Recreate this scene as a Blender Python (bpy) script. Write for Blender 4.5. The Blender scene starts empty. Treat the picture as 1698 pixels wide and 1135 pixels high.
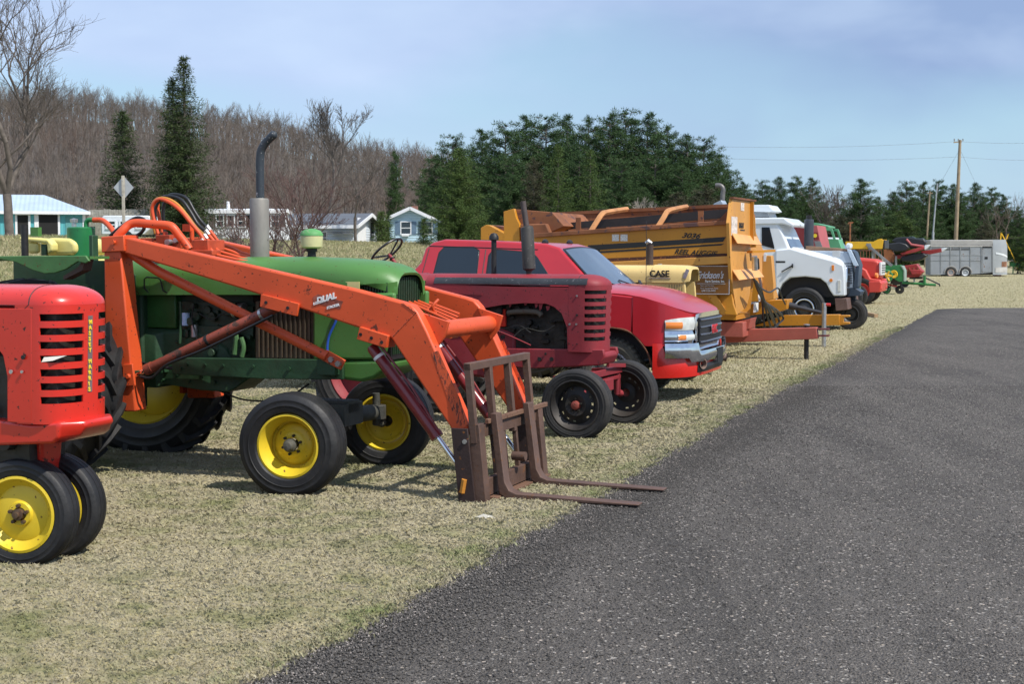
import bpy, math, random
import numpy as np
from mathutils import Vector, Matrix
R = math.radians
rnd = random.Random(7)
scene = bpy.context.scene
COL = scene.collection
# ---------------------------------------------------------------- camera model
FPX, CX, CY = 2358.0, 849.0, 567.5
CAMH, HOR = 1.85, 420.0
PITCH = math.atan((CY-HOR)/FPX)
def ray(px, py):
    a, b = (px-CX)/FPX, (CY-py)/FPX
    c, s = math.cos(PITCH), math.sin(PITCH)
    return Vector((a, c+b*s, -s+b*c))
def ground(px, py, z=0.0):
    d = ray(px, py); t = (z-CAMH)/d.z
    return Vector((d.x*t, d.y*t, z))
def at(px, py, Y):
    d = ray(px, py); t = Y/d.y
    return Vector((d.x*t, Y, CAMH+d.z*t))
class Frame:
    """vehicle frame: x = heading, y = away from the camera, z = up; the ground point seen at (px,py) is local (x0,y0,0)"""
    def __init__(s, px, py, th, y0=0.0, x0=0.0):
        g = ground(px, py); s.th = R(th)
        s.u = Vector((math.cos(s.th), -math.sin(s.th), 0)); s.v = Vector((math.sin(s.th), math.cos(s.th), 0))
        s.o = g - s.u*x0 - s.v*y0
    def q(s, px, py, y):
        """(x,z) where the sight line of a pixel meets the vertical plane local-y = y"""
        d = ray(px, py); c = Vector((0, 0, CAMH)) - s.o
        t = (y - c.dot(s.v))/d.dot(s.v); p = c + d*t
        return (p.dot(s.u), p.z)
    def qx(s, px, py, x):
        """(y,z) on the plane local-x = x"""
        d = ray(px, py); c = Vector((0, 0, CAMH)) - s.o
        t = (x - c.dot(s.u))/d.dot(s.u); p = c + d*t
        return (p.dot(s.v), p.z)
    def px(s, x, y, z):
        p = s.o+s.u*x+s.v*y; dx, dy, dz = p.x, p.y, z-CAMH; c, n = math.cos(PITCH), math.sin(PITCH)
        f = dy*c-dz*n; u = dy*n+dz*c
        return (CX+FPX*dx/f, CY-FPX*u/f)
    def poly(s, pts, y): return [s.q(a, b, y) for a, b in pts]
# ---------------------------------------------------------------- materials
MATS = {}
def nodes(name):
    m = bpy.data.materials.new(name); m.use_nodes = True
    nt = m.node_tree; b = nt.nodes['Principled BSDF']
    return m, nt, b
def N(nt, t, **k):
    n = nt.nodes.new(t)
    for a, v in k.items(): setattr(n, a, v)
    return n
def mixc(nt, fac, a, b, blend='MIX'):
    n = N(nt, 'ShaderNodeMix', data_type='RGBA', blend_type=blend)
    for i, v in ((0, fac), (6, a), (7, b)):
        if isinstance(v, bpy.types.NodeSocket): nt.links.new(v, n.inputs[i])
        elif i == 0: n.inputs[0].default_value = v
        else: n.inputs[i].default_value = (v[0], v[1], v[2], 1)
    return n.outputs[2]
def noise(nt, co, scale, detail=4, rough=.55, dist=0):
    n = N(nt, 'ShaderNodeTexNoise'); n.inputs['Scale'].default_value = scale
    n.inputs['Detail'].default_value = detail; n.inputs['Roughness'].default_value = rough
    n.inputs['Distortion'].default_value = dist
    nt.links.new(co, n.inputs['Vector']); return n.outputs['Fac']
def ramp(nt, fac, a, b, va=0., vb=1.):
    n = N(nt, 'ShaderNodeMapRange'); n.inputs[1].default_value = a; n.inputs[2].default_value = b
    n.inputs[3].default_value = va; n.inputs[4].default_value = vb
    nt.links.new(fac, n.inputs[0]); return n.outputs[0]
def coords(nt, sc=None, kind='Object'):
    t = N(nt, 'ShaderNodeTexCoord').outputs[kind]
    if sc:
        mp = N(nt, 'ShaderNodeMapping'); mp.inputs['Scale'].default_value = sc
        nt.links.new(t, mp.inputs[0]); t = mp.outputs[0]
    return t
def mat(name, col, rough=.5, metal=0., var=.18, vs=2.5, rust=0., rcol=(.09, .035, .018), rs=9., bump=.15, bs=40.,
        coat=0., dirt=0., dcol=(.16, .13, .09), spec=.5, streak=None):
    if name in MATS: return MATS[name]
    m, nt, b = nodes(name); L = nt.links.new
    co = coords(nt, streak)
    n1 = noise(nt, co, vs, 5)
    lo = tuple(c*(1-var) for c in col); hi = tuple(min(1, c*(1+var)) for c in col)
    c = mixc(nt, ramp(nt, n1, .3, .7), lo, hi)
    rsock = None
    if dirt:
        n3 = noise(nt, co, 1.7, 7, .7)
        c = mixc(nt, ramp(nt, n3, .62-.3*dirt, .85, 0, min(1, dirt*1.6)), c, dcol)
    if rust:
        n2 = noise(nt, co, rs, 8, .65, .4)
        f = ramp(nt, n2, .70-.25*rust, .74-.25*rust)
        n4 = noise(nt, co, rs*4.5, 3, .55, .2); f4 = ramp(nt, n4, .69-.14*rust, .72-.14*rust)
        mx = N(nt, 'ShaderNodeMath', operation='MAXIMUM'); L(f, mx.inputs[0]); L(f4, mx.inputs[1]); f = mx.outputs[0]
        c = mixc(nt, f, c, rcol)
        rr = N(nt, 'ShaderNodeMath', operation='MULTIPLY_ADD'); L(f, rr.inputs[0]); rr.inputs[1].default_value = .85-rough; rr.inputs[2].default_value = rough
        rsock = rr.outputs[0]
    L(c, b.inputs['Base Color'])
    if rsock: L(rsock, b.inputs['Roughness'])
    else: L(ramp(nt, n1, .2, .8, rough*.8, min(1, rough*1.2)), b.inputs['Roughness'])
    b.inputs['Metallic'].default_value = metal
    b.inputs['Specular IOR Level'].default_value = spec
    if coat: b.inputs['Coat Weight'].default_value = coat; b.inputs['Coat Roughness'].default_value = .12
    if bump:
        bp = N(nt, 'ShaderNodeBump'); bp.inputs['Strength'].default_value = bump; bp.inputs['Distance'].default_value = .01
        L(noise(nt, co, bs, 3), bp.inputs['Height']); L(bp.outputs[0], b.inputs['Normal'])
    MATS[name] = m; return m
# ---------------------------------------------------------------- mesh builder
class MB:
    def __init__(s): s.v = []; s.f = []
    def add(s, vs, fs, M=None):
        k = len(s.v)
        s.v += [tuple(M @ Vector(p)) if M else tuple(p) for p in vs]
        s.f += [tuple(i+k for i in f) for f in fs]; return s
    def box(s, x0, x1, y0, y1, z0, z1, M=None):
        v = [(x, y, z) for x in (x0, x1) for y in (y0, y1) for z in (z0, z1)]
        return s.add(v, [(0, 1, 3, 2), (4, 6, 7, 5), (0, 4, 5, 1), (2, 3, 7, 6), (0, 2, 6, 4), (1, 5, 7, 3)], M)
    def beam(s, p, q, w, h, up=(0, 0, 1), w2=None, h2=None):
        p, q = Vector(p), Vector(q); d = (q-p).normalized(); up = Vector(up)
        a = d.cross(up)
        if a.length < 1e-4: a = d.cross(Vector((1, 0, 0)))
        a.normalize(); b = a.cross(d); w2 = w if w2 is None else w2; h2 = h if h2 is None else h2
        v = [c + a*(i*ww/2) + b*(j*hh/2) for c, ww, hh in ((p, w, h), (q, w2, h2)) for i, j in ((-1, -1), (1, -1), (1, 1), (-1, 1))]
        return s.add(v, [(3, 2, 1, 0), (4, 5, 6, 7), (0, 1, 5, 4), (1, 2, 6, 5), (2, 3, 7, 6), (3, 0, 4, 7)])
    def tube(s, pts, r, n=10, caps=True, closed=False):
        P = [Vector(p) for p in pts]; m = len(P); rr = r if isinstance(r, (list, tuple)) else [r]*m
        up = None; rings = []
        for i in range(m):
            if closed: t = P[(i+1) % m]-P[i-1]
            else: t = (P[min(i+1, m-1)]-P[max(i-1, 0)])
            t.normalize()
            if up is None: up = t.orthogonal().normalized()
            else:
                up = up - t*up.dot(t)
                up = up.normalized() if up.length > 1e-5 else t.orthogonal().normalized()
            b = t.cross(up)
            rings.append([P[i] + (up*math.cos(2*math.pi*k/n) + b*math.sin(2*math.pi*k/n))*rr[i] for k in range(n)])
        v = [p for r_ in rings for p in r_]; f = []
        for i in range(m if closed else m-1):
            j = (i+1) % m
            for k in range(n): f.append((i*n+k, i*n+(k+1) % n, j*n+(k+1) % n, j*n+k))
        if caps and not closed: f += [tuple(range(n-1, -1, -1)), tuple(range((m-1)*n, m*n))]
        return s.add(v, f)
    def lathe(s, prof, M=None, n=48, skip=None, a0=0., a1=2*math.pi):
        """prof = [(a, r)] along local y; M places it"""
        full = abs(a1-a0-2*math.pi) < 1e-6; cnt = n if full else n+1
        v = []; f = []
        for a, r in prof:
            for k in range(cnt):
                t = a0+(a1-a0)*k/n; v.append((r*math.cos(t), a, r*math.sin(t)))
        for i in range(len(prof)-1):
            for k in range(n):
                if skip and skip(i, k): continue
                k2 = (k+1) % cnt
                f.append((i*cnt+k, i*cnt+k2, (i+1)*cnt+k2, (i+1)*cnt+k))
        return s.add(v, f, M)
    def cyl(s, p, q, r, n=16, r2=None): return s.tube([p, q], [r, r if r2 is None else r2], n)
    def prism(s, poly, y0, y1, M=None, y0b=None):
        """poly = [(x,z)] in the side plane, from y0 to y1"""
        n = len(poly); v = [(x, y0, z) for x, z in poly] + [(x, y1, z) for x, z in poly]
        f = [tuple(range(n)), tuple(range(2*n-1, n-1, -1))] + [((i+1) % n, i, n+i, n+(i+1) % n) for i in range(n)]
        return s.add(v, f, M)
    def grid(s, rows, closed=False):
        n = len(rows[0]); v = [p for r_ in rows for p in r_]; f = []
        for i in range(len(rows)-1):
            for k in range(n if closed else n-1):
                k2 = (k+1) % n; f.append((i*n+k, i*n+k2, (i+1)*n+k2, (i+1)*n+k))
        return s.add(v, f)
    def loft(s, rings, caps=True):
        s.grid(rings, closed=True); n = len(rings[0]); k = len(s.v)-len(rings)*n; m = len(rings)
        if caps: s.f += [tuple(k+i for i in range(n-1, -1, -1)), tuple(k+(m-1)*n+i for i in range(n))]
        return s
    def build(s, name, m, parent=None, bevel=0, seg=2, smooth=40, solid=0, loc=None, rot=0, **tags):
        me = bpy.data.meshes.new(name); me.from_pydata(s.v, [], s.f)
        import bmesh
        bm = bmesh.new(); bm.from_mesh(me)
        bmesh.ops.recalc_face_normals(bm, faces=bm.faces); bm.to_mesh(me); bm.free()
        me.materials.append(m)
        if smooth:
            me.shade_smooth(); me.set_sharp_from_angle(angle=R(smooth))
        o = bpy.data.objects.new(name, me); COL.objects.link(o)
        if parent: o.parent = parent
        if loc is not None: o.location = loc
        o.rotation_euler.z = rot
        if solid:
            d = o.modifiers.new('solid', 'SOLIDIFY'); d.thickness = abs(solid); d.offset = 0
            d = o.modifiers.new('edges', 'EDGE_SPLIT'); d.split_angle = R(42)
        if bevel:
            d = o.modifiers.new('bevel', 'BEVEL'); d.width = bevel; d.segments = seg; d.limit_method = 'ANGLE'; d.angle_limit = R(35)
            d.harden_normals = False
        for k, val in tags.items(): o[k] = val
        return o
def fast_mesh(name, verts, faces, m, smooth=False):
    """verts (n,3), faces (k,c) arrays"""
    me = bpy.data.meshes.new(name); verts = np.asarray(verts, np.float32); faces = np.asarray(faces, np.int32)
    k, c = faces.shape
    me.vertices.add(len(verts)); me.vertices.foreach_set('co', verts.ravel())
    me.loops.add(k*c); me.loops.foreach_set('vertex_index', faces.ravel())
    me.polygons.add(k); me.polygons.foreach_set('loop_start', np.arange(0, k*c, c, dtype=np.int32))
    me.update(calc_edges=True); me.validate()
    if smooth: me.shade_smooth()
    if m: me.materials.append(m)
    return me
def link(name, me, parent=None, loc=None, **tags):
    o = bpy.data.objects.new(name, me); COL.objects.link(o)
    if parent: o.parent = parent
    if loc is not None: o.location = loc
    for k, v in tags.items(): o[k] = v
    return o
def thing(name, label, cat, loc=(0, 0, 0), rz=0., group=None):
    o = bpy.data.objects.new(name, None); COL.objects.link(o); o.location = loc; o.rotation_euler.z = rz
    o['label'] = label; o['category'] = cat
    if group: o['group'] = group
    o.empty_display_size = .3
    return o
def tag(o, label, cat, group=None):
    o['label'] = label; o['category'] = cat
    if group: o['group'] = group
    return o
def copy_tree(o, parent=None):
    kids = [c for c in COL.objects if c.parent == o]
    c = o.copy(); COL.objects.link(c)
    if parent: c.parent = parent
    for k in kids: copy_tree(k, c)
    return c
def vthing(name, label, cat, F, group=None): return thing(name, label, cat, F.o, -F.th, group)
def text(body, size, M, m, name, parent, shear=0., bold=0., ext=.002, space=1., sx=1., align='LEFT'):
    cu = bpy.data.curves.new(name, 'FONT'); cu.body = body; cu.size = size; cu.shear = shear; cu.offset = bold
    cu.extrude = ext; cu.space_character = space; cu.align_x = align; cu.resolution_u = 3
    t = bpy.data.objects.new('tmp_text', cu); COL.objects.link(t)
    dg = bpy.context.evaluated_depsgraph_get(); dg.update()
    me = bpy.data.meshes.new_from_object(t.evaluated_get(dg)); me.name = name
    COL.objects.unlink(t); bpy.data.objects.remove(t); bpy.data.curves.remove(cu)
    me.transform(M @ Matrix.Diagonal((sx, 1, 1, 1))); me.materials.clear(); me.materials.append(m)
    return link(name, me, parent)
def side_M(x, y, z, rot=0.):
    """text standing in the side plane facing the camera side (-y); reads along +x"""
    return Matrix.Translation((x, y, z)) @ Matrix.Rotation(-rot, 4, 'Y') @ Matrix.Rotation(R(90), 4, 'X')
def arc(cx, cz, r, a0, a1, n):
    return [(cx+r*math.cos(R(a0+(a1-a0)*i/n)), cz+r*math.sin(R(a0+(a1-a0)*i/n))) for i in range(n+1)]
def curve(pts, n=8):
    """Catmull-Rom through points (any dimension)"""
    P = [np.array(p, float) for p in pts]; P = [2*P[0]-P[1]] + P + [2*P[-1]-P[-2]]; out = []
    for i in range(1, len(P)-2):
        for k in range(n):
            t = k/n; a, b, c, d = P[i-1:i+3]
            out.append(tuple(.5*((2*b)+(-a+c)*t+(2*a-5*b+4*c-d)*t*t+(-a+3*b-3*c+d)*t**3)))
    out.append(tuple(P[-2])); return out
# ================================================================ world, sun, camera
SUN = Vector((.74, -.55, 0)).normalized(); ELEV = R(50)
w = bpy.data.worlds.new('World'); scene.world = w; w.use_nodes = True
nt = w.node_tree; L = nt.links.new; bg = nt.nodes['Background']
sky = N(nt, 'ShaderNodeTexSky', sky_type='NISHITA'); sky.sun_disc = False; sky.sun_elevation = ELEV
sky.sun_rotation = math.atan2(SUN.x, SUN.y); sky.air_density = 1.1; sky.dust_density = .3; sky.ozone_density = 3.
tc = N(nt, 'ShaderNodeTexCoord').outputs['Generated']
mp = N(nt, 'ShaderNodeMapping'); mp.inputs['Scale'].default_value = (1., 1., 2.3); mp.inputs['Location'].default_value = (.35, .1, .12); mp.inputs['Rotation'].default_value = (0, R(-14), 0); L(tc, mp.inputs[0])
cl = noise(nt, mp.outputs[0], 2.9, 4, .45, .15)
cl2 = noise(nt, mp.outputs[0], 7., 4, .5, .2)
sp = N(nt, 'ShaderNodeSeparateXYZ'); L(tc, sp.inputs[0])
hgt = ramp(nt, sp.outputs[2], .035, .17)
ad = N(nt, 'ShaderNodeMath', operation='MULTIPLY_ADD'); L(hgt, ad.inputs[0]); ad.inputs[1].default_value = .42; L(cl, ad.inputs[2])
ad2 = N(nt, 'ShaderNodeMath', operation='MULTIPLY_ADD'); L(cl2, ad2.inputs[0]); ad2.inputs[1].default_value = .18; L(ad.outputs[0], ad2.inputs[2])
cf = ramp(nt, ad2.outputs[0], .66, .93, 0, .92)
tint = mixc(nt, ramp(nt, sp.outputs[2], -.02, .16, .82, 0.), mixc(nt, 1., sky.outputs[0], (.98, 1.03, 1.02), 'MULTIPLY'), (2.5, 4.3, 7.3))
ccol = mixc(nt, ramp(nt, cl2, .35, .68, -.12, .28), mixc(nt, ramp(nt, sp.outputs[0], -.12, .22), (4.2, 5.3, 7.5), (2.45, 3.4, 5.5)), (6.0, 7.2, 8.9))
L(mixc(nt, cf, tint, ccol), bg.inputs['Color']); bg.inputs['Strength'].default_value = .13
sl = bpy.data.lights.new('sun', 'SUN'); sl.energy = 5.0; sl.angle = R(.55); sl.color = (1, .955, .88)
so = bpy.data.objects.new('sun', sl); COL.objects.link(so)
sd = Vector((SUN.x*math.cos(ELEV), SUN.y*math.cos(ELEV), math.sin(ELEV)))
so.rotation_euler = sd.to_track_quat('Z', 'Y').to_euler()
cam = bpy.data.cameras.new('camera'); co_ = bpy.data.objects.new('camera', cam); COL.objects.link(co_)
cam.sensor_width = 36; cam.lens = FPX/1698*36; cam.clip_end = 3000; cam.clip_start = .1
co_.location = (0, 0, CAMH); co_.rotation_euler = (R(90)-PITCH, 0, 0); scene.camera = co_
cam.dof.use_dof = True; cam.dof.focus_distance = 13.; cam.dof.aperture_fstop = 9.
vs_ = scene.view_settings; vs_.view_transform = 'Standard'; vs_.look = 'None'; vs_.gamma = 1; vs_.exposure = 0
# ================================================================ ground
TR = math.tan(R(20.5)); CR = math.cos(R(20.5)); EDGE_C = -3.5; ROAD_END = 47.4
def edge_d(x, y): return (TR*y+EDGE_C-x)*CR
def sstep(a, b, t):
    t = np.clip((t-a)/(b-a), 0, 1); return t*t*(3-2*t)
def gz(x, y):
    x = np.asarray(x, float); y = np.asarray(y, float)
    d = edge_d(x, y)
    z = 2.6*sstep(11, 46, d)
    z = z + .06*np.sin(x*.37+1)*np.sin(y*.31)*sstep(4, 14, d)
    z = z + .9*sstep(95, 150, y)*(1-sstep(11, 46, d))
    return z
def gzf(x, y): return float(gz(x, y))
def edge_wob(y): return .15*(1-sstep(8, 19, y))+.018*np.sin(y*1.9)+.02*np.sin(y*4.7+1)+.022*np.sin(y*11.3+2)+.016*np.sin(y*23.+.4)
def axis_pts(a, b, n, p=1.8): return [a+(b-a)*(i/n)**p for i in range(n+1)]
# lawn sheet to the horizon
ys = [-6, -3, 0] + axis_pts(2, 170, 120, 1.7) + [200, 260, 340, 460, 700, 1100, 1800, 2500]
xs = [-2400, -1200, -600, -350, -220, -160] + list(np.linspace(-120, 90, 150)) + [110, 140, 180, 260, 420, 800, 1500, 2400]
X, Y = np.meshgrid(xs, ys)
Z = gz(X, Y)
V = np.stack([X, Y, Z], -1).reshape(-1, 3); nx, ny = len(xs), len(ys)
idx = np.arange(nx*ny).reshape(ny, nx)
Fq = np.stack([idx[:-1, :-1], idx[:-1, 1:], idx[1:, 1:], idx[1:, :-1]], -1).reshape(-1, 4)
m, nt, b = nodes('lawn_soil'); L = nt.links.new
co = coords(nt); n1 = noise(nt, co, 55, 6, .7); n2 = noise(nt, co, .5, 5, .6); n3 = noise(nt, co, 5., 5, .65)
c = mixc(nt, ramp(nt, n1, .3, .7), (.26, .225, .13), (.50, .44, .275))
c = mixc(nt, ramp(nt, n3, .5, .75, 0, .35), c, (.18, .19, .07))
c = mixc(nt, ramp(nt, n2, .4, .68, 0, .3), c, (.22, .23, .10))
L(c, b.inputs['Base Color']); b.inputs['Roughness'].default_value = .95; b.inputs['Specular IOR Level'].default_value = .1
bp = N(nt, 'ShaderNodeBump'); bp.inputs['Strength'].default_value = .8; bp.inputs['Distance'].default_value = .03; L(n1, bp.inputs['Height']); L(bp.outputs[0], b.inputs['Normal'])
link('ground', fast_mesh('ground', V, Fq, m, True), kind='structure')
# asphalt drive
yy = list(np.arange(-4, ROAD_END, .12)) + [ROAD_END]
rows = []
for y in yy:
    xe = TR*y+EDGE_C+float(edge_wob(y)); tap = min(1, (ROAD_END-y)/.9); xe += (1-tap)**2*1.2
    rows.append([(xe+k, y+(0 if y < ROAD_END-.1 else .12*math.sin(k*.8)), z_) for k, z_ in ((.0, .0), (.10, .018), (.6, .022), (2, .024), (6, .026), (14, .026), (40, .026))])
mb = MB().grid(rows)
m, nt, b = nodes('worn_asphalt'); L = nt.links.new
co = coords(nt)
vo = N(nt, 'ShaderNodeTexVoronoi'); vo.inputs['Scale'].default_value = 75; L(co, vo.inputs[0])
vo2 = N(nt, 'ShaderNodeTexVoronoi'); vo2.inputs['Scale'].default_value = 34; L(co, vo2.inputs[0])
sp = N(nt, 'ShaderNodeSeparateColor'); L(vo.outputs['Color'], sp.inputs[0])
sp2 = N(nt, 'ShaderNodeSeparateColor'); L(vo2.outputs['Color'], sp2.inputs[0])
n2 = noise(nt, co, .45, 5, .6); n4 = noise(nt, co, 7, 5, .65)
c = mixc(nt, sp.outputs[0], (.020, .0175, .0145), (.20, .178, .152)); c = mixc(nt, ramp(nt, vo.outputs['Distance'], .38, .62, 0, .8), c, (.010, .009, .008)); c = mixc(nt, ramp(nt, noise(nt, co, 160, 2, .5), .45, .6, 0, .5), c, (.02, .018, .016))
c = mixc(nt, ramp(nt, n2, .32, .68, 0, .45), c, (.14, .123, .106))
c = mixc(nt, ramp(nt, n4, .35, .7, 0, .35), c, (.045,.041,.04))
st = ramp(nt, sp.outputs[1], .965, .975); c = mixc(nt, st, c, (.42, .38, .33))
near = ramp(nt, vo2.outputs['Distance'], .36, .30); pk = ramp(nt, sp2.outputs[1], .972, .976)
mu = N(nt, 'ShaderNodeMath', operation='MULTIPLY'); L(near, mu.inputs[0]); L(pk, mu.inputs[1])
c = mixc(nt, mu.outputs[0], c, (.5, .42, .34))
t_ = N(nt, 'ShaderNodeMapping'); t_.inputs['Rotation'].default_value = (0, 0, R(20.5)); t_.inputs['Scale'].default_value = (1.1, .10, 1); L(co, t_.inputs[0])
n5 = noise(nt, t_.outputs[0], 1.4, 5, .6, .3); c = mixc(nt, ramp(nt, n5, .42, .62, 0, .28), c, (.165, .147, .128)); c = mixc(nt, ramp(nt, n5, .42, .30, 0, .45), c, (.035, .032, .029))
e1 = N(nt, 'ShaderNodeVectorMath', operation='DOT_PRODUCT'); L(co, e1.inputs[0]); e1.inputs[1].default_value = (CR, -TR*CR, 0)
c = mixc(nt, ramp(nt, e1.outputs['Value'], -3.1, -2.3, .6, 0), c, (.032, .029, .027)); dc = ramp(nt, noise(nt, co, 260, 2, .5), .60, .64); c = mixc(nt, dc, c, (.30, .27, .235))
L(c, b.inputs['Base Color']); b.inputs['Roughness'].default_value = .85; b.inputs['Specular IOR Level'].default_value = .25
bp = N(nt, 'ShaderNodeBump'); bp.inputs['Strength'].default_value = 1.; bp.inputs['Distance'].default_value = .012
L(vo.outputs['Distance'], bp.inputs['Height'])
bp2 = N(nt, 'ShaderNodeBump'); bp2.inputs['Strength'].default_value = .7; bp2.inputs['Distance'].default_value = .02; L(n4, bp2.inputs['Height']); L(bp.outputs[0], bp2.inputs['Normal']); L(bp2.outputs[0], b.inputs['Normal'])
mb.build('road', m, kind='structure', smooth=60)
# loose stones on and beside the asphalt (uncountable)
g = np.random.default_rng(3)
def scatter_solid(n, xf, size, name, m, base):
    bv = np.array([(1, 0, 0), (-1, 0, 0), (0, 1, 0), (0, -1, 0), (0, 0, .7), (0, 0, -.7)], float)
    bf = np.array([(0, 2, 4), (2, 1, 4), (1, 3, 4), (3, 0, 4), (2, 0, 5), (1, 2, 5), (3, 1, 5), (0, 3, 5)])
    p = xf(n); s = size(n)[:, None, None]
    v = bv[None]*s*(1+.35*g.standard_normal((n, 6, 1))*.6); a = g.uniform(0, 6.28, n)
    ca, sa = np.cos(a)[:, None], np.sin(a)[:, None]
    vx = v[..., 0]*ca-v[..., 1]*sa; vy = v[..., 0]*sa+v[..., 1]*ca
    v = np.stack([vx, vy, v[..., 2]], -1)+p[:, None]
    f = bf[None]+(np.arange(n)*6)[:, None, None]
    return link(name, fast_mesh(name, v.reshape(-1, 3), f.reshape(-1, 3), m), kind='stuff')
def road_pts(n):
    y = 4.5+26*g.uniform(0, 1, n)**1.5; e = TR*y+EDGE_C+edge_wob(y)
    k = g.uniform(0, 1, n); off = np.where(k < .30, g.normal(.06, .13, n), g.uniform(0, 9, n))
    return np.stack([e+off, y, np.full(n, .026)], -1)
scatter_solid(38000, road_pts, lambda n: .003+.0055*g.uniform(0, 1, n)**3, 'loose_stones', mat('stone_chips', (.30, .26, .23), .8, var=.6, vs=60, bump=0), 0)
def grit_pts(n):
    y = 4.5+15*g.uniform(0, 1, n)**1.3; e = TR*y+EDGE_C+edge_wob(y)
    off = np.where(g.uniform(0, 1, n) < .42, np.abs(g.normal(0, .35, n))-.05, g.uniform(0, 7, n)); return np.stack([e+off, y, np.full(n, .026)], -1)
scatter_solid(110000, grit_pts, lambda n: .003+.006*g.uniform(0, 1, n)**1.6, 'loose_grit', mat('dark_grit', (.085, .077, .069), .9, var=.85, vs=55, bump=0), 0)
# lawn blades
def blades(name, n, sampler, hl, wd, m, lean=.9):
    p = sampler(n); n = len(p); a = g.uniform(0, 6.28, n); h = hl(p, n); w_ = wd(p, n)
    ln = g.uniform(.25, 1., n)*lean; b = a+g.uniform(.8, 2.3, n)
    dx, dy = np.cos(a)*w_, np.sin(a)*w_
    tx, ty = np.cos(b)*h*ln, np.sin(b)*h*ln
    z = p[:, 2]
    v = np.stack([np.stack([p[:, 0]-dx, p[:, 1]-dy, z-.004], -1), np.stack([p[:, 0]+dx, p[:, 1]+dy, z-.004], -1),
                  np.stack([p[:, 0]+tx*.45+dx*.7, p[:, 1]+ty*.45+dy*.7, z+h*.62], -1),
                  np.stack([p[:, 0]+tx, p[:, 1]+ty, z+h*(1-.35*ln)], -1)], 1)
    f = np.array([(0, 1, 2), (0, 2, 3)])[None]+(np.arange(n)*4)[:, None, None]
    return link(name, fast_mesh(name, v.reshape(-1, 3), f.reshape(-1, 3), m), kind='stuff')
def grass_mat(name, dry1, dry2, green, gfac, gs=6.):
    m, nt, b = nodes(name); L = nt.links.new
    co = coords(nt); n1 = noise(nt, co, 130, 2, .6); n2 = noise(nt, co, .55, 5, .65); n3 = noise(nt, co, gs, 4, .6)
    c = mixc(nt, ramp(nt, n1, .32, .68), dry1, dry2)
    n6 = noise(nt, co, 47, 2, .6); c = mixc(nt, ramp(nt, n6, .52, .66, 0, .6), c, (.36, .32, .26)); c = mixc(nt, ramp(nt, n6, .46, .34, 0, .5), c, (.52, .44, .20))
    a = N(nt, 'ShaderNodeMath', operation='ADD'); L(n2, a.inputs[0]); L(n3, a.inputs[1])
    a2 = N(nt, 'ShaderNodeMath', operation='MULTIPLY_ADD'); L(n1, a2.inputs[0]); a2.inputs[1].default_value = .5; L(a.outputs[0], a2.inputs[2])
    c = mixc(nt, ramp(nt, a2.outputs[0], 1.3-gfac, 1.62-gfac, 0, .85), c, green)
    L(c, b.inputs['Base Color']); b.inputs['Roughness'].default_value = .7; b.inputs['Specular IOR Level'].default_value = .25
    return m
GM = grass_mat('dry_lawn_blades', (.29, .25, .155), (.62, .555, .375), (.23, .245, .10), .10, 3.5)
def lawn_pts(y0, y1, p):
    def f(n):
        y = y0+(y1-y0)*g.uniform(0, 1, n)**p
        lo = -.375*y-.4; hi = np.minimum(.375*y+.4, np.where(y > ROAD_END+.05, 1e3, TR*y+EDGE_C+edge_wob(y)+.02))
        x = lo+(hi-lo)*g.uniform(0, 1, n)
        k = (hi > lo)
        x, y = x[k], y[k]; return np.stack([x, y, gz(x, y)], -1)
    return f
blades('short_lawn_grass', 1150000, lawn_pts(5.6, 19, 1.15), lambda p, n: (.018+.040*g.uniform(0, 1, n)**2)*(1+.015*p[:, 1]), lambda p, n: (.0004+.00007*p[:, 1])*g.uniform(.6, 1.4, n), GM, 1.4)
blades('short_lawn_grass', 400000, lawn_pts(18, 115, 2.), lambda p, n: .018+.028*g.uniform(0, 1, n)**1.5, lambda p, n: .0016+.00016*p[:, 1]*g.uniform(.6, 1.3, n), GM, 1.1)
# creeping fringe on the asphalt edge
def fringe(n):
    y = 5+30*g.uniform(0, 1, n)**1.3; x = TR*y+EDGE_C+edge_wob(y)+g.normal(-.06, .06, n)
    return np.stack([x, y, np.full(n, .015)], -1)
blades('short_lawn_grass', 60000, fringe, lambda p, n: .02+.03*g.uniform(0, 1, n), lambda p, n: .0014+.00016*p[:, 1], grass_mat('fringe_blades', (.22, .19, .11), (.60, .54, .38), (.19, .23, .08), .16))
def bank(n):
    y = 26+105*g.uniform(0, 1, n)**1.2; x = -.37*y+(.75*y)*g.uniform(0, 1, n)
    d = edge_d(x, y); k = d > 11.5+2.5*g.uniform(0, 1, n); x, y = x[k], y[k]; return np.stack([x, y, gz(x, y)], -1)
blades('tall_dry_grass', 380000, bank, lambda p, n: .08+.20*g.uniform(0, 1, n)**2, lambda p, n: .004+.00010*p[:, 1], grass_mat('bank_blades', (.24, .20, .11), (.54, .47, .29), (.17, .20, .08), .22, .9), .7)
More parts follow.
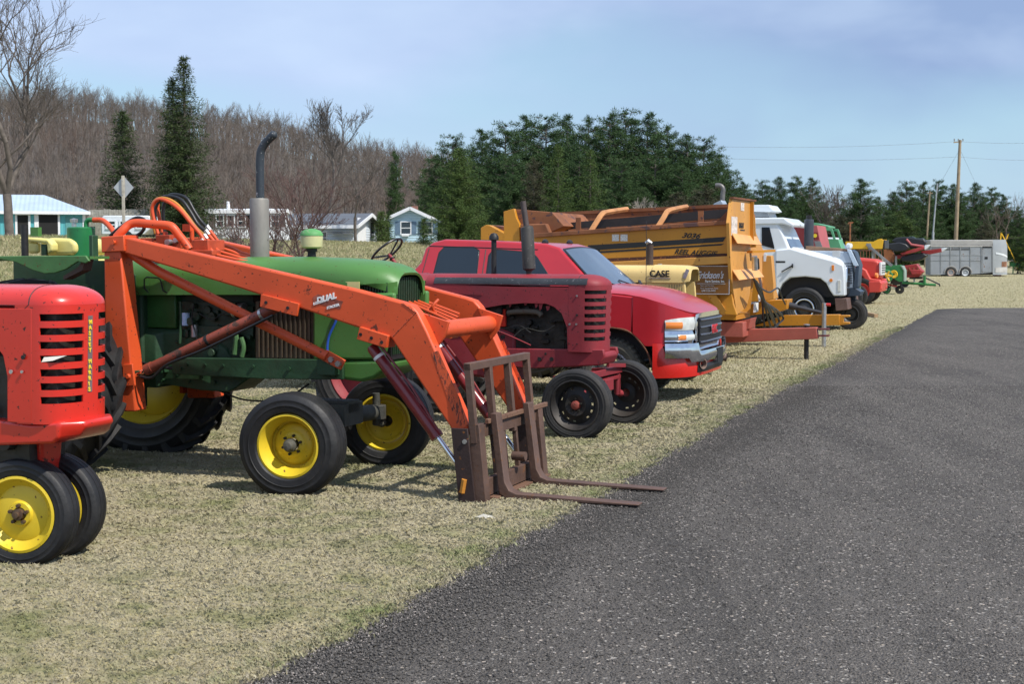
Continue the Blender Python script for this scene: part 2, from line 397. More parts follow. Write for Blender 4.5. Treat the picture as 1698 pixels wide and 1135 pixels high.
# ================================================================ wooded hill, trees, houses
CREST = [(-200, 208), (0, 211), (150, 210), (250, 232), (350, 242), (450, 252), (550, 280), (600, 297), (700, 308), (800, 332), (900, 350), (1100, 368), (1400, 376), (1700, 376), (2200, 378)]
def crest_z(x, y, Yc=390.):
    px = CX+FPX*x/np.maximum(y, 1)
    cy = np.interp(px, [c[0] for c in CREST], [c[1] for c in CREST])
    return CAMH+(HOR-cy)*Yc/FPX
def hill_z(x, y):
    base = gz(x, y); t = sstep(175, 390, y); zc = crest_z(x, y)
    return base*(1-t)+zc*t + .8*np.sin(x*.11)*np.sin(y*.07)*t - sstep(395, 620, y)*zc*.5
hx = np.linspace(-260, 330, 90); hy = np.linspace(165, 640, 60)
X, Y = np.meshgrid(hx, hy); Z = hill_z(X, Y); Z[0] -= 1.; Z[:, 0] -= 30; Z[:, -1] -= 30
idx = np.arange(X.size).reshape(X.shape)
Fq = np.stack([idx[:-1, :-1], idx[:-1, 1:], idx[1:, 1:], idx[1:, :-1]], -1).reshape(-1, 4)
link('hillside', fast_mesh('hillside', np.stack([X, Y, Z], -1).reshape(-1, 3), Fq, mat('leaf_litter', (.09, .074, .060), .95, var=.4, vs=.08, bump=0), True), kind='structure')

class Twig:
    """collects tapered 3-5 sided branches as arrays"""
    def __init__(s): s.v = []; s.f = []
    def seg(s, p, q, r0, r1, n=3):
        d = (q-p); 
        if d.length < 1e-5: return
        d.normalize(); a = d.orthogonal().normalized(); b = d.cross(a); k = len(s.v)
        for c, r_ in ((p, r0), (q, r1)):
            for i in range(n):
                t = 6.2832*i/n; s.v.append(c+(a*math.cos(t)+b*math.sin(t))*r_)
        for i in range(n):
            j = (i+1) % n; s.f.append((k+i, k+j, k+n+j)); s.f.append((k+i, k+n+j, k+n+i))
    def mesh(s, name, m): return fast_mesh(name, [tuple(p) for p in s.v], s.f, m)
def grow(T, rg, p, d, ln, r, lvl, maxl, up=.25, spread=.6, wig=.16, minr=.004, kids=(2, 3), segs=3, shrink=.72):
    q = p; steps = segs if lvl < maxl else 2
    for i in range(steps):
        nd = (d+Vector((rg.gauss(0, wig), rg.gauss(0, wig), rg.gauss(0, wig)+up*.12))).normalized()
        q2 = q+nd*ln/steps; r2 = r*(1-.42*(1 if lvl == maxl else .6)/steps)
        T.seg(q, q2, r, r2, 6 if r > .08 else (4 if r > .03 else 3)); q, d, r = q2, nd, r2
        if lvl < maxl and i < steps-1 and rg.random() < .75:
            side = Vector((rg.gauss(0, 1), rg.gauss(0, 1), rg.gauss(.15, .5))); side = (side-d*side.dot(d)).normalized()
            grow(T, rg, q, (d*(1-spread*.5)+side*spread*1.1+Vector((0, 0, up*.3))).normalized(), ln*shrink*rg.uniform(.6, .95), max(minr, r*.5), lvl+1, maxl, up, spread, wig, minr, kids, segs, shrink)
    if lvl < maxl:
        for _ in range(rg.randint(*kids)):
            side = Vector((rg.gauss(0, 1), rg.gauss(0, 1), rg.gauss(0, .4))); side = (side-d*side.dot(d)).normalized()
            grow(T, rg, q, (d+side*spread*rg.uniform(.5, 1.1)+Vector((0, 0, up*.25))).normalized(), ln*shrink*rg.uniform(.8, 1.1), max(minr, r*.68), lvl+1, maxl, up, spread, wig, minr, kids, segs, shrink)
BARK = mat('grey_bark', (.125, .105, .09), .9, var=.4, vs=3, bump=.5, bs=14)
TWIGM = mat('twig_brown', (.155, .115, .10), .9, var=.35, vs=.9, bump=0)
REDTW = mat('reddish_twigs', (.13, .075, .065), .85, var=.3, vs=1.2, bump=0)
def bare_tree(name, label, loc, h, seed, maxl=5, trunk=.0, up=.4, spread=.55, leaders=1, bark=BARK, group=None, minr=.006, cat='bare tree', shrink=.72, first=.3, lean=0, wig=.16):
    rg = random.Random(seed); T = Twig(); C = Twig()
    r = trunk or h*.018; root = thing(name, label, cat, loc, 0, group)
    p = Vector((0, 0, -.3)); d = Vector((lean, 0, 1)).normalized()
    for i in range(4):
        q = p+d*(h*first+.3)/4; T.seg(p, q, r*(1.35 if i == 0 else 1), r*.97, 10); p = q; r *= .97; d = (d+Vector((rg.gauss(0, .05), rg.gauss(0, .05), .1))).normalized()
    for k in range(leaders):
        dd = (Vector((math.cos(k*2.4+seed)*.35, math.sin(k*2.4+seed)*.35, 0))*(1 if leaders > 1 else 0)+d).normalized()
        grow(C, rg, p, dd, h*(1-first)*.33, r*(.75 if leaders > 1 else .9), 0, maxl, up, spread, wig, minr, (2, 3), 3, shrink)
    link('trunk', T.mesh('trunk', bark), root); link('crown', C.mesh('crown', bark if minr > .02 else bark), root)
    return root
# ---- bare woods on the hill: one mass nobody could count
protos = []
for k in range(7):
    T = Twig(); rg = random.Random(100+k); h = rg.uniform(11, 14)
    T.seg(Vector((0, 0, -1)), Vector((0, 0, h*.35)), .17, .13, 3)
    grow(T, rg, Vector((0, 0, h*.3)), Vector((0, 0, 1)), h*.26, .1, 0, 3, .5, .5, .15, .022, (2, 3), 3, .74)
    protos.append((np.array([tuple(p) for p in T.v]), np.array(T.f)))
hv, hf, off = [], [], 0
def hill_mass(n, fx, seed, smin=.5, smax=.85):
    global off
    gg = np.random.default_rng(seed)
    for i in range(n):
        x, y = fx(gg); v, f = protos[gg.integers(7)]; a = gg.uniform(0, 6.28); s = gg.uniform(smin, smax)
        z = float(hill_z(np.array(x), np.array(y))); ca, sa = math.cos(a)*s, math.sin(a)*s
        hv.append(np.stack([v[:, 0]*ca-v[:, 1]*sa+x, v[:, 0]*sa+v[:, 1]*ca+y, v[:, 2]*s*gg.uniform(.85, 1.15)+z-.3], -1)); hf.append(f+off); off += len(v)
def fh(gg):
    y = 172+235*gg.uniform()**.75; px = gg.uniform(-90, 900); return (px-CX)/FPX*y, y
def fr(gg):
    y = 150+130*gg.uniform(); px = gg.uniform(1180, 1850); return (px-CX)/FPX*y, y
hill_mass(3600, fh, 5); hill_mass(700, fr, 6, .38, .62)
m, nt, b = nodes('bare_wood_mass'); L = nt.links.new
co = coords(nt); n1 = noise(nt, co, .035, 4, .6); n2 = noise(nt, co, .35, 3, .6)
c = mixc(nt, ramp(nt, n2, .3, .7), (.10, .082, .066), (.25, .215, .185)); c = mixc(nt, ramp(nt, n1, .50, .68, 0, .5), c, (.17, .11, .085))
c = mixc(nt, ramp(nt, n1, .40, .30, 0, .4), c, (.22, .20, .15))
L(c, b.inputs['Base Color']); b.inputs['Roughness'].default_value = .95; b.inputs['Specular IOR Level'].default_value = .1
link('bare_woods', fast_mesh('bare_woods', np.concatenate(hv), np.concatenate(hf), m), kind='stuff')
del hv, hf
# ---- conifers
def needles(arr, rg, c, R_, n, ln, wd, updir=.3):
    """a clump: n thin triangles pointing outward from around c"""
    d = rg.standard_normal((n, 3)); d[:, 2] = d[:, 2]*.7+updir; d /= np.linalg.norm(d, axis=1)[:, None]
    o = c+d*R_*rg.uniform(.1, .8, (n, 1)); t = rg.standard_normal((n, 3)); t -= d*(t*d).sum(1)[:, None]; t /= np.linalg.norm(t, axis=1)[:, None]
    l_ = ln*rg.uniform(.6, 1.2, (n, 1)); arr.append(np.stack([o-t*wd, o+t*wd, o+d*l_+t*wd*.3], 1))
def conif_mat(name, a, b_, c_):
    m, nt, b = nodes(name); L = nt.links.new; co = coords(nt); n1 = noise(nt, co, 1.1, 5, .6); n2 = noise(nt, co, 9., 2, .6)
    c = mixc(nt, ramp(nt, n2, .3, .7), a, b_); c = mixc(nt, ramp(nt, n1, .5, .72, 0, .6), c, c_)
    L(c, b.inputs['Base Color']); b.inputs['Roughness'].default_value = .75; b.inputs['Specular IOR Level'].default_value = .3
    return m
SPR = conif_mat('spruce_needles', (.014, .028, .010), (.055, .085, .022), (.10, .11, .03))
PIN = conif_mat('pine_needles', (.016, .038, .013), (.062, .118, .034), (.095, .155, .045))
CED = conif_mat('cedar_needles', (.026, .055, .012), (.085, .135, .028), (.12, .15, .035))
OLV = conif_mat('olive_needles', (.030, .034, .018), (.085, .085, .042), (.10, .075, .04))
def tri_mesh(name, arr, m):
    v = np.concatenate(arr); n = len(v); return fast_mesh(name, v.reshape(-1, 3), np.arange(n*3).reshape(-1, 3), m)
def spruce_mesh(seed, h, wid, tops=1, dens=1., m=SPR, droop=.25, pw=.85, base=.04):
    rg = np.random.default_rng(seed); arr = []; T = Twig()
    for tp in range(tops):
        hh = h*(1 if tp == 0 else .885); ox = 0 if tp == 0 else -wid*.27
        T.seg(Vector((ox*.3, 0, -.4)), Vector((ox, 0, hh*.97)), h*.018, .03, 8)
        z = hh*base
        while z < hh*.985:
            f = 1-z/hh; rad = wid*(f**pw)*rg.uniform(.82, 1.1)
            if tp == 1: rad *= .8
            nb = int((5+9*f)*dens); a0 = rg.uniform(0, 6.28)
            for k in range(nb):
                a = a0+6.283*k/nb+rg.normal(0, .25); ln = rad*rg.uniform(.68, 1.12)+.12
                zz = z+rg.normal(0, .12); n_s = max(2, int(ln/.42))
                for i in range(n_s):
                    t = (i+.7)/n_s; rr = ln*t; zo = zz-droop*ln*t+.28*ln*t*t
                    c = np.array([ox+rr*math.cos(a), rr*math.sin(a), zo])
                    needles(arr, rg, c, .30+.08*t, int(18*dens), .24, .030, -.05)
                if rg.uniform() < .5: T.seg(Vector((ox*z/hh, 0, zz)), Vector((ox+ln*.8*math.cos(a), ln*.8*math.sin(a), zz-droop*ln*.8+.2*ln)), .03, .012, 3)
            z += (.34+.20*f)*rg.uniform(.8, 1.2)/max(.7, dens)
        needles(arr, rg, np.array([ox, 0, hh*.975]), .12, 30, .28, .035, 1.5)
    return tri_mesh('crown', arr, m), T.mesh('trunk', BARK)
def pine_mesh(seed, h, wid, m=PIN, base=.10, dens=1.):
    rg = np.random.default_rng(seed); arr = []; T = Twig()
    T.seg(Vector((0, 0, -.4)), Vector((0, 0, h*.95)), h*.02, .05, 8); z = h*base
    while z < h*.99:
        f = 1-z/h; rad = wid*min(1., 1.55*f**.62)*(.7+.3*min(1, z/(h*.3)))
        for k in range(int(5+7*f)):
            a = rg.uniform(0, 6.283); ln = rad*rg.uniform(.5, 1.12); zz = z+rg.normal(0, .25)
            p = Vector((0, 0, zz-.15*ln)); q = Vector((ln*math.cos(a), ln*math.sin(a), zz+ln*.16)); T.seg(p, q, .06, .02, 3)
            for i in range(max(2, int(ln/.55))):
                t = 1-i*.55/max(ln, .6); 
                if t < .15: break
                c = np.array([q.x*t, q.y*t, p.z+(q.z-p.z)*t])+rg.normal(0, .16, 3)
                needles(arr, rg, c, .56, int(62*dens), .30, .036, .45)
        z += .62*rg.uniform(.8, 1.2)
    needles(arr, rg, np.array([0, 0, h*.98]), .3, 50, .4, .04, 1.2)
    return tri_mesh('crown', arr, m), T.mesh('trunk', BARK)
def conifer(name, label, meshes, loc, s=1., rz=0., group=None, cat='conifer', sx=1.):
    root = thing(name, label, cat, loc, rz, group); root.scale = (s*sx, s*sx, s)
    link('crown', meshes[0], root); link('trunk', meshes[1], root); return root
def px_loc(px, Y, sink=.1):
    x = (px-CX)/FPX*Y; return (x, Y, float(hill_z(np.array(x), np.array(float(Y))))-sink)
def h_for(py, Y, z0): return CAMH+(HOR-py)*Y/FPX/1.0-z0
def place_conifer(name, label, meshes, h0, px, Y, topy, group=None, rz=0, cat='conifer', sx=1.):
    l = px_loc(px, Y); s = h_for(topy, Y, l[2])/h0; return conifer(name, label, meshes, l, s, rz, group, cat, sx)
sA = spruce_mesh(1, 15, 3.1, 2, 1.1, pw=.74); sB = spruce_mesh(2, 10, 2.3, 1, 1.1, pw=.75)
place_conifer('spruce_tree', 'tall dark spruce with a double top, left of the muffler pipe', sA, 15, 310, 92, 98, sx=1.15)
place_conifer('spruce_tree', 'smaller pointed dark spruce directly behind the diamond sign', sB, 10, 208, 95, 186, sx=1.2)
pA = pine_mesh(3, 15, 4.3, base=.05); pB = pine_mesh(4, 15, 5.0, base=.05); pC = pine_mesh(5, 13, 3.2, OLV); pD = pine_mesh(8, 14, 3.0, CED, dens=.9)
cA = spruce_mesh(6, 11, 4.1, 1, 1.25, CED, droop=.12, pw=.62); cB = spruce_mesh(7, 12, 3.0, 1, 1., CED, pw=.7, droop=.1)
place_conifer('cedar_tree', 'broad yellow-green conifer beside the blue gabled house, in front of the pines', cA, 11, 762, 106, 246, sx=1.05)
place_conifer('pine_tree', 'thin lone pine among bare hillside trees above the grey garage', pine_mesh(12, 14, 1.7), 14, 655, 178, 252, cat='pine tree', sx=.8)
GP = 'dark pines in the tall grove behind the mixer wagon'
LP = 'dark green pine in the tall dense grove behind the orange mixer wagon'
for px, Y, ty, k in ((722, 150, 262, 0), (752, 142, 228, 1), (800, 150, 222, 0), (838, 138, 208, 1), (872, 150, 200, 0), (905, 142, 196, 1), (940, 152, 198, 0), (975, 146, 200, 1), (1010, 140, 196, 0), (1036, 150, 188, 1), (1072, 142, 196, 0), (1105, 148, 214, 1), (1138, 140, 230, 0), (1165, 146, 232, 1), (1190, 150, 262, 0), (850, 128, 262, 1), (1085, 128, 250, 1), (1130, 126, 276, 0), (960, 130, 258, 0), (1030, 126, 270, 1)):
    place_conifer('pine_tree', LP, (pA, pB)[k], 15, px, Y, ty, GP, rz=px*.7, cat='pine tree', sx=1.05)
place_conifer('pine_tree', 'lighter yellow-green conifer at the front of the grove, left of its middle', cB, 12, 925, 118, 240, cat='conifer', rz=1)
place_conifer('pine_tree', 'olive brown cedar between two green conifers in the grove', pC, 13, 885, 122, 268, cat='conifer', sx=.8)
place_conifer('pine_tree', 'yellow-green pointed conifer at the front centre of the grove', cB, 12, 978, 120, 248, cat='conifer', rz=3)
place_conifer('pine_tree', 'brownish green cedar at the right foot of the grove behind the curved exhaust', pC, 13, 1168, 112, 312, cat='conifer', sx=1.5)
place_conifer('pine_tree', 'low brown-green cedar just left of the curved exhaust pipe', pC, 13, 1120, 110, 322, cat='conifer', rz=2, sx=1.4)
GR = 'evergreens in the far tree line on the right'
LR = 'dark evergreen in the far tree line behind the parked red and green machines'
for px, Y, ty, k in ((1232, 150, 306, 0), (1262, 155, 302, 1), (1292, 150, 298, 0), (1320, 145, 296, 1), (1345, 150, 300, 0), (1500, 160, 304, 1), (1528, 150, 306, 0), (1552, 158, 302, 1), (1575, 150, 310, 0), (1612, 165, 308, 0), (1640, 168, 314, 1), (1215, 140, 320, 1), (1480, 150, 322, 0), (1660, 165, 326, 0), (1310, 128, 330, 0), (1590, 150, 322, 1), (1625, 155, 330, 0), (1540, 135, 335, 0), (1510, 140, 330, 1), (1455, 150, 330, 0), (1275, 132, 322, 0), (1245, 140, 328, 1), (1685, 160, 345, 1)):
    place_conifer('pine_tree', LR, (pA, pB)[k], 15, px, Y, ty, GR, rz=px*.5, cat='pine tree', sx=1.)
place_conifer('pine_tree', 'pointed light green pine standing right of the thin black sign post', pA, 15, 1425, 128, 302, cat='pine tree', rz=1, sx=1.25)
place_conifer('pine_tree', 'rounded bright green bushy pine behind the yellow trough', pD, 14, 1490, 118, 352, cat='pine tree', sx=1.9)
place_conifer('pine_tree', 'small olive pine just right of the leaning utility pole', pC, 13, 1632, 140, 372, cat='pine tree', sx=1.5)
place_conifer('pine_tree', 'low dark evergreen bush at the right edge beyond the livestock trailer', pD, 14, 1700, 112, 372, cat='bush', sx=1.5)
place_conifer('pine_tree', 'olive green cedar at the foot of the pointed light green pine', pC, 13, 1392, 125, 360, cat='pine tree', sx=1.6)
AV = spruce_mesh(9, 3.2, .75, 1, 1., CED, droop=-.4, pw=.42, base=.02)
for px, Y, ty, lb in ((632, 112, 356, 'left one of two small cone shrubs beside the blue house'), (643, 114, 362, 'right one of two small cone shrubs touching the blue house wall'), (703, 110, 366, 'small cone shrub before the right end of the blue house')):
    place_conifer('cone_shrub', lb, AV, 3.2, px, Y, ty, cat='shrub', sx=1.1)
# ---- single bare trees
l = px_loc(18, 72); bare_tree('bare_tree', 'huge leafless tree at the left edge in front of the teal barn', l, 14.5, 11, 5, .24, .5, .6, 4, minr=.009, first=.16, shrink=.75)
l = px_loc(546, 118); bare_tree('bare_tree', 'tall slim leafless tree rising above the grey garage', l, 12.5, 22, 5, .17, .5, .42, 2, minr=.014, first=.42, shrink=.72)
l = px_loc(452, 34, .1); bare_tree('bare_tree', 'young reddish leafless tree right behind the upright muffler', l, 3.6, 35, 4, .075, .55, .62, 3, REDTW, minr=.006, first=.12, cat='small tree', shrink=.76)
l = px_loc(505, 44, .1); bare_tree('bare_tree', 'spreading reddish leafless tree behind the yellow-green air cleaner', l, 5.2, 46, 4, .09, .5, .62, 3, REDTW, minr=.007, first=.15, cat='small tree')
l = px_loc(395, 40, .1); bare_tree('bare_tree', 'low grey leafless sapling between the big spruce and the muffler', l, 3.5, 57, 4, .05, .5, .6, 3, BARK, minr=.006, first=.12, cat='small tree')
l = px_loc(590, 105, .1); bare_tree('bare_tree', 'pale leafless tree between the grey garage and the blue house', l, 8, 68, 4, .12, .5, .55, 2, BARK, minr=.014, first=.25)
PALE = mat('pale_bark', (.34, .30, .26), .9, var=.3, vs=2, bump=0)
l = px_loc(1052, 105, .1); bare_tree('bare_tree', 'pale leafless tree standing in front of the dark pine grove', l, 5.8, 71, 4, .10, .5, .6, 3, PALE, minr=.013, first=.2)
l = px_loc(1100, 104, .1); bare_tree('bare_tree', 'low pale leafless bush below the right part of the pine grove', l, 3.4, 72, 4, .06, .3, .8, 3, PALE, minr=.012, first=.1, cat='bush')
for px, ty, sd_, lb in ((1368, 300, 81, 'leafless grey trees gap left of the pointed light green pine'), (1388, 306, 82, 'second leafless grey tree in the gap left of the light green pine')):
    l = px_loc(px, 140); bare_tree('bare_tree', lb.replace('trees gap', 'tree in the gap, the one farther'), l, h_for(ty, 140, l[2]), sd_, 4, .14, .5, .5, 2, BARK, minr=.02, first=.25)
# ---- buildings
def wallmat(name, col, stripes=None, sc=3.):
    m, nt, b = nodes(name); L = nt.links.new; co = coords(nt)
    n1 = noise(nt, co, .8, 5, .6); c = mixc(nt, ramp(nt, n1, .3, .7), tuple(v*.88 for v in col), tuple(min(1, v*1.08) for v in col))
    L(c, b.inputs['Base Color']); b.inputs['Roughness'].default_value = .6
    if stripes:
        wv = N(nt, 'ShaderNodeTexWave', wave_type='BANDS', bands_direction=stripes); wv.inputs['Scale'].default_value = sc; L(co, wv.inputs[0])
        bp = N(nt, 'ShaderNodeBump'); bp.inputs['Strength'].default_value = .7; bp.inputs['Distance'].default_value = .03; L(wv.outputs[0], bp.inputs['Height']); L(bp.outputs[0], b.inputs['Normal'])
    return m
TEAL = wallmat('teal_metal_siding', (.10, .42, .46), 'X', 1.6); WHT = mat('white_trim', (.78, .79, .80), .5, var=.05, bump=0)
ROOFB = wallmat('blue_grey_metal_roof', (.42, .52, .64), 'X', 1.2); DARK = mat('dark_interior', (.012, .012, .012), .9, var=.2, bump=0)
ROOFG = wallmat('grey_shingles', (.11, .12, .135), 'Z', 2.2); PBLUE = wallmat('pale_blue_siding', (.46, .64, .74), 'Z', 1.6); LGREY = wallmat('pale_siding', (.62, .69, .76), 'Z', 1.6)
GLASS = mat('dark_window_glass', (.02, .03, .035), .08, var=.3, vs=.7, bump=0, spec=.8)
def gable(name, label, px0, px1, Y, eave, ridge, depth, wm, rm, axis='x', rz=0, over=.35, cat='house', zoff=0., pxm=None, group=None):
    """building whose front-left corner is seen at px0; x to px1 across; ridge along local x or y"""
    x0 = (px0-CX)/FPX*Y; x1 = (px1-CX)/FPX*Y; W = x1-x0; z = gzf((x0+x1)/2, Y)-.4
    root = thing(name, label, cat, (x0, Y, z), R(rz), group); e = CAMH+(HOR-eave)*Y/FPX-z; r_ = CAMH+(HOR-ridge)*Y/FPX-z
    if axis == 'x':
        MB().loft([[(x, 0, 0), (x, 0, e), (x, depth/2, r_), (x, depth, e), (x, depth, 0)] for x in (0, W)]).build('wall', wm, root, smooth=0)
        k = (r_-e)/(depth/2); o = over
        MB().loft([[(x, -o, e-k*o+.03), (x, depth/2, r_+.03), (x, depth+o, e-k*o+.03), (x, depth+o, e-k*o+.2), (x, depth/2, r_+.2), (x, -o, e-k*o+.2)] for x in (-o, W+o)]).build('roof', rm, root, smooth=0)
        MB().box(-o, W+o, -o-.06, -o-.003, e-k*o-.05, e-k*o+.2).build('fascia', WHT, root, smooth=0)
        for x in (-o-.05, W+o+.003):
            mb = MB()
            for s_ in (0, 1):
                y0_, y1_ = (-o, depth/2) if s_ == 0 else (depth+o, depth/2)
                mb.beam((x+.025, y0_, e-k*o+.08), (x+.025, y1_, r_+.08), .05, .26, up=(0, 0, 1))
            mb.build('bargeboard', WHT, root, smooth=0)
    else:
        MB().loft([[(0, y, 0), (0, y, e), (W/2, y, r_), (W, y, e), (W, y, 0)] for y in (0, depth)]).build('wall', wm, root, smooth=0)
        k = (r_-e)/(W/2); o = over
        MB().loft([[(-o, y, e-k*o+.03), (W/2, y, r_+.03), (W+o, y, e-k*o+.03), (W+o, y, e-k*o+.2), (W/2, y, r_+.2), (-o, y, e-k*o+.2)] for y in (-o, depth+o)]).build('roof', rm, root, smooth=0)
        mb = MB(); mb.beam((-o, -o-.03, e-k*o+.1), (W/2, -o-.03, r_+.1), .06, .26); mb.beam((W+o, -o-.03, e-k*o+.1), (W/2, -o-.03, r_+.1), .06, .26); mb.build('bargeboard', WHT, root, smooth=0)
    return root, W, e, r_
def window(root, x, z, w_, h_, y=-.004, shut=None, name='window', fm=None, pane=None):
    mb = MB(); t = .08
    mb.box(x-t, x+w_+t, y-.05, y, z+h_, z+h_+t); mb.box(x-t, x+w_+t, y-.07, y, z-t, z); mb.box(x-t, x, y-.05, y, z, z+h_); mb.box(x+w_, x+w_+t, y-.05, y, z, z+h_); mb.box(x, x+w_, y-.035, y-.005, z+h_/2-.03, z+h_/2+.03)
    f = mb.build(name, fm or WHT, root, smooth=0); MB().box(x, x+w_, y-.02, y-.006, z, z+h_).build('pane', pane or GLASS, f, smooth=0)
    if shut:
        for sx in (x-t-.42, x+w_+t+.02): MB().box(sx, sx+.40, y-.04, y, z-.05, z+h_+.05).build('shutter', shut, root, smooth=0)
# teal pole barn: ridge runs into the picture (axis y), seen at the left edge
def Wp(Y): return Y/FPX
Y = 84; k = Wp(Y)
W = 7.9; rzb = R(17); xr_ = (152-CX)*k; z = gzf(xr_, Y)-.4; e = CAMH+(HOR-352)*k-z; r_ = CAMH+(HOR-320)*k-z
rt = thing('pole_barn', 'teal metal barn with pale blue roof and open dark doorway', 'barn', (xr_-(W+.3)*math.cos(rzb), Y-(W+.3)*math.sin(rzb), z), rzb)
lx = lambda a: W+.3-(152-a)*k*1.0
MB().box(0, W, 0, 9, 0, e).build('wall', TEAL, rt, smooth=0)
MB().add([(-.3, -.3, e+.003), (W+.3, -.3, e+.003), (W+.3, 9.3, e+.003), (-.3, 9.3, e+.003), (-.3, 4.5, r_), (lx(78), 4.5, r_)], [(0, 1, 5, 4), (1, 2, 5), (2, 3, 4, 5), (3, 0, 4), (3, 2, 1, 0)]).build('roof', ROOFB, rt, smooth=0)
MB().box(-.3, W+.32, -.36, -.303, e-.16, e+.02).build('fascia', WHT, rt, smooth=0)
for a, b_, t in ((38, 55, 358), (71, 101, 357)):
    xa = lx(a); xb = lx(b_); zt = CAMH+(HOR-t)*k-z
    mb = MB(); mb.box(xa-.12, xa, -.06, -.004, .1, zt); mb.box(xb, xb+.12, -.06, -.004, .1, zt); mb.box(xa-.12, xb+.12, -.06, -.004, zt+.002, zt+.14); f = mb.build('door', WHT, rt, smooth=0)
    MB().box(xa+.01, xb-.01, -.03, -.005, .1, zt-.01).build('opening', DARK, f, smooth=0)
MB().box(lx(113), lx(143), -.03, -.004, .1, CAMH+(HOR-360)*k-z).build('garage_door', mat('teal_door', (.10, .30, .30), .6, bump=0), rt, smooth=0)
MB().box(lx(66)-.06, lx(66)+.08, -.05, -.004, 0, e-.17).build('corner_trim', WHT, rt, smooth=0)
MB().box(W-.13, W+.03, -.05, -.004, 0, e-.17).build('corner_trim', WHT, rt, smooth=0)
# mobile home
Y = 100; k = Wp(Y)
rt, W, e, r_ = gable('mobile_home', 'long white flat-roofed mobile home behind the spruce and muffler', 345, 466, Y, 353, 350, 4.2, wallmat('white_siding', (.74, .77, .80), 'X', 2.2), WHT, over=.12, cat='mobile home')
BRN = mat('brown_shutter', (.10, .06, .055), .6, bump=0)
for a in (361, 379, 397, 421, 452): window(rt, (a-345)*k, CAMH+(HOR-376)*k-(gzf((405-CX)*k, Y)-.4), .45, .75, shut=BRN if a != 379 else None)
MB().cyl((1.2, 1.5, r_), (1.2, 1.5, r_+.7), .12, 10).build('vent_pipe', WHT, rt)
# grey garage / house with gable to the right
Y = 108; k = Wp(Y)
rt, W, e, r_ = gable('garage', 'low pale house with a dark shingle roof and white gable end', 462, 590, Y, 376, 357, 7.5, LGREY, ROOFG, 'x', rz=-9, over=.5)
for a, w_ in ((478, .8), (508, 1.7)): window(rt, (a-462)*k, e-1.25, w_, .8)
MB().box(4.2, 5.95, -1.2, -.3, e-.55, e-.42).build('awning', ROOFG, rt, smooth=0)
MB().cyl((1.5, -.5, .1), (1.5, -.5, e+1.5), .06, 8).build('mast', WHT, rt)
mb = MB(); mb.box(W+.004, W+.06, 1.2, 3.6, .2, 2.3); mb.build('garage_door', WHT, rt, smooth=0)
MB().box(W+.004, W+.05, 5.2, 6.1, .8, 2.0).build('window', GLASS, rt, smooth=0)
# blue house with gable to us
Y = 118; k = Wp(Y)
rt, W, e, r_ = gable('house', 'light blue gabled house with white trim and a brick chimney', 646, 716, Y, 364, 348, 9, PBLUE, ROOFB, 'y', over=.4)
GS = mat('slate_blue_shutter', (.12, .19, .27), .6, bump=0); zr = gzf((680-CX)*k, Y)-.4
window(rt, (666-646)*k, CAMH+(HOR-388)*k-zr, .75, .95, shut=GS); window(rt, (704-646)*k, CAMH+(HOR-388)*k-zr, .6, .95, shut=GS)
MB().box(W*.42, W*.42+.55, 5, 5.6, r_-.8, r_+.45).build('chimney', mat('brick', (.28, .13, .09), .9), rt, smooth=0)
MB().box((667-646)*k, (667-646)*k+.6, -.28, -.06, CAMH+(HOR-392)*k-zr, CAMH+(HOR-389)*k-zr).build('air_conditioner', WHT, rt, smooth=0)
# small white building far right
Y = 175; k = Wp(Y)
rt, W, e, r_ = gable('house', 'far white house with a dark roof at the right edge', 1668, 1730, Y, 401, 390, 8, wallmat('white_siding_far', (.7, .74, .78)), ROOFG, 'x'); window(rt, 1., e-1.3, .8, .8)
# wooden fence
Y = 92; k = Wp(Y)
rt = thing('wood_fence', 'weathered grey board fence behind the diamond sign', 'fence', ((150-CX)*k, Y, gzf((200-CX)*k, Y)-.3)); mb = MB(); rg = random.Random(4)
top = CAMH+(HOR-348)*k-(gzf((200-CX)*k, Y)-.3)
for i in range(44):
    mb.box(i*.16, i*.16+.145, 0, .025, 0, top+rg.uniform(-.03, .03))
mb.build('board_panel', mat('weathered_boards', (.36, .33, .27), .9, var=.35, vs=6), rt, smooth=0); mb = MB(); mb.box(0, 7.05, .028, .07, .4, .5); mb.box(0, 7.05, .028, .07, 1.5, 1.6); mb.build('rail', mat('weathered_boards', (.36, .33, .27)), rt, smooth=0)
# white camper beside the spruce
Y = 88; k = Wp(Y)
rt = thing('camper_trailer', 'low white camper trailer parked behind the diamond sign', 'camper', ((170-CX)*k, Y, gzf((210-CX)*k, Y))); W = 84*k; h0 = CAMH+(HOR-358)*k-gzf((210-CX)*k, Y)
CW = mat('camper_white', (.72, .75, .78), .35, var=.06, bump=0)
MB().prism([(0, .45), (W-.5, .45), (W, .9), (W, h0-.25), (W-.2, h0), (.15, h0), (0, h0-.2)], 0, 2.1).build('body', CW, rt, bevel=.05)
for a in (.35, 1.2, 2.2): window(rt, a, h0-.75, .5, .38)
MB().cyl((1.6, -.02, .33), (1.6, .16, .33), .33, 20).build('wheel', mat('far_rubber', (.03, .03, .03), .8), rt); MB().cyl((1.6, 1.94, .33), (1.6, 2.1, .33), .33, 20).build('wheel', MATS['far_rubber'], rt)
MB().beam((W, 1.05, .5), (W+.8, 1.05, .45), .1, .1).build('drawbar', MATS['far_rubber'], rt)
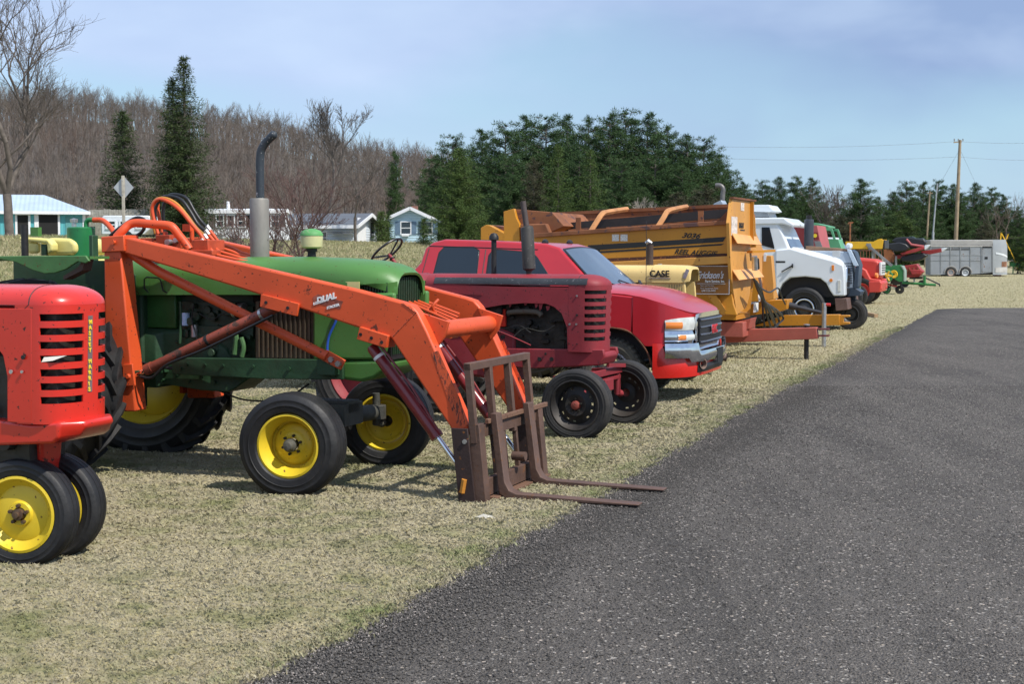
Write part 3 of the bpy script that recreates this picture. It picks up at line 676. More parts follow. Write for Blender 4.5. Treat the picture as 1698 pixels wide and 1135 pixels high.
# diamond road sign (back side) and post
Y = 60; k = Wp(Y); g0 = px_loc(208, Y, 0); zc = CAMH+(HOR-312)*k-g0[2]
rt = thing('road_sign', 'grey back of a diamond-shaped road sign on a wooden post', 'road sign', g0)
ALU = mat('sign_aluminium', (.42, .44, .46), .45, .3, var=.08, vs=4, bump=0); POST = mat('grey_post_wood', (.40, .37, .31), .9, var=.25, vs=5)
h_ = 20*k*1.42/1.42; c, s = math.cos(R(45)), 1
mb = MB(); dd = 19.5*k; mb.prism([(-dd*.86, zc), (0, zc-dd), (dd*.86, zc), (0, zc+dd)], -.004, .004); mb.build('sign_plate', ALU, rt, smooth=0)
MB().box(-.055, .055, -.12, -.008, -.3, zc+dd*1.0).build('post', POST, rt, bevel=.01)
for q in (.3, -.3): MB().cyl((0, -.135, zc+q), (0, -.12, zc+q), .02, 8).build('bolt', ALU, rt)
# utility pole, wires, other posts
WOODP = mat('pole_wood', (.30, .23, .15), .9, var=.3, vs=2, bump=.3, bs=8)
Y = 125; k = Wp(Y)
b0 = at(1583, 430, Y); t0 = at(1592, 232, Y)
rt = thing('utility_pole', 'tall leaning wooden utility pole behind the livestock trailer', 'utility pole', (b0.x, Y, 0)); tp = t0-Vector((b0.x, Y, 0))
MB().tube([(0, 0, -.3), tuple(tp*.5), tuple(tp)], [.19, .16, .12], 12).build('pole', WOODP, rt)
MB().beam(tuple(tp+Vector((-.55, 0, -.22))), tuple(tp+Vector((.15, 0, -.14))), .09, .1).build('crossarm', WOODP, rt)
for q in (-.5, -.15, .25): MB().tube([(tp.x+q, 0, tp.z-.1), (tp.x+q, 0, tp.z+.1)], .05, 8).build('insulator', mat('insulator_grey', (.25, .24, .23), .4), rt)
WIRE = mat('wire_black', (.06, .06, .07), .6, bump=0)
for i, (dy0, pys) in enumerate(((0., ((1180, 243), (1590, 234.5))), (0., ((1590, 234.5), (1800, 231))), (0., ((1180, 262), (1590, 260))), (0., ((1590, 260), (1800, 262))))):
    (xa, ya), (xb, yb) = pys; A, B = at(xa, ya, Y), at(xb, yb, Y)
    pts = [tuple(A.lerp(B, t/12)-Vector((0, 0, .25*4*(t/12)*(1-t/12)))) for t in range(13)]
    tag(MB().tube(pts, .008, 5).build('power_line', WIRE), ['upper power line running left from the utility pole', 'upper power line running right from the utility pole', 'lower power line running left from the utility pole', 'lower power line running right from the utility pole'][i], 'power line')
for dx, lb in ((28, 'guy wire slanting right from the top of the utility pole'), (-26, 'guy wire slanting left from the top of the utility pole')):
    tag(MB().tube([tuple(t0-Vector((0, 0, .8))), (t0.x+dx*k*4, Y+2, 0)], .008, 5).build('guy_wire', WIRE), lb, 'guy wire')
Y = 118; k = Wp(Y); b0 = at(1547, 400, Y)
rt = thing('light_post', 'thin pale grey steel post left of the utility pole', 'post', (b0.x, Y, 0))
MB().tube([(0, 0, 0), (.0, 0, 3.6)], [.11, .10], 10).build('lower_section', mat('galvanised', (.40, .42, .44), .5, .4, bump=0), rt); MB().tube([(0, 0, 3.6), (.28, 0, CAMH+(HOR-305)*k)], [.07, .05], 10).build('upper_section', MATS['galvanised'], rt)
Y = 128; k = Wp(Y); b0 = at(1534, 400, Y); rt = thing('old_post', 'dark thin pole standing just left of the pale steel post', 'post', (b0.x, Y, 0)); MB().tube([(0, 0, 0), (.35, 0, CAMH+(HOR-318)*k)], [.1, .07], 8).build('pole', WOODP, rt); MB().beam((.1, 0, CAMH+(HOR-321)*k), (.6, 0, CAMH+(HOR-321)*k), .08, .08).build('arm', WOODP, rt)
# ================================================================ materials for machines
RUB = mat('black_rubber', (.013, .013, .014), .6, var=.4, vs=5, dirt=.42, dcol=(.075, .071, .065), bump=.25, bs=30)
RUBG = mat('dusty_rubber', (.022, .021, .021), .8, var=.35, vs=5, dirt=.5, dcol=(.085, .075, .062), bump=.3, bs=25)
ORG = mat('orange_loader_paint', (.66, .085, .020), .48, var=.10, vs=2.2, rust=.22, rcol=(.10, .03, .015), rs=7, dirt=.12, dcol=(.30, .06, .03), bump=.08, bs=30)
ORGW = mat('orange_scraped_paint', (.66, .10, .03), .5, var=.15, rust=.62, rcol=(.085, .035, .028), rs=11, streak=(3, 3, .8))
GRN = mat('green_tractor_paint', (.07, .195, .04), .45, var=.16, vs=1.6, rust=.13, rcol=(.09, .05, .02), dirt=.18, dcol=(.10, .20, .06), bump=.06, bs=25)
DGRN = mat('dark_green_casting', (.016, .055, .022), .55, var=.3, vs=3, dirt=.5, dcol=(.05, .05, .03), bump=.3, bs=22)
YEL = mat('yellow_wheel_paint', (.72, .52, .03), .42, var=.08, vs=5, rust=.10, rcol=(.14, .06, .02), rs=8, dirt=.12, dcol=(.34, .22, .04), bump=.05)
SEAT = mat('yellow_vinyl', (.76, .66, .22), .5, var=.10, vs=4, dirt=.35, dcol=(.42, .36, .17), bump=.1)
CREAM = mat('faded_yellow_stripe', (.66, .58, .24), .6, var=.1, bump=0)
RED1 = mat('bright_red_paint', (.62, .027, .014), .34, var=.08, vs=2, rust=.20, rcol=(.05, .014, .01), rs=9, coat=.35, bump=.04, dirt=.05, dcol=(.34, .06, .04))
RED2 = mat('faded_red_paint', (.25, .022, .029), .6, var=.2, vs=2.5, rust=.20, rcol=(.05, .02, .02), rs=9, dirt=.35, dcol=(.22, .06, .07), bump=.1)
MAROON = mat('maroon_cylinder_paint', (.19, .018, .02), .28, var=.15, vs=4, coat=.3, rust=.06, rcol=(.05, .012, .01), rs=16, bump=.03)
CYLBR = mat('worn_red_cylinder', (.26, .055, .03), .5, var=.25, rust=.5, rcol=(.07, .035, .025), rs=7, bump=.2)
CHR = mat('chromed_rod', (.75, .75, .76), .12, 1., var=.04, bump=0)
ZINC = mat('zinc_hardware', (.50, .50, .50), .35, .8, var=.15, vs=20, bump=.1)
STEEL = mat('rusty_brown_steel', (.115, .066, .048), .62, .15, var=.25, vs=4, rust=.28, rcol=(.16, .07, .03), rs=8, dirt=.2, dcol=(.16, .12, .11), bump=.3, bs=30)
DSTEEL = mat('dark_brown_plate', (.038, .022, .02), .6, .1, var=.3, rust=.15, rcol=(.22, .08, .02), rs=5, bump=.2)
BLK = mat('black_iron', (.018, .018, .019), .55, .2, var=.4, vs=6, dirt=.25, dcol=(.06, .05, .045), bump=.3, bs=30)
GREASE = mat('greasy_engine', (.030, .028, .024), .5, .3, var=.6, vs=9, dirt=.4, dcol=(.08, .06, .04), bump=.6, bs=25)
MUF = mat('galvanised_muffler', (.24, .23, .205), .6, .2, var=.25, vs=5, rust=.18, rcol=(.12, .10, .08), dirt=.6, dcol=(.17, .14, .11), streak=(1, 1, .5))
STK = mat('dark_stack_paint', (.035, .045, .055), .55, .2, var=.3, rust=.2, rcol=(.45, .43, .40), rs=15, bump=.2)
HOSE = mat('black_hose', (.014, .014, .015), .4, var=.3, bump=.1)
GAUNT = mat('cast_axle_grey', (.075, .075, .062), .7, .2, var=.4, vs=5, dirt=.5, dcol=(.12, .10, .07), bump=.4)
LBLUE = mat('blue_hose', (.02, .09, .45), .4, var=.1, bump=0)
TAGM = mat('paper_tag', (.75, .70, .62), .8, var=.05, bump=0)
BROWNCORE = mat('radiator_core', (.13, .095, .06), .7, .3, var=.3, vs=8)
YT = mat('decal_yellow', (.85, .62, .03), .5, var=.03, bump=0); WT = mat('decal_white', (.82, .80, .78), .5, var=.05, vs=20, bump=0)
BT = mat('decal_black', (.012, .012, .012), .5, var=.1, bump=0); RT = mat('decal_red', (.45, .03, .03), .5, var=.1, bump=0)
# ================================================================ wheels
def tyre_prof(Rr, W, r, ribs=0, flat=.86):
    h = W/2; p = [(-h*.72, r*.985), (-h*.84, r+.012), (-h*.93, r+(Rr-r)*.16), (-h*.945, r+(Rr-r)*.17), (-h*.955, r+(Rr-r)*.22), (-h*.99, r+(Rr-r)*.42), (-h*1.015, r+(Rr-r)*.44), (-h*1.015, r+(Rr-r)*.47), (-h, r+(Rr-r)*.49), (-h*.985, r+(Rr-r)*.66), (-h*.995, r+(Rr-r)*.68), (-h*.99, r+(Rr-r)*.71), (-h*.965, r+(Rr-r)*.74), (-h*flat, Rr*.968)]
    cr = []
    if ribs:
        a0, a1 = -h*flat*.96, h*flat*.96; n = ribs
        for i in range(n):
            u0 = a0+(a1-a0)*(i+.10)/n; u1 = a0+(a1-a0)*(i+.90)/n
            f = lambda u: Rr*(1-.030*(abs(u)/h)**2.4)
            if i > 0: cr.append((u0-.004*1, f(u0)-.012))
            cr += [(u0, f(u0)), (u1, f(u1))]
            if i < n-1: cr.append((u1+.004, f(u1)-.012))
    else: cr = [(-h*.7, Rr*.985), (-h*.3, Rr*.997), (h*.3, Rr*.997), (h*.7, Rr*.985)]
    return p+cr+[(-a, b) for a, b in reversed(p)]
def tread_lugs(mb, Rr, W, n, hgt, kind):
    h = W/2
    for i in range(n):
        for s in (-1, 1):
            a0 = 2*math.pi*(i+(.25 if s > 0 else -.25))/n
            if kind == 'ag':
                pts = [(0.0*s, 0), (s*h*.45, .17), (s*h*.98, .30)]; wdt = .026
            else:
                pts = [(s*h*.12, 0), (s*h*.5, .03), (s*h*1.0, .035)]; wdt = 2*math.pi*Rr/n*.30
            rings = []
            for y, da in pts:
                a = a0+da*(1. if kind == 'ag' else 1); rb = Rr*(1-.03*(abs(y)/h)**2)-.02; rt_ = rb+.02+hgt*(1 if abs(y) < h*.9 else .75)
                if abs(y) > h*.9 and kind == 'ag': rb -= .05
                c = []
                for r_, dw in ((rb, 1.25), (rt_, .85)):
                    for sg in (-1, 1):
                        aa = a+sg*wdt*dw/Rr; c.append((r_*math.cos(aa), y, r_*math.sin(aa)))
                rings.append([c[0], c[1], c[3], c[2]])
            mb.loft(rings)
def wheel(parent, c, Rr, W, r, rimm, tym, disc, steer=0., flip=False, ribs=4, lugs=0, lugh=.03, lugkind='ag', bolts=6, boltr=.075, bolty=-.05, holes=0, hr=(.10, .13), hub=None, hubm=None, bm=None, barrel=None):
    """disc = profile (a,r) from rim well to centre; outer side is -y"""
    h = W*.38
    B = barrel or [(-h-.012, r+.012), (-h-.016, r-.002), (-h*.8, r-.018), (-h*.35, r-.05), (h*.35, r-.05), (h*.8, r-.018), (h+.016, r-.002), (h+.012, r+.012)]
    mb = MB().lathe(B, n=56)
    if holes:
        n = holes*5; mb.lathe([(disc[0][0], r-.05)]+disc, n=n, skip=lambda i, k: (hr[0] <= i <= hr[1]) and k % 5 in (0, 1) and (k//5) % 4 != 3)
    else: mb.lathe([(disc[0][0], r-.05)]+disc, n=56)
    o = mb.build('wheel', rimm, parent, loc=c, rot=steer+(math.pi if flip else 0), solid=.006)
    t = MB().lathe(tyre_prof(Rr, W, r, ribs), n=72)
    if lugs: tread_lugs(t, Rr, W, lugs, lugh, lugkind)
    t.build('tyre', tym, o, smooth=35)
    if bolts:
        for i in range(bolts):
            a = 6.2832*i/bolts+.3; MB().cyl((boltr*math.cos(a), bolty, boltr*math.sin(a)), (boltr*math.cos(a), bolty-.028, boltr*math.sin(a)), .011, 6).build('wheel_nut', bm or GREASE, o, smooth=0)
    if hub: MB().lathe(hub, n=24).build('hub', hubm or GREASE, o)
    return o
YDISC = [(.045, .165), (.03, .158), (.014, .135), (.010, .115), (-.002, .098), (-.014, .085), (-.016, .058), (-.0, .05)]
YHUB = [(-.05, .052), (-.085, .05), (-.09, .042), (-.115, .038), (-.13, .030), (-.135, .0)]
# ================================================================ JD: green tractor with loader
J = Frame(487, 824, 21, y0=-.81)
jd = vthing('farm_tractor', 'green tractor with orange front loader, brown pallet forks and yellow wheels', 'tractor', J)
def jp(pts, y): return J.poly(pts, y)
for sgn in (-1, 1):
    wheel(jd, (0, sgn*.81, .40), .40, .27, .232, YEL, RUB, YDISC, steer=R(9), flip=sgn > 0, ribs=4, hub=YHUB, hubm=GAUNT, bolts=6, boltr=.072, bolty=-.016)
RY = [(-.02, .455), (.02, .38), (.03, .30), (.02, .20), (-.02, .16), (-.03, .10)]
for sgn in (-1, 1):
    wheel(jd, (-2.42, sgn*.84, .80), .805, .42, .505, YEL, RUB, RY, flip=sgn > 0, ribs=0, lugs=22, lugh=.045, bolts=8, boltr=.13, bolty=-.03, hub=[(-.03, .10), (-.12, .09), (-.14, .05), (-.15, 0)], hubm=DGRN)
# hood
def hood_rings(stations, n=14, e=.62):
    out = []
    for x, w_, zb, zt in stations:
        ring = [(x, -w_, zb)]
        for i in range(n+1):
            a = math.pi*i/n; cx_, sx_ = -math.cos(a), math.sin(a)
            ring.append((x, w_*math.copysign(abs(cx_)**e, cx_), zt-.17+.17*sx_**.8 if True else 0))
        ring.append((x, w_, zb)); out.append(ring)
    return out
hs = [(-2.02, .30, 1.50, 1.765), (-1.99, .34, 1.50, 1.79), (-1.6, .345, 1.505, 1.80), (-1.595, .34, 1.505, 1.795), (-1.59, .345, 1.505, 1.80), (-.9, .35, 1.515, 1.81), (-.3, .355, 1.52, 1.812), (.1, .352, 1.525, 1.80), (.22, .348, 1.53, 1.79), (.30, .345, 1.585, 1.785), (.38, .338, 1.61, 1.775), (.46, .325, 1.615, 1.76), (.54, .30, 1.615, 1.735), (.59, .27, 1.625, 1.70), (.61, .25, 1.63, 1.69)]
MB().grid(hood_rings(hs)).build('hood', GRN, jd, solid=.02, smooth=50)
MB().loft([[(x, -.36, z0), (x, -.352, z0+.055), (x, -.348, z0+.055), (x, -.348, z0)] for x, z0 in ((-.52, 1.524), (.05, 1.532))]).build('stripe_decal', CREAM, jd)
MB().box(J.q(548, 480, -.355)[0], J.q(596, 480, -.355)[0], -.3575, -.350, 1.545, 1.628).build('nameplate', CREAM, jd)
# grille opening: dark box with vertical bars
gb = J.poly([(604, 492), (618, 470), (636, 462), (652, 462), (655, 492)], -.30)
MB().box(.26, .56, -.26, .26, 1.02, 1.66).build('radiator', BLK, jd)
mb = MB()
for i in range(13):
    x = .255+i*.024; mb.box(x, x+.010, -.305, -.290, 1.44, 1.62); mb.box(x, x+.010, .290, .305, 1.44, 1.62)
for i in range(15): mb.box(.562, .572, -.24+i*.034, -.228+i*.034, 1.06, 1.66)
mb.build('grille', DGRN, jd, smooth=0)
# rounded green nose panels below the grille, both sides, and the nose base
for sgn in (-1, 1):
    pl = [(x, min(z, 1.545)) for x, z in J.poly([(520, 486), (560, 486), (604, 487), (655, 482), (655, 520), (647, 560), (636, 597), (520, 597)], -.32)]
    MB().prism([(x, z) for x, z in pl], sgn*.335, sgn*.28).build('side_panel', GRN, jd, bevel=.02, seg=3)
nb = [(x, z) for x, z in J.poly([(568, 599), (632, 597), (640, 600), (640, 612), (622, 628), (600, 634), (568, 630)], -.32)]
MB().prism(nb, -.33, .33).build('nose_base', GRN, jd, bevel=.03, seg=3)
mb = MB().prism(J.poly([(424, 500), (520, 500), (520, 597), (424, 597)], -.30), -.30, .30); mb.build('side_screen', BROWNCORE, jd, smooth=0)
mb = MB(); x0, z1 = J.q(426, 502, -.305); x1, z0 = J.q(519, 597, -.305)
for i in range(12):
    x = x0+(x1-x0)*(i+.3)/12
    mb.box(x, x+.012, -.318, .318, z0+.01, z1)
mb.build('louvre', mat('louvre_brown', (.10, .075, .05), .6, .3, rust=.3), jd, smooth=0)
# frame rails
for sgn in (-1, 1):
    r_ = J.poly([(285, 594), (568, 597), (568, 630), (440, 629), (285, 621)], -.36)
    MB().prism(r_, sgn*.36, sgn*.28).build('frame_rail', DGRN, jd, bevel=.006)
for px_, py_ in ((310, 604), (340, 606), (370, 607), (420, 608), (300, 612), (480, 612)):
    x, z = J.q(px_, py_, -.36); MB().cyl((x, -.36, z), (x, -.375, z), .014, 8).build('rail_bolt', DGRN, jd)

# engine, clutch housing, transmission
def jbox(a, b, y0, y1, yq=None):
    x0, z1 = J.q(*a, yq if yq is not None else y0); x1, z0 = J.q(*b, yq if yq is not None else y0); return (x0, x1, y0, y1, z0, z1)
mb = MB().box(*jbox((292, 500), (424, 622), -.2, .2)); mb.box(*jbox((300, 540), (420, 560), -.235, .2)); mb.box(*jbox((296, 488), (420, 502), -.16, .16))
rg = random.Random(2)
for i in range(34):
    px_, py_ = rg.uniform(298, 415), rg.uniform(505, 590); x, z = J.q(px_, py_, -.2); s_ = rg.uniform(.012, .045)
    if rg.random() < .5: mb.cyl((x, -.2, z), (x, -.2-rg.uniform(.02, .09), z), s_, 10)
    else: mb.box(x, x+s_*2, -.2-rg.uniform(.01, .07), -.19, z, z+s_*rg.uniform(.6, 2.2))
mb.build('engine_block', mat('engine_dark_green', (.018, .045, .022), .5, .1, var=.5, vs=8, dirt=.5, dcol=(.06, .05, .035), bump=.5, bs=22), jd, bevel=.003, seg=1)
mb = MB().box(*jbox((222, 488), (292, 545), -.24, .24)); mb.build('battery_box', mat('faded_side_green', (.03, .12, .025), .5, var=.3, vs=5, dirt=.4, dcol=(.06, .09, .03)), jd, bevel=.012)
mb = MB().loft([[(x, y, z) for y, z in ((-w_, zb), (-w_, zt-.05), (-w_+.05, zt), (w_-.05, zt), (w_, zt-.05), (w_, zb))] for x, w_, zb, zt in ((-2.85, .22, .60, 1.2), (-2.2, .26, .62, 1.25), (-2.15, .30, .72, 1.25), (-1.6, .28, .73, 1.22), (-1.55, .24, .76, 1.24), (-1.2, .24, .72, 1.24), (-.95, .22, .71, 1.1), (-.90, .18, .74, 1.0), (-.66, .16, .90, .98))])
mb.build('transmission_case', DGRN, jd, bevel=.01)
mb = MB().loft([[(x, y, z) for y, z in ((-w_, zb), (-w_, zt), (w_, zt), (w_, zb))] for x, w_, zb, zt in ((-2.2, .34, .9, 1.6), (-1.95, .34, .8, 1.72), (-1.75, .32, .8, 1.7), (-1.7, .30, .85, 1.55))]); mb.build('dash_housing', DGRN, jd, bevel=.02)
rg = random.Random(21)
for k in range(9):
    x = -2.05+k*.125; MB().cyl((x, -.285 if x < -1.6 else -.245, .79+.04*(k % 2)), (x, -.31 if x < -1.6 else -.265, .79+.04*(k % 2)), .016, 8).build('case_bolt', DGRN, jd)
MB().tube(curve([(-1.9, -.33, 1.0), (-1.6, -.33, .92), (-1.2, -.30, .90), (-.8, -.33, .98)], 4), .014, 8).build('brake_line', BLK, jd)
MB().tube(curve([(-1.05, -.2, .72), (-.75, -.25, .655), (-.4, -.25, .68), (-.2, -.2, .80)], 5), .008, 6).build('hanging_wire', HOSE, jd)
MB().beam((-1.95, -.36, 1.12), (-1.72, -.36, .80), .05, .10).build('clutch_pedal_arm', DGRN, jd)
mb = MB().cyl((-2.42, -.84, .76), (-2.42, .84, .76), .10, 16); mb.box(-2.75, -2.1, -.3, .3, .5, 1.1); mb.build('rear_axle', DGRN, jd)
mb = MB().box(-2.3, -1.5, -.62, .62, .86, .90); mb.build('platform', DGRN, jd, bevel=.005)
x, z = J.q(398, 515, -.26)
a = MB().cyl((x-.05, -.27, z), (x+.05, -.27, z), .062, 22).build('alternator', ZINC, jd); mb = MB()
for i in range(14):
    t = 6.283*i/14; mb.beam((x-.055, -.27+.02*math.cos(t), z+.02*math.sin(t)), (x-.055, -.27+.055*math.cos(t), z+.055*math.sin(t)), .004, .008, up=(1, 0, 0))
mb.cyl((x-.02, -.27, z), (x+.0, -.27, z), .066, 20); mb.build('cooling_fins', BLK, a, smooth=0)
x, z = J.q(308, 530, -.26); MB().cyl((x, -.26, z-.05), (x, -.26, z+.055), .035, 16).build('oil_filter', mat('filter_white_blue', (.35, .45, .62), .35, var=.5, vs=12, bump=0), jd)
x, z = J.q(321, 545, -.26); MB().cyl((x, -.25, z-.07), (x, -.25, z+.03), .028, 12).build('sediment_bowl', ZINC, jd)
GRNP = mat('pipe_green', (.06, .14, .05), .5, dirt=.4)
for pts, r_, m_, nm in ((((299, 500), (300, 530), (298, 570)), .012, DGRN, 'pipe'), (((322, 505), (318, 530), (326, 560), (322, 580)), .006, HOSE, 'wire'), (((330, 520), (350, 530), (372, 520)), .004, HOSE, 'wire'), (((385, 540), (392, 560), (389, 588)), .022, GRNP, 'pipe'), (((400, 560), (404, 576), (401, 592)), .02, GRNP, 'pipe'), (((340, 560), (360, 556), (380, 562)), .006, ZINC, 'pipe')):
    P = [(J.q(a_, b_, -.29)[0], -.29, J.q(a_, b_, -.29)[1]) for a_, b_ in pts]; MB().tube(curve(P, 5), r_, 8).build(nm, m_, jd)
# handle wire on the rear hood panel
P = [(J.q(a_, b_, -.36)[0], yy_, J.q(a_, b_, -.36)[1]) for a_, b_, yy_ in ((246, 487, -.345), (241, 478, -.375), (241, 463, -.375), (245, 460, -.375), (264, 461, -.375), (268, 465, -.375), (272, 482, -.375), (277, 487, -.345))]
MB().tube(P, .006, 6).build('wire_handle', BLK, jd)
P = [(J.q(a_, b_, -.355)[0], -.355, J.q(a_, b_, -.355)[1]) for a_, b_ in ((572, 500), (562, 515), (556, 535), (545, 560), (543, 585), (549, 597), (557, 602))]
MB().tube(curve(P, 5), .010, 8).build('blue_hose', LBLUE, jd)
# exhaust
jq = lambda a_, b_, y: (J.q(a_, b_, y)[0], y, J.q(a_, b_, y)[1])
mc = jq(431, 432, 0)[0]
MB().lathe([(1.76, .0), (1.76, .074), (1.80, .079), (2.285, .079), (2.30, .072), (2.302, .03)], Matrix.Translation((mc, 0, 0)) @ Matrix.Rotation(R(90), 4, 'X') @ Matrix.Diagonal((1, 1, -1, 1)) if False else Matrix(((1, 0, 0, mc), (0, 0, 1, 0), (0, 1, 0, 0), (0, 0, 0, 1))), 28).build('muffler', MUF, jd)
P = curve([jq(431.5, 332, 0), jq(431, 290, 0), jq(431, 268, 0), jq(433, 250, 0), jq(441, 236, 0), jq(452, 225, 0), jq(458, 219, 0)], 5)
MB().tube(P, [.034+.0*i for i in range(len(P)-4)]+[.032, .026, .017, .004], 16).build('exhaust_stack', STK, jd)
pc = jq(517, 430, 0)[0]; ZM = lambda x, y=0: Matrix(((1, 0, 0, x), (0, 0, 1, y), (0, 1, 0, 0), (0, 0, 0, 1)))
MB().lathe([(1.78, .058), (1.80, .055), (1.815, .035), (1.86, .034), (1.862, .045), (1.885, .047), (1.89, .03)], ZM(pc), 20).build('intake_pipe', BLK, jd)
MB().lathe([(1.885, .02), (1.89, .070), (1.90, .088), (1.985, .092), (1.99, .09)], ZM(pc), 28).build('air_cleaner_bowl', mat('cloudy_plastic_bowl', (.50, .48, .24), .35, var=.15, vs=8, bump=0), jd)
MB().lathe([(1.99, .094), (2.005, .093), (2.03, .075), (2.045, .04), (2.05, .0)], ZM(pc), 28).build('air_cleaner_cap', mat('chipped_green_cap', (.09, .30, .09), .6, var=.3, rust=.5, rcol=(.22, .30, .17), rs=20), jd)
# front axle
mb = MB().tube([(0, -.60, .50), (0, 0, .53), (0, .60, .50)], [.065, .075, .065], 14); mb.box(-.1, .1, -.16, .16, .46, .64); mb.box(-.45, .1, -.10, .10, .56, .66)
for s in (-1, 1): mb.cyl((0, s*.60, .56), (0, s*.60, .44), .085, 12)
mb.build('front_axle', GAUNT, jd, bevel=.005)
for s in (-1, 1):
    MB().tube([(0, s*.60, .66), (0, s*.61, .40), (0, s*.70, .40)], [.032, .04, .045], 10).build('spindle', GAUNT, jd)
MB().tube([(-.16, -.6, .46), (-.16, .6, .46)], .016, 8).build('tie_rod', GAUNT, jd)
# fenders, seat, tank
for s in (-1, 1):
    fp = J.poly([(-70, 430), (0, 425), (143, 424), (149, 433), (143, 437), (130, 434), (110, 447), (92, 453), (75, 454), (55, 448), (28, 435), (0, 430), (-70, 452)], -1.06)
    f = MB().prism(fp, s*1.07, s*1.045).build('fender', mat('weathered_green', (.06, .17, .045), .5, var=.25, vs=3, rust=.14, rcol=(.12, .05, .02), rs=8, dirt=.4, dcol=(.16, .18, .10)), jd, bevel=.006)
    x0, z0 = J.q(-70, 430, -1.06); x1, z1 = J.q(147, 426, -1.06)
    MB().prism([(x0, z0), (x1, z1+.004), (x1, z1-.018), (x0, z0-.02)], s*1.043, s*.80).build('fender_top', MATS['weathered_green'], f)
    MB().prism([(x1-.26, 1.64), (x1-.08, 1.715), (x1-.05, 1.80), (x1-.07, 1.80), (x1-.12, 1.74), (x1-.26, 1.67)], s*1.04, s*.93).build('fender_lip', mat('rusty_fender_inside', (.07, .04, .03), .7, rust=.5), f)
    MB().box(x1-1.1, x1-.06, min(s*.60, s*.62), max(s*.60, s*.62), 1.0, 1.79).build('inner_panel', DGRN, f)
def pad(pts, y0, y1, nm, par=jd, bv=.03):
    q = J.poly(pts, (y0+y1)/2); return MB().prism(q, y0, y1).build(nm, SEAT, par, bevel=bv, seg=4, smooth=80)
pad([(94, 398), (112, 395), (144, 396), (153, 404), (154, 418), (148, 423), (96, 424)], -.24, .22, 'backrest')
pad([(36, 393), (84, 396), (92, 405), (92, 416), (84, 422), (82, 404), (38, 400)], -.36, -.27, 'armrest'); pad([(48, 401), (66, 403), (66, 420), (48, 421)], -.34, -.29, 'armrest_side')
pad([(96, 425), (150, 426), (159, 436), (158, 448), (150, 452), (100, 452)], -.24, .24, 'seat_cushion')
MB().box(*jbox((68, 405), (77, 424), -.35, -.33)).build('seat_bracket', DGRN, jd); MB().box(*jbox((100, 454), (150, 560), -.2, .2)).build('seat_pedestal', DGRN, jd)
x, z = J.q(40.5, 373, -.45); MB().cyl((x, -.45, 1.3), (x, -.45, z), .030, 12).build('roll_bar_stub', BLK, jd); MB().cyl((x, .45, 1.3), (x, .45, z), .030, 12).build('roll_bar_stub', BLK, jd)
x, z = J.q(134, 377, -.1)
GT = mat('tank_green', (.015, .17, .05), .4, var=.2, vs=3, rust=.08, rcol=(.02, .03, .02), rs=14)
tk = MB().lathe([(1.5, 0), (1.5, .115), (z-.008, .115), (z, .108), (z+.004, 0)], ZM(x, -.1), 26).build('hydraulic_tank', GT, jd)
MB().lathe([(z, .02), (z+.04, .02), (z+.042, .032), (z+.07, .034), (z+.078, .0)], ZM(x-.07, -.1), 16).build('filler_cap', ZINC, tk)
MB().box(*jbox((50, 377), (63, 392), .0, .05)).build('lever_bracket', GRN, jd)
e0 = jq(143, 378, -.1); MB().tube(curve([e0, jq(143, 369, -.1), jq(147, 365, -.1), jq(156, 365, -.1)], 4), .020, 10).build('tank_elbow', GT, tk)
MB().tube(curve([jq(155, 365, -.1), jq(170, 366, -.1), jq(182, 376, -.15), jq(190, 390, -.2), jq(196, 420, -.3), jq(202, 445, -.35), jq(216, 462, -.36)], 5), .023, 10).build('return_hose', ORG, tk)
mb = MB().box(*jbox((147, 390), (157, 600), -.3, -.22)); mb.box(*jbox((122, 470), (170, 500), -.5, -.2)); mb.box(*jbox((165, 455), (222, 600), -.4, -.1)); mb.build('loader_rear_bracket', DGRN, jd, bevel=.008)
# ---------------------------------------------------------------- loader (bolted to the tractor: parts of it)
def both(pts, y0, y1, nm, m_, bv=.012, sub=None):
    out = []
    for s in (-1, 1):
        q = J.poly(pts, -.66); out.append(MB().prism(q, s*abs(y0), s*abs(y1)).build(nm, m_, jd, bevel=bv, seg=2))
    return out
masts = both([(172, 411), (199, 411), (224, 683), (175, 683)], .66, .50, 'loader_mast', ORG)
for o_, s in zip(masts, (-1, 1)):
    q = J.poly([(167, 393), (205, 390), (206, 417), (168, 419)], -.68)
    MB().prism(q, s*.68, s*.48).build('mast_cap', ORG, o_, bevel=.008)
    q = J.poly([(203, 605), (219, 604), (223, 640), (204, 641)], -.68)
    MB().prism(q, s*.68, s*.655).build('mast_bracket', ORG, o_, bevel=.004)
    x, z = J.q(212, 625, -.69); MB().lathe([(-.70, 0), (-.70, .016), (-.685, .022), (-.67, .022)], Matrix.Translation((x, 0, z)) @ Matrix.Diagonal((1, -s, 1, 1)), 14).build('pin', ORG, o_)
    x, z = J.q(188, 402, -.69); MB().cyl((x, s*.68, z), (x, s*.705, z), .018, 8).build('pin', ORG, o_)
    MB().box(*[v for v in (J.q(166, 595, -.6)[0], J.q(172, 595, -.6)[0], min(s*.64, s*.52), max(s*.64, s*.52), .6, .97)]).build('mast_flange', ORG, o_)
armp = [(196, 391), (590, 481), (668, 502), (682, 507), (692, 518), (708, 550), (778, 709), (770, 724), (759, 728), (648, 561), (588, 542), (400, 479), (196, 417)]
arms = both(armp, .66, .545, 'loader_arm', ORG, .014)
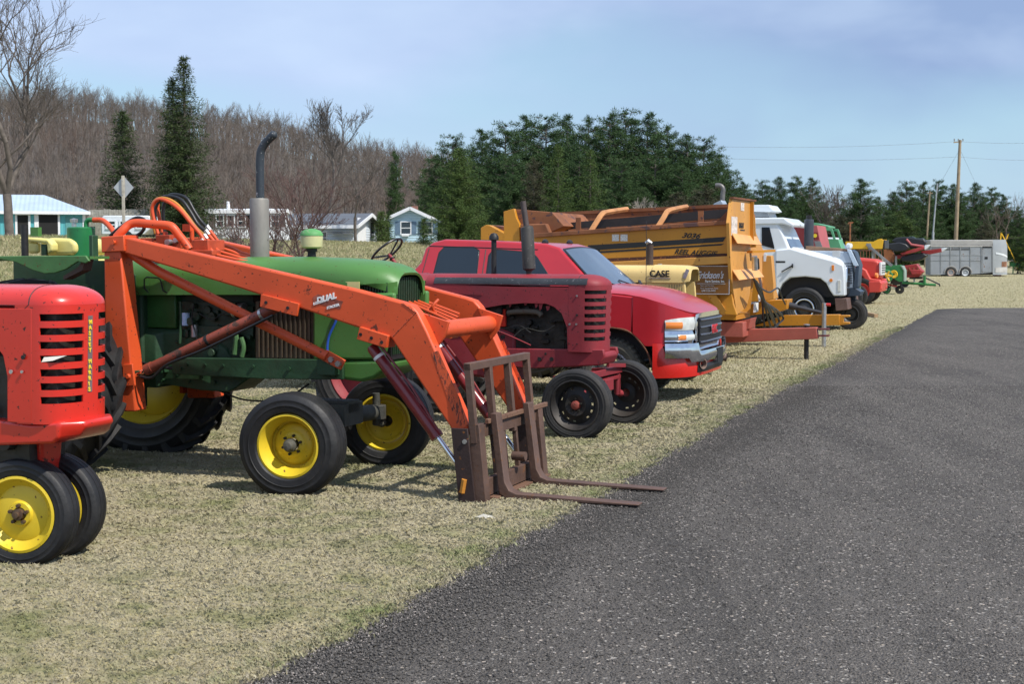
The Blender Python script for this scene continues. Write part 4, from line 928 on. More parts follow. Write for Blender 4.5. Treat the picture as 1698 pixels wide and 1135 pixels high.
for o_, s in zip(arms, (-1, 1)):
    q = J.poly([(432, 488), (495, 504), (491, 525), (430, 509)], -.69); MB().prism(q, s*.685, s*.66).build('cylinder_bracket', ORG, o_, bevel=.004)
    q = J.poly([(596, 542), (644, 557), (639, 578), (591, 563)], -.69); MB().prism(q, s*.69, s*.52).build('tilt_bracket', ORG, o_, bevel=.006)
    mb = MB()
    for a_, b_ in ((598, 555), (616, 561), (633, 568), (441, 502), (477, 511)):
        x, z = J.q(a_, b_, -.69); MB().cyl((x, s*.688, z), (x, s*.694, z), .013, 12).build('pin_hole', BLK, o_, smooth=0)
    q = [J.q(a_, b_, -.66) for a_, b_ in ((716, 585), (727, 582), (762, 660), (776, 705), (762, 716))]
    MB().prism(q, s*.663, s*.6605).build('scraped_paint', ORGW, o_, smooth=0)
    for pa, pb in (((690, 518), (650, 560)), ((668, 503), (690, 519))):
        A_, B_w = J.q(*pa, -.66), J.q(*pb, -.66); MB().tube([(A_[0], s*.660, A_[1]), (B_w[0], s*.660, B_w[1])], .005, 6).build('weld_bead', ORGW, o_)
    # gusset inside the knee
    q = [J.q(a_, b_, -.66) for a_, b_ in ((690, 520), (735, 535), (728, 560), (714, 580))]; MB().prism(q, s*.56, s*.53).build('gusset', ORG, o_, bevel=.004)
x, z = J.q(706, 549, -.6); MB().cyl((x+.05, -.55, z), (x+.05, .55, z), .068, 24).build('cross_tube', ORG, jd)
# diagonal braces
for s in (-1, 1):
    P0, P1, P2, P3 = [J.q(a_, b_, -.60) for a_, b_ in ((200, 412), (258, 450), (528, 594), (551, 609))]
    mb = MB().tube([(P0[0], s*.56, P0[1]), (P1[0], s*.57, P1[1]), (P2[0], s*.46, P2[1])], .040, 16); mb.beam((P2[0]-.03, s*.455, P2[1]+.015), (P3[0], s*.42, P3[1]), .03, .085)
    b_ = mb.build('diagonal_brace', ORG, jd, bevel=.004)
    for w_ in (.3, .8):
        x, z = P2[0]+(P3[0]-P2[0])*w_, P2[1]+(P3[1]-P2[1])*w_; MB().cyl((x, s*.44, z), (x, s*.475, z), .024, 6).build('bolt', ZINC, b_, smooth=0)
    MB().box(J.q(548, 600, -.36)[0]-.08, J.q(548, 600, -.36)[0]+.08, min(s*.36, s*.44), max(s*.36, s*.44), .90, 1.02).build('brace_mount', DGRN, jd, bevel=.004)
# lift cylinders
def cyl_between(a, b, y, rr, rod, frac, mt, nm, s, rodend=True, yq=None):
    A, B = J.q(*a, -.6 if yq is None else yq), J.q(*b, -.6 if yq is None else yq); A = Vector((A[0], s*y, A[1])); B = Vector((B[0], s*y, B[1])); C = A.lerp(B, frac)
    mb = MB().tube([A, A+(C-A)*.02, C-(C-A)*.05, C-(C-A)*.05, C], [rr*.8, rr, rr, rr*1.12, rr*1.12], 20); c_ = mb.build(nm, mt, jd, smooth=50)
    MB().tube([C, B], rod, 14).build('rod', CHR, c_); return c_, A, B, C
for s in (-1, 1):
    c_, A, B, C = cyl_between((462, 508), (214, 628), .60, .042, .022, .88, CYLBR, 'lift_cylinder', s)
    for t in (.12, .52):
        P = A.lerp(C, t); d = (C-A).normalized(); MB().tube([P-d*.012, P+d*.012], .048, 16).build('hose_clamp', BLK if t > .3 else ZINC, c_)
    MB().tube(curve([tuple(C+Vector((-.02, -.05*1, -.05))), tuple(C+Vector((.10, s*.06, -.05))), tuple(C+Vector((.25, s*.06, .06))), tuple(A.lerp(C, .5)+Vector((0, s*.06, -.07))), tuple(A+Vector((-.02, s*.05, -.07)))], 6), .012, 8).build('hose', HOSE, c_)
    c_, A, B, C = cyl_between((612, 575), (766, 788), .56, .046, .022, .72, MAROON, 'tilt_cylinder', s)
    P = A.lerp(C, .12); d = (C-A).normalized(); MB().tube([P-d*.012, P+d*.012], .0475, 20).build('label_band', WT, c_)
    MB().tube([tuple(A+Vector((.02, -.0, .075))), tuple(A.lerp(C, .5)+Vector((.055, 0, .075*.6))), tuple(C+Vector((0, 0, .06)))], .010, 8).build('steel_line', MAROON, c_)
# guard pipe, hydraulic valve, hoses over the hood
MB().tube(curve([jq(193, 394, -.58), jq(203, 383, -.56), jq(214, 373, -.52), jq(228, 370, -.5), jq(252, 372, -.5), jq(277, 374, -.5), jq(287, 378, -.5), jq(297, 391, -.48), jq(306, 402, -.46), jq(314, 414, -.45)], 4), .035, 14).build('guard_pipe', ORG, jd)
mb = MB(); mb.box(*jbox((258, 390), (282, 412), -.3, -.1)); mb.box(*jbox((283, 396), (300, 412), -.28, -.16)); mb.box(*jbox((232, 395), (256, 402), -.25, -.19)); mb.box(*jbox((318, 398), (345, 416), -.3, -.05))
for a_, b_ in ((262, 388), (274, 388), (288, 392)): x, z = J.q(a_, b_, -.2); mb.cyl((x, -.2, z-.05), (x, -.2, z+.02), .022, 10)
mb.box(*jbox((312, 415), (352, 424), -.33, -.2)); mb.build('valve_block', mat('valve_red', (.42, .06, .02), .5, var=.3, vs=8, rust=.2, dirt=.2), jd, bevel=.006)
mb = MB(); x, z = J.q(278, 402, -.32)
mb.cyl((x, -.33, z), (x, -.28, z), .026, 12); x, z = J.q(292, 399, -.3); mb.cyl((x, -.32, z), (x, -.26, z), .02, 12); mb.build('valve_spool', ZINC, jd)
mb = MB(); x, z = J.q(313, 378, -.2); mb.box(x-.035, x+.03, -.24, -.17, z-.03, z+.03); mb.cyl((x+.03, -.2, z-.12), (x+.03, -.2, z-.02), .018, 10); mb.build('relief_valve', ORG, jd)
HO = mat('ochre_hose', (.42, .17, .02), .45, var=.4, vs=4, bump=0)
H = [([(262, 388), (254, 360), (253, 342), (263, 331), (280, 335), (300, 350), (318, 372), (333, 390), (341, 404)], -.25, ORG), ([(258, 388), (251, 355), (256, 334), (272, 329), (292, 338), (310, 358), (325, 378), (340, 392)], -.15, HO),
     ([(260, 388), (257, 350), (268, 329), (285, 326), (302, 333), (316, 352), (328, 372), (341, 384)], .0, HOSE), ([(272, 388), (271, 345), (279, 326), (293, 323), (310, 330), (322, 350), (334, 368), (347, 381)], .1, HOSE), ([(269, 386), (262, 350), (262, 338)], .05, ORG), ([(183, 391), (200, 377), (222, 363), (233, 362), (241, 368), (236, 384), (222, 394)], -.4, HOSE)]
for pts, y, m_ in H: MB().tube(curve([jq(a_, b_, y) for a_, b_ in pts], 5), .015, 10).build('hydraulic_hose', m_, jd)
for k, (y, dx, dy) in enumerate(((-.25, 0, 0), (-.17, 3, -7), (-.02, 6, -14), (.10, 8, -21))):
    pts = [(340+dx*1.0, 404+dy), (352+dx, 417+dy*.9), (361+dx, 424+dy*.85), (378+dx, 428+dy*.75), (400, 433+dy*.62), (420, 436+dy*.5)]
    MB().tube([jq(a_, b_, y) for a_, b_ in pts], .016, 10).build('hydraulic_pipe', ORG, jd); P, Q = jq(pts[0][0]-5, pts[0][1]-7, y), jq(*pts[0], y); MB().tube([P, Q], .021, 8).build('hose_fitting', ZINC, jd)
mb = MB()
for k in range(4): mb.tube([jq(445, 422+k*3.2, .15), jq(470, 426+k*3.2, .15)], .015, 8)
mb.build('pipe_bundle', ORG, jd)
# pipes running between the arms
q = J.poly([(652, 474), (765, 507), (769, 516), (655, 484)], .3)
for k in range(4):
    y = .33-.09*k; A, B = J.q(655+k*1.5, 481+k*4.2, y), J.q(762+k*-2, 522+k*5., y)
    MB().tube([(A[0]-.5, y, A[1]+.16), (A[0], y, A[1]), (B[0], y, B[1])], .014, 8).build('arm_pipe', ORG, jd)
for a_, b_, c_, d_ in ((727, 497, 722, 520), (716, 508, 712, 528)): A, B = jq(a_, b_, .1), jq(c_, d_, .1); MB().tube(curve([A, ((A[0]+B[0])/2-.02, .06, (A[2]+B[2])/2), B], 3), .013, 8).build('pipe_elbow', ORG, jd)
# maker's letters on the arm
ang = math.atan2(-(J.q(590, 512, -.66)[1]-J.q(520, 493, -.66)[1]), (J.q(590, 512, -.66)[0]-J.q(520, 493, -.66)[0]))
x, z = J.q(520, 501, -.662)
pl = MB().prism(J.poly([(519, 493), (527, 488), (569, 500), (564, 513), (520, 502)], -.662), -.6625, -.6602).build('decal_patch', mat('decal_brown', (.30, .07, .04), .6, var=.5, vs=20), arms[0], smooth=0)
text('DUAL', .062, side_M(x+.03, -.664, z-.012, R(15)), WT, 'lettering', arms[0], bold=.003, sx=1.05, shear=.25); text('LOADR', .026, side_M(x+.0, -.664, z-.024, R(15)), WT, 'lettering', arms[0], bold=.0015, shear=.2); text('STACKER', .026, side_M(x+.115, -.664, z-.054, R(15)), WT, 'lettering', arms[0], bold=.0015, shear=.2)
# ---------------------------------------------------------------- pallet fork frame
XF = 1.46
def qf(a, b, x): return J.qx(a, b, x)
ff = MB(); TB = .052
yn, yf = -.70, .52
def lean(z): return 1.385+.095*(1-z/1.05)     # frame leans
def fpost(y, z0, z1, w=TB, t=TB, dx=0): return [(lean(z0)+dx, y, z0), (lean(z1)+dx, y, z1)]
mb = MB(); mb.beam(*fpost(yn+.02, .46, 1.045), TB, TB, up=(0, 1, 0)); ys_ = [yn+.02, -.30, .10, yf]
for y in ys_[1:]: mb.beam(*fpost(y, .46, 1.0), TB, TB, up=(0, 1, 0))
mb.beam((lean(1.02), yn-.006, 1.02), (lean(1.02), yf+.026, 1.02), TB+.004, TB+.004)
root_ff = mb.build('pallet_fork_frame', STEEL, jd, bevel=.004)
MB().beam((lean(.62)+.045, yn+.18, .605), (lean(.62)+.045, yf+.26, .605), .03, .035).build('hanger_bar', mat('rusty_bar', (.17, .09, .055), .7, rust=.4), root_ff, bevel=.003)
MB().beam((lean(.52), yn+.10, .535), (lean(.52), yf+.10, .535), .05, .09).build('upper_crossbar', STEEL, root_ff, bevel=.004)
MB().beam((lean(.1), yn+.10, .12), (lean(.1), yf+.16, .12), .05, .13).build('lower_crossbar', STEEL, root_ff, bevel=.004); MB().beam((lean(.02)+.05, yn+.14, .035), (lean(.02)+.05, yf+.12, .035), .07, .03).build('bottom_lip', mat('rusty_bar', (.17, .09, .055)), root_ff, bevel=.003)
for y in (yn+.05, yf+.10): MB().beam((lean(.0)+.01, y, .01), (lean(.6)+.01, y, .60), .085, .10, up=(0, 1, 0)).build('side_post', STEEL, root_ff, bevel=.005)
for y in (-.12, .14): MB().beam(*fpost(y, .15, .52), .035, .035, up=(0, 1, 0)).build('inner_post', STEEL, root_ff, bevel=.003)
for y in (yn-.02, .0, yf+.02):
    q = [(1.27, .57), (1.40, .57), (1.46, .03), (1.33, .03)]; MB().prism(q, y-.012, y+.012).build('hook_plate', DSTEEL, root_ff, bevel=.003)
MB().cyl((lean(.3)+.02, .0, .28), (lean(.3)+.13, .0, .28), .035, 16).build('pivot_pin', STEEL, root_ff); MB().tube([(1.36, yn-.035, .10), (1.38, yn-.04, .20)], .022, 6).build('grease_tab', mat('orange_tab', (.55, .22, .03), .5), root_ff)
x, z = J.q(771, 733, yn-.03); MB().cyl((x, yn-.03, z), (x, yn-.045, z), .018, 6).build('bolt', ZINC, root_ff, smooth=0)
for y, zt in ((-.42, .66), (.27, .67)):
    A = (lean(zt)+.075, zt); B = (lean(.1)+.09, .10); t_ = .04
    prof = [(A[0]-t_/2, A[1]), (A[0]+t_/2+.01, A[1]), (B[0]+t_/2+.01, .15), (B[0]+.065, .09), (B[0]+.12, .068), (2.62, .050), (2.62, .038), (B[0]+.05, .024), (B[0]-.01, .06), (B[0]-t_/2-.005, .13)]
    f = MB().prism(prof, y-.055, y+.055).build('fork_tine', STEEL, root_ff, bevel=.005, seg=2)
    MB().cyl((A[0]+.026, y, zt-.045), (A[0]+.034, y, zt-.045), .016, 12).build('pin_hole', BLK, f, smooth=0)
tg = MB().add([(1.36, -.30, .93), (1.36, -.20, .93), (1.385, -.215, .80), (1.38, -.30, .74)], [(0, 1, 2, 3)]).build('price_tag', TAGM, solid=.002, loc=J.o, rot=-J.th); tag(tg, 'blank white paper tag hanging inside the brown pallet fork frame', 'price tag')
# ================================================================ Massey style tractors
def massey(F, name, label, w, x0, xf, xr, z_top, z_slot_top, pitch, slot_h, zb, red, arch=None, text_=None, band=None, below=.0, slots=7):
    root = vthing(name, label, 'tractor', F); L_ = xf-x0; z1 = z_slot_top+slot_h*1.2
    def plan(t, s=1., off=0.):
        c, sn = math.cos(t), math.sin(t); e = .72
        return (x0+(L_*s+off)*abs(sn)**e, -(w*s+off)*math.copysign(abs(c)**e, c))
    ts = [math.pi*i/48 for i in range(49)]
    # dome / hood top
    def plan2(t, sx, sy, off):
        c, sn = math.cos(t), math.sin(t); e = .72+.28*(1-sx)
        return (x0+(L_*sx+off)*abs(sn)**e, -(w*sy+off)*math.copysign(abs(c)**e, c))
    dome = lambda sx, sy, off=0.: [(xr, -(w*sy+off), None)]+[plan2(t, sx, sy, off)+(None,) for t in ts]+[(xr, (w*sy+off), None)]
    rows = []; K = 12
    for k in range(K+1):
        ph = math.pi/2*k/K; z = z1+(z_top-z1)*math.sin(ph)**1.0
        rows.append([(x, y, z) for x, y, _ in dome(max(.02, math.cos(ph)**.95), max(.02, math.cos(ph)**.55))])
    MB().grid(rows).build('hood', red, root, solid=.008, smooth=60)
    ph_ = [math.pi/2*k/10 for k in range(11)]; L1_ = [(x0-.002, -(w*math.cos(p)**.55+.003), z1+(z_top-z1)*math.sin(p)+.003) for p in ph_]; L2_ = [(x, -y, z) for x, y, z in reversed(L1_[:-1])]
    MB().tube([(x0-.06, -w-.003, zb+.02)]*0+[(x0-.03, -w-.003, z1-.02)]+L1_+L2_, .0035, 5).build('hood_seam', BLK, root)
    if band:
        rws = []
        for k in range(5):
            ph = math.pi/2*(band[0]+(band[1]-band[0])*k/4); s = math.cos(ph)**.55; z = z1+(z_top-z1)*math.sin(ph)
            rws.append([(xr+.1+(x0+.10-xr-.1)*i/10, -(w*s+.007)-.0, z+.002) for i in range(11)])
        MB().grid(rws).build('black_stripe', mat('worn_black_stripe', (.03, .033, .036), .5, var=.3, rust=.12, rcol=(.35, .33, .33), rs=14, dirt=.3, dcol=(.10, .10, .11)), root, solid=.003)
    # nose with slots: strips stacked in z
    zs = [z1]; kinds = []
    z = z_slot_top
    for i in range(slots):
        zs.append(z); kinds.append('bar'); zs.append(z-slot_h); kinds.append('slot'); z -= pitch
    zs.append(zb); kinds.append('bar')
    tap = lambda z: 1-.10*(z1-z)/(z1-zb)
    def rowat(z, off=0.): return [(x0-.10, -w-off, z)]+[((plan(t, 1, off)[0]-x0)*tap(z)+x0, plan(t, 1, off)[1], z) for t in ts]+[(x0-.10, w+off, z)]
    mb = MB(); n = len(ts)+2
    rws = [rowat(z) for z in zs]; base = 0; mb.v = [p for r_ in rws for p in r_]
    for i, kd in enumerate(kinds):
        for k in range(n-1):
            u = (k-1)/48.
            if kd == 'slot' and (.055 < u < .44 or .56 < u < .945): continue
            mb.f.append((i*n+k, i*n+k+1, (i+1)*n+k+1, (i+1)*n+k))
    g_ = mb.build('grille', red, root, solid=.010, smooth=60, bevel=0)
    MB().box(x0-.06, x0+L_*.62, -w*.78, w*.78, zb+.02, z1-.01).build('radiator', GREASE, root)
    if text_:
        zt = z_slot_top-slot_h*.9; st = (zt-(zb+.17))/len(text_)
        xs_ = lambda z: x0+L_*tap(z)+.007
        MB().loft([[(xs_(z), -.012-.010, z), (xs_(z)+.001, -.022+.040, z), (xs_(z)-.003, .018, z), (xs_(z)-.003, -.022, z)] for z in (zt+.02, zt-st*len(text_))]).build('name_strip', mat('strip_grey', (.16, .12, .12), .5), g_, smooth=0)
        for i, ch in enumerate(text_):
            if ch == ' ': continue
            zc = zt-st*(i+.85); M_ = Matrix.Translation((xs_(zc)+.003, -.019, zc)) @ Matrix.Rotation(R(90), 4, 'Z') @ Matrix.Rotation(R(90), 4, 'X')
            text(ch, st*1.02, M_, YT, 'letter', g_, bold=.0012, sx=1.1)
    return root, plan
# ---- red tricycle tractor at the left edge
M1 = Frame(42, 941, 21, y0=-.125)
w1 = .255; x0_, _ = M1.q(50, 560, -w1); xf_, _ = M1.q(150, 560, 0); _, zt_ = M1.q(60, 473, 0.); _, zs_ = M1.q(95, 521.7, -w1); _, zs2 = M1.q(95, 660, -w1); _, zb_ = M1.q(95, 706, -w1)
pt = (zs_-zs2)/6
m1, plan1 = massey(M1, 'farm_tractor', 'bright red tractor with slotted grille and paired yellow front wheels at the left edge', w1, x0_, xf_, x0_-1.9, zt_, zs_, pt, pt*.52, zb_, RED1, text_='MASSEY HARRIS')
FD = [(-.02, .17), (-.03, .15), (-.035, .10), (-.03, .07), (-.055, .06), (-.06, .03)]
for s in (-1, 1):
    wheel(m1, (0, s*.125, .325), .325, .165, .215, YEL, RUB, [(.0, .172), (-.02, .166), (-.028, .15), (-.032, .10), (-.036, .075), (-.052, .066), (-.052, .04)], steer=R(12), flip=s > 0, ribs=3, bolts=5, boltr=.052, bolty=-.055, hub=[(-.05, .035), (-.085, .033), (-.088, .02), (-.11, .018), (-.112, 0)], hubm=mat('rusty_hub', (.08, .05, .03), .6, .3, var=.5, rust=.4), bm=mat('rusty_hub', (.08, .05, .03)))
sp_ = lambda pts, y=-w1-.006: M1.poly(pts, y)
for s in (-1, 1):
    q = sp_([(-420, 510), (-420, 590), (-230, 590), (-120, 600), (-40, 560), (-10, 570), (5, 590), (12, 625), (12, 700), (52, 703), (52, 512)]); MB().prism(q, s*(w1+.006), s*(w1-.006)).build('side_panel', RED1, m1, bevel=.003)
mb = MB(); q = M1.poly([(-60, 690), (50, 705), (118, 702), (120, 712), (108, 728), (85, 737), (-60, 742)], -w1); mb.loft([[(x, y, z) for x, z in q] if abs(y) < .2 else [(min(x, q[2][0]-.10), y, z) for x, z in q] for y in (-w1*.95, -.12, .12, w1*.95)]); mb.build('front_casting', RED1, m1, bevel=.03, seg=3)
mb = MB().loft([[(x_+.0, y, z) for x_, y in ((-.11*k, -.11*k), (.13*k, -.11*k), (.13*k, .11*k), (-.11*k, .11*k))] for z, k in ((zb_-.02, 1.5), (zb_-.09, .9), (.42, .72), (.33, .6), (.26, .6))]); mb.build('front_pedestal', RED1, m1, bevel=.02, seg=3)
MB().cyl((0, -.2, .325), (0, .2, .325), .03, 12).build('front_axle', BLK, m1)
mb = MB().box(x0_-1.6, x0_-.1, -.16, .16, .60, 1.25)
for i in range(16): xx = x0_-.2-rg.uniform(0, 1.2); zz = rg.uniform(.7, 1.2); mb.cyl((xx, -.16, zz), (xx, -.16-rg.uniform(.03, .08), zz), rg.uniform(.02, .05), 10)
mb.build('engine', GREASE, m1, bevel=.004)
MB().box(x0_-3.0, x0_-1.6, -.2, .2, .55, 1.3).build('transmission_case', RED1, m1, bevel=.03)
for s in (-1, 1): wheel(m1, (-2.35, s*.85, .68), .66, .30, .45, YEL, RUB, [(-.02, .40), (.0, .3), (-.02, .12)], flip=s > 0, ribs=0, lugs=20, lugh=.04, bolts=6, boltr=.1, bolty=-.03, hub=[(-.02, .1), (-.08, .08), (-.1, 0)], hubm=RED1)
MB().cyl((-2.35, -.85, .68), (-2.35, .85, .68), .07, 14).build('rear_axle', RED1, m1)
mb = MB(); mb.box(x0_-3.0, x0_-2.6, -.22, .22, 1.32, 1.40); mb.build('seat', RED1, m1, bevel=.03); MB().tube([(x0_-1.9, 0, 1.35), (x0_-2.2, 0, 1.55)], .018, 8).build('steering_column', BLK, m1)
MB().tube([(x0_-2.2+.17*math.cos(a)*.5, .19*math.sin(a), 1.55+.17*math.cos(a)*.86) for a in [6.283*i/24 for i in range(24)]], .012, 8, closed=True).build('steering_wheel', BLK, m1)
# bolts, holes on the nose
for a_, b_, r_ in ((19, 617, .012), (37, 617, .009), (39, 593, .013), (21, 592, .0), (133, 691-15, .0)):
    if r_: x, z = M1.q(a_, b_, -w1-.012); MB().cyl((x, -w1-.012, z), (x, -w1-.020, z), r_, 12).build('bolt', ZINC if r_ < .013 else BLK, m1, smooth=0)
tg = MB().add([(xf_-.16, -w1*.93, zs_-pt*3.5), (xf_-.07, -w1*.86-.03, zs_-pt*3.35), (xf_-.01, -w1*.6-.05, zs_-pt*3.0), (xf_-.13, -w1*.86-.03, zs_-pt*3.12)], [(0, 1, 2, 3)]).build('price_tag', TAGM, solid=.002, loc=M1.o, rot=-M1.th); tag(tg, 'small paper price tag tucked in the bright red slotted grille', 'price tag')
# ---- faded red wide-front tractor
M2 = Frame(957, 731, 24, y0=-.66)
w2 = .25; x0b, _ = M2.q(958, 520, -w2); xfb, _ = M2.q(1008, 500, -.02); _, zt_ = M2.q(850, 455, 0.); _, zs_ = M2.q(985, 482, -w2); _, zs2 = M2.q(985, 560, -w2); _, zb_ = M2.q(985, 585, -w2); pt = (zs_-zs2)/6
xrb = M2.q(706, 470, -w2)[0]
m2, plan2 = massey(M2, 'farm_tractor', 'faded dull red tractor with black hood stripe and bare black front wheels', w2, x0b, xfb, xrb, zt_, zs_, pt, pt*.5, zb_, RED2, band=(.03, .45))
for s in (-1, 1):
    q = M2.poly([(704, 470), (850, 476), (961, 477), (961, 585), (941, 582), (940, 544), (931, 520), (918, 509), (905, 504), (870, 503), (832, 506), (799, 512), (775, 524), (704, 530)], -w2-.004); MB().prism(q, s*(w2+.004), s*(w2-.008)).build('side_panel', RED2, m2, bevel=.002)
    q = M2.poly([(815, 578), (1000, 580), (1002, 590), (995, 606), (880, 612), (815, 605)], -w2+.03); MB().prism(q, s*.22, s*.17).build('frame_rail', RED2, m2, bevel=.01)
mb = MB().prism(M2.poly([(940, 586), (1000, 585), (1003, 592), (996, 606), (940, 610)], -.2), -.21, .21); mb.build('front_casting', RED2, m2, bevel=.015)
MB().loft([[(x, -w2-.012, z), (x, -w2+.0, z), (x, -w2+.0, z+.022), (x, -w2-.012, z+.022)] for x, z in (M2.q(735, 487, -w2), M2.q(800, 490, -w2))]).build('trim_bar', RED2, m2)
mb = MB(); x0, z1 = M2.q(792, 500, -.12); x1, z0 = M2.q(936, 580, -.12); mb.box(x0, x1, -.12, .12, z0, z1)
rg = random.Random(9)
for i in range(40):
    x = rg.uniform(x0+.02, x1-.05); z = rg.uniform(z0+.05, z1-.02)
    if rg.random() < .45: mb.cyl((x, -.12, z), (x, -.12-rg.uniform(.02, .08), z), rg.uniform(.012, .04), 10)
    else: mb.box(x, x+rg.uniform(.02, .10), -.12-rg.uniform(.01, .06), -.11, z, z+rg.uniform(.012, .05))
mb.build('engine', GREASE, m2, bevel=.003, seg=1)
mq = lambda a_, b_, y: (M2.q(a_, b_, y)[0], y, M2.q(a_, b_, y)[1])
MB().tube(curve([mq(842, 519, -.2), mq(860, 517, -.2), mq(890, 518, -.2), mq(898, 524, -.2)], 4), .028, 10).build('exhaust_manifold', mat('rusty_manifold', (.09, .07, .05), .8, rust=.4), m2)
for pts, r_, m_ in (([(800, 540), (840, 555), (880, 573)], .008, RED2), ([(800, 528), (830, 545), (860, 540), (880, 552)], .004, BLK), ([(850, 560), (870, 545), (900, 550), (920, 540)], .004, GAUNT)):
    MB().tube(curve([mq(a_, b_, -.215) for a_, b_ in pts], 4), r_, 6).build('linkage_rod', m_, m2)
MB().box(*(lambda a, b: (a[0], b[0], -.16, -.13, b[1], a[1]))(M2.q(818, 513, -.16), M2.q(838, 542, -.16))).build('red_fan_shroud', RED1, m2)
MB().box(*(lambda a, b: (a[0], b[0], -.18, -.16, b[1], a[1]))(M2.q(812, 505, -.18), M2.q(832, 528, -.18))).build('oil_bath_canister', BLK, m2)
x = M2.q(819, 455, 0)[0]; MB().cyl((x, 0, z_ := M2.q(819, 470, 0)[1]), (x, 0, M2.q(819, 397, 0)[1]), .028, 14).build('intake_pipe', BLK, m2)
zc = M2.q(819, 397, 0)[1]; MB().lathe([(zc-.01, .03), (zc-.005, .052), (zc+.03, .050), (zc+.06, .03), (zc+.068, 0)], ZM(x), 20).build('intake_cap', BLK, m2)
P = [mq(878, 466, -.05), mq(877, 450, -.05), mq(877.5, 446, -.05), mq(874, 381, -.05), mq(873.5, 377, -.05), mq(873, 375, -.05)]
MB().tube(P, [.022, .03, .068, .068, .062, .03], 20).build('muffler', mat('sooty_muffler', (.05, .048, .045), .6, .3, var=.4, rust=.12, rcol=(.3, .28, .26), rs=12, dirt=.3), m2, smooth=50)
MB().tube([mq(873, 376, -.05), mq(867, 334, -.05)], .030, 14).build('exhaust_pipe', mat('brown_pipe', (.09, .07, .065), .7, .3, var=.3, rust=.2), m2)
for a_, b_, r_ in ((957, 491, .010), (945, 538, .011), (956, 538, .011), (957, 523, .012), (944, 570, .007), (957, 571, .007), (1003, 492, .006), (895, 596, .022), (915, 596, .022), (905, 587, .012)):
    yy_ = -w2-.004 if b_ < 580 else -.222
    x, z = M2.q(a_, b_, yy_); MB().cyl((x, yy_-.004, z), (x, yy_-.012, z), r_, 12).build('bolt', ZINC if b_ in (491, 538) else BLK, m2, smooth=0)
for k, (a_, b_) in enumerate(((818, 505), (843, 503), (868, 504), (886, 505), (893, 507), (905, 512))):
    x, z = M2.q(a_, b_-1, -.235); h_ = (.03, .05, .025, .045, .06, .03)[k]; MB().prism([(x, z+.02), (x+.05, z+.02), (x+.035, z-h_*.6), (x+.015, z-h_)], -.238, -.234).build('torn_panel_edge', RED2, m2, smooth=0)
for s in (-1, 1):
    wheel(m2, (.0 if s < 0 else .03, s*.66, .355), .355, .19, .245, mat('dirty_black_wheel', (.028, .025, .023), .6, .1, var=.4, vs=6, dirt=.5, dcol=(.08, .06, .045)), RUBG, [(-.0, .19), (-.012, .172), (-.018, .155), (-.03, .125), (-.05, .105), (-.045, .07), (-.03, .045)], steer=R(3), flip=s > 0, ribs=4, bolts=5, boltr=.062, bolty=-.045, holes=14, hr=(2, 2), hub=[(-.03, .05), (-.075, .042), (-.085, .02), (-.086, 0)], hubm=mat('red_hub', (.25, .05, .035), .6, rust=.3))
    mb = MB().tube([(.0, s*.50, .68), (.0, s*.51, .36), (.0, s*.6, .355)], [.03, .035, .04], 10); mb.build('spindle', RED2, m2)
    MB().beam((.0, s*.54, .62), (-.3, s*.54, .60), .03, .04).build('steering_arm', RED2, m2)
mb = MB().beam((0, -.55, .62), (0, .55, .62), .08, .07); mb.beam((0, -.55, .54), (0, .55, .54), .05, .04); mb.beam((0, -.12, .50), (0, .12, .50), .2, .12); mb.build('front_axle', RED2, m2, bevel=.006)
mb = MB().beam((.06, .05, .70), (.06, .56, .66), .03, .04); mb.build('tie_rod', RED2, m2)
mb = MB().loft([[(x, y, z) for y, z in ((-w_, zb), (-w_, zt), (w_, zt), (w_, zb))] for x, w_, zb, zt in ((-2.7, .2, .55, 1.15), (-1.9, .24, .5, 1.2), (-1.4, .18, .55, 1.2), (-.9, .15, .5, 1.0))]); mb.build('transmission_case', RED2, m2, bevel=.03)
mb = MB().prism(M2.poly([(664, 476), (672, 458), (690, 452), (704, 458), (712, 468), (712, 560), (664, 560)], -.1), -.2, .2); mb.build('cowl', RED2, m2, bevel=.04, seg=3)
for s in (-1, 1):
    wheel(m2, (-2.25, s*.80, .66), .64, .31, .42, RED2, RUBG, [(-.02, .37), (.0, .3), (-.02, .12)], flip=s > 0, ribs=0, lugs=20, lugh=.038, bolts=6, boltr=.1, bolty=-.03, hub=[(-.02, .1), (-.08, .08), (-.1, 0)], hubm=RED2)
    rr_ = []
    for k in range(15):
        a = R(20+120*k/14); rr_.append([(-2.25+.72*math.cos(a), s*y, .66+.72*math.sin(a)) for y in (.50, .62, .96)])
    MB().grid(rr_).build('fender', RED2, m2, solid=.008)
MB().cyl((-2.25, -.8, .66), (-2.25, .8, .66), .06, 14).build('rear_axle', RED2, m2)
MB().loft([[(-2.75+dx, y*k, 1.18+dz) for y in (-.2, .2)]+[(-2.75+dx+.0, .2*k, 1.2+dz), (-2.75+dx, -.2*k, 1.2+dz)] for dx, dz, k in ((0, .08, .7), (.15, 0, 1), (.35, 0, 1), (.42, .03, .8))]).build('seat', RED2, m2, bevel=.005)
sc = Vector(mq(641, 417, 0)); ax = (sc-Vector(mq(690, 480, 0))).normalized(); u_ = Vector((0, 1, 0)); v_ = ax.cross(u_)
u_ = Vector((0, 1, 0)); st = MB().tube([sc+(u_*math.cos(a)+v_*math.sin(a))*.205 for a in [6.283*i/32 for i in range(32)]], .0125, 8, closed=True).build('steering_wheel', HOSE, m2)
for k in range(3):
    a = 6.283*k/3+.5; MB().tube([sc-ax*.06, sc-ax*.03+(u_*math.cos(a)+v_*math.sin(a))*.1, sc+(u_*math.cos(a)+v_*math.sin(a))*.2], .010, 6).build('spoke', HOSE, st)
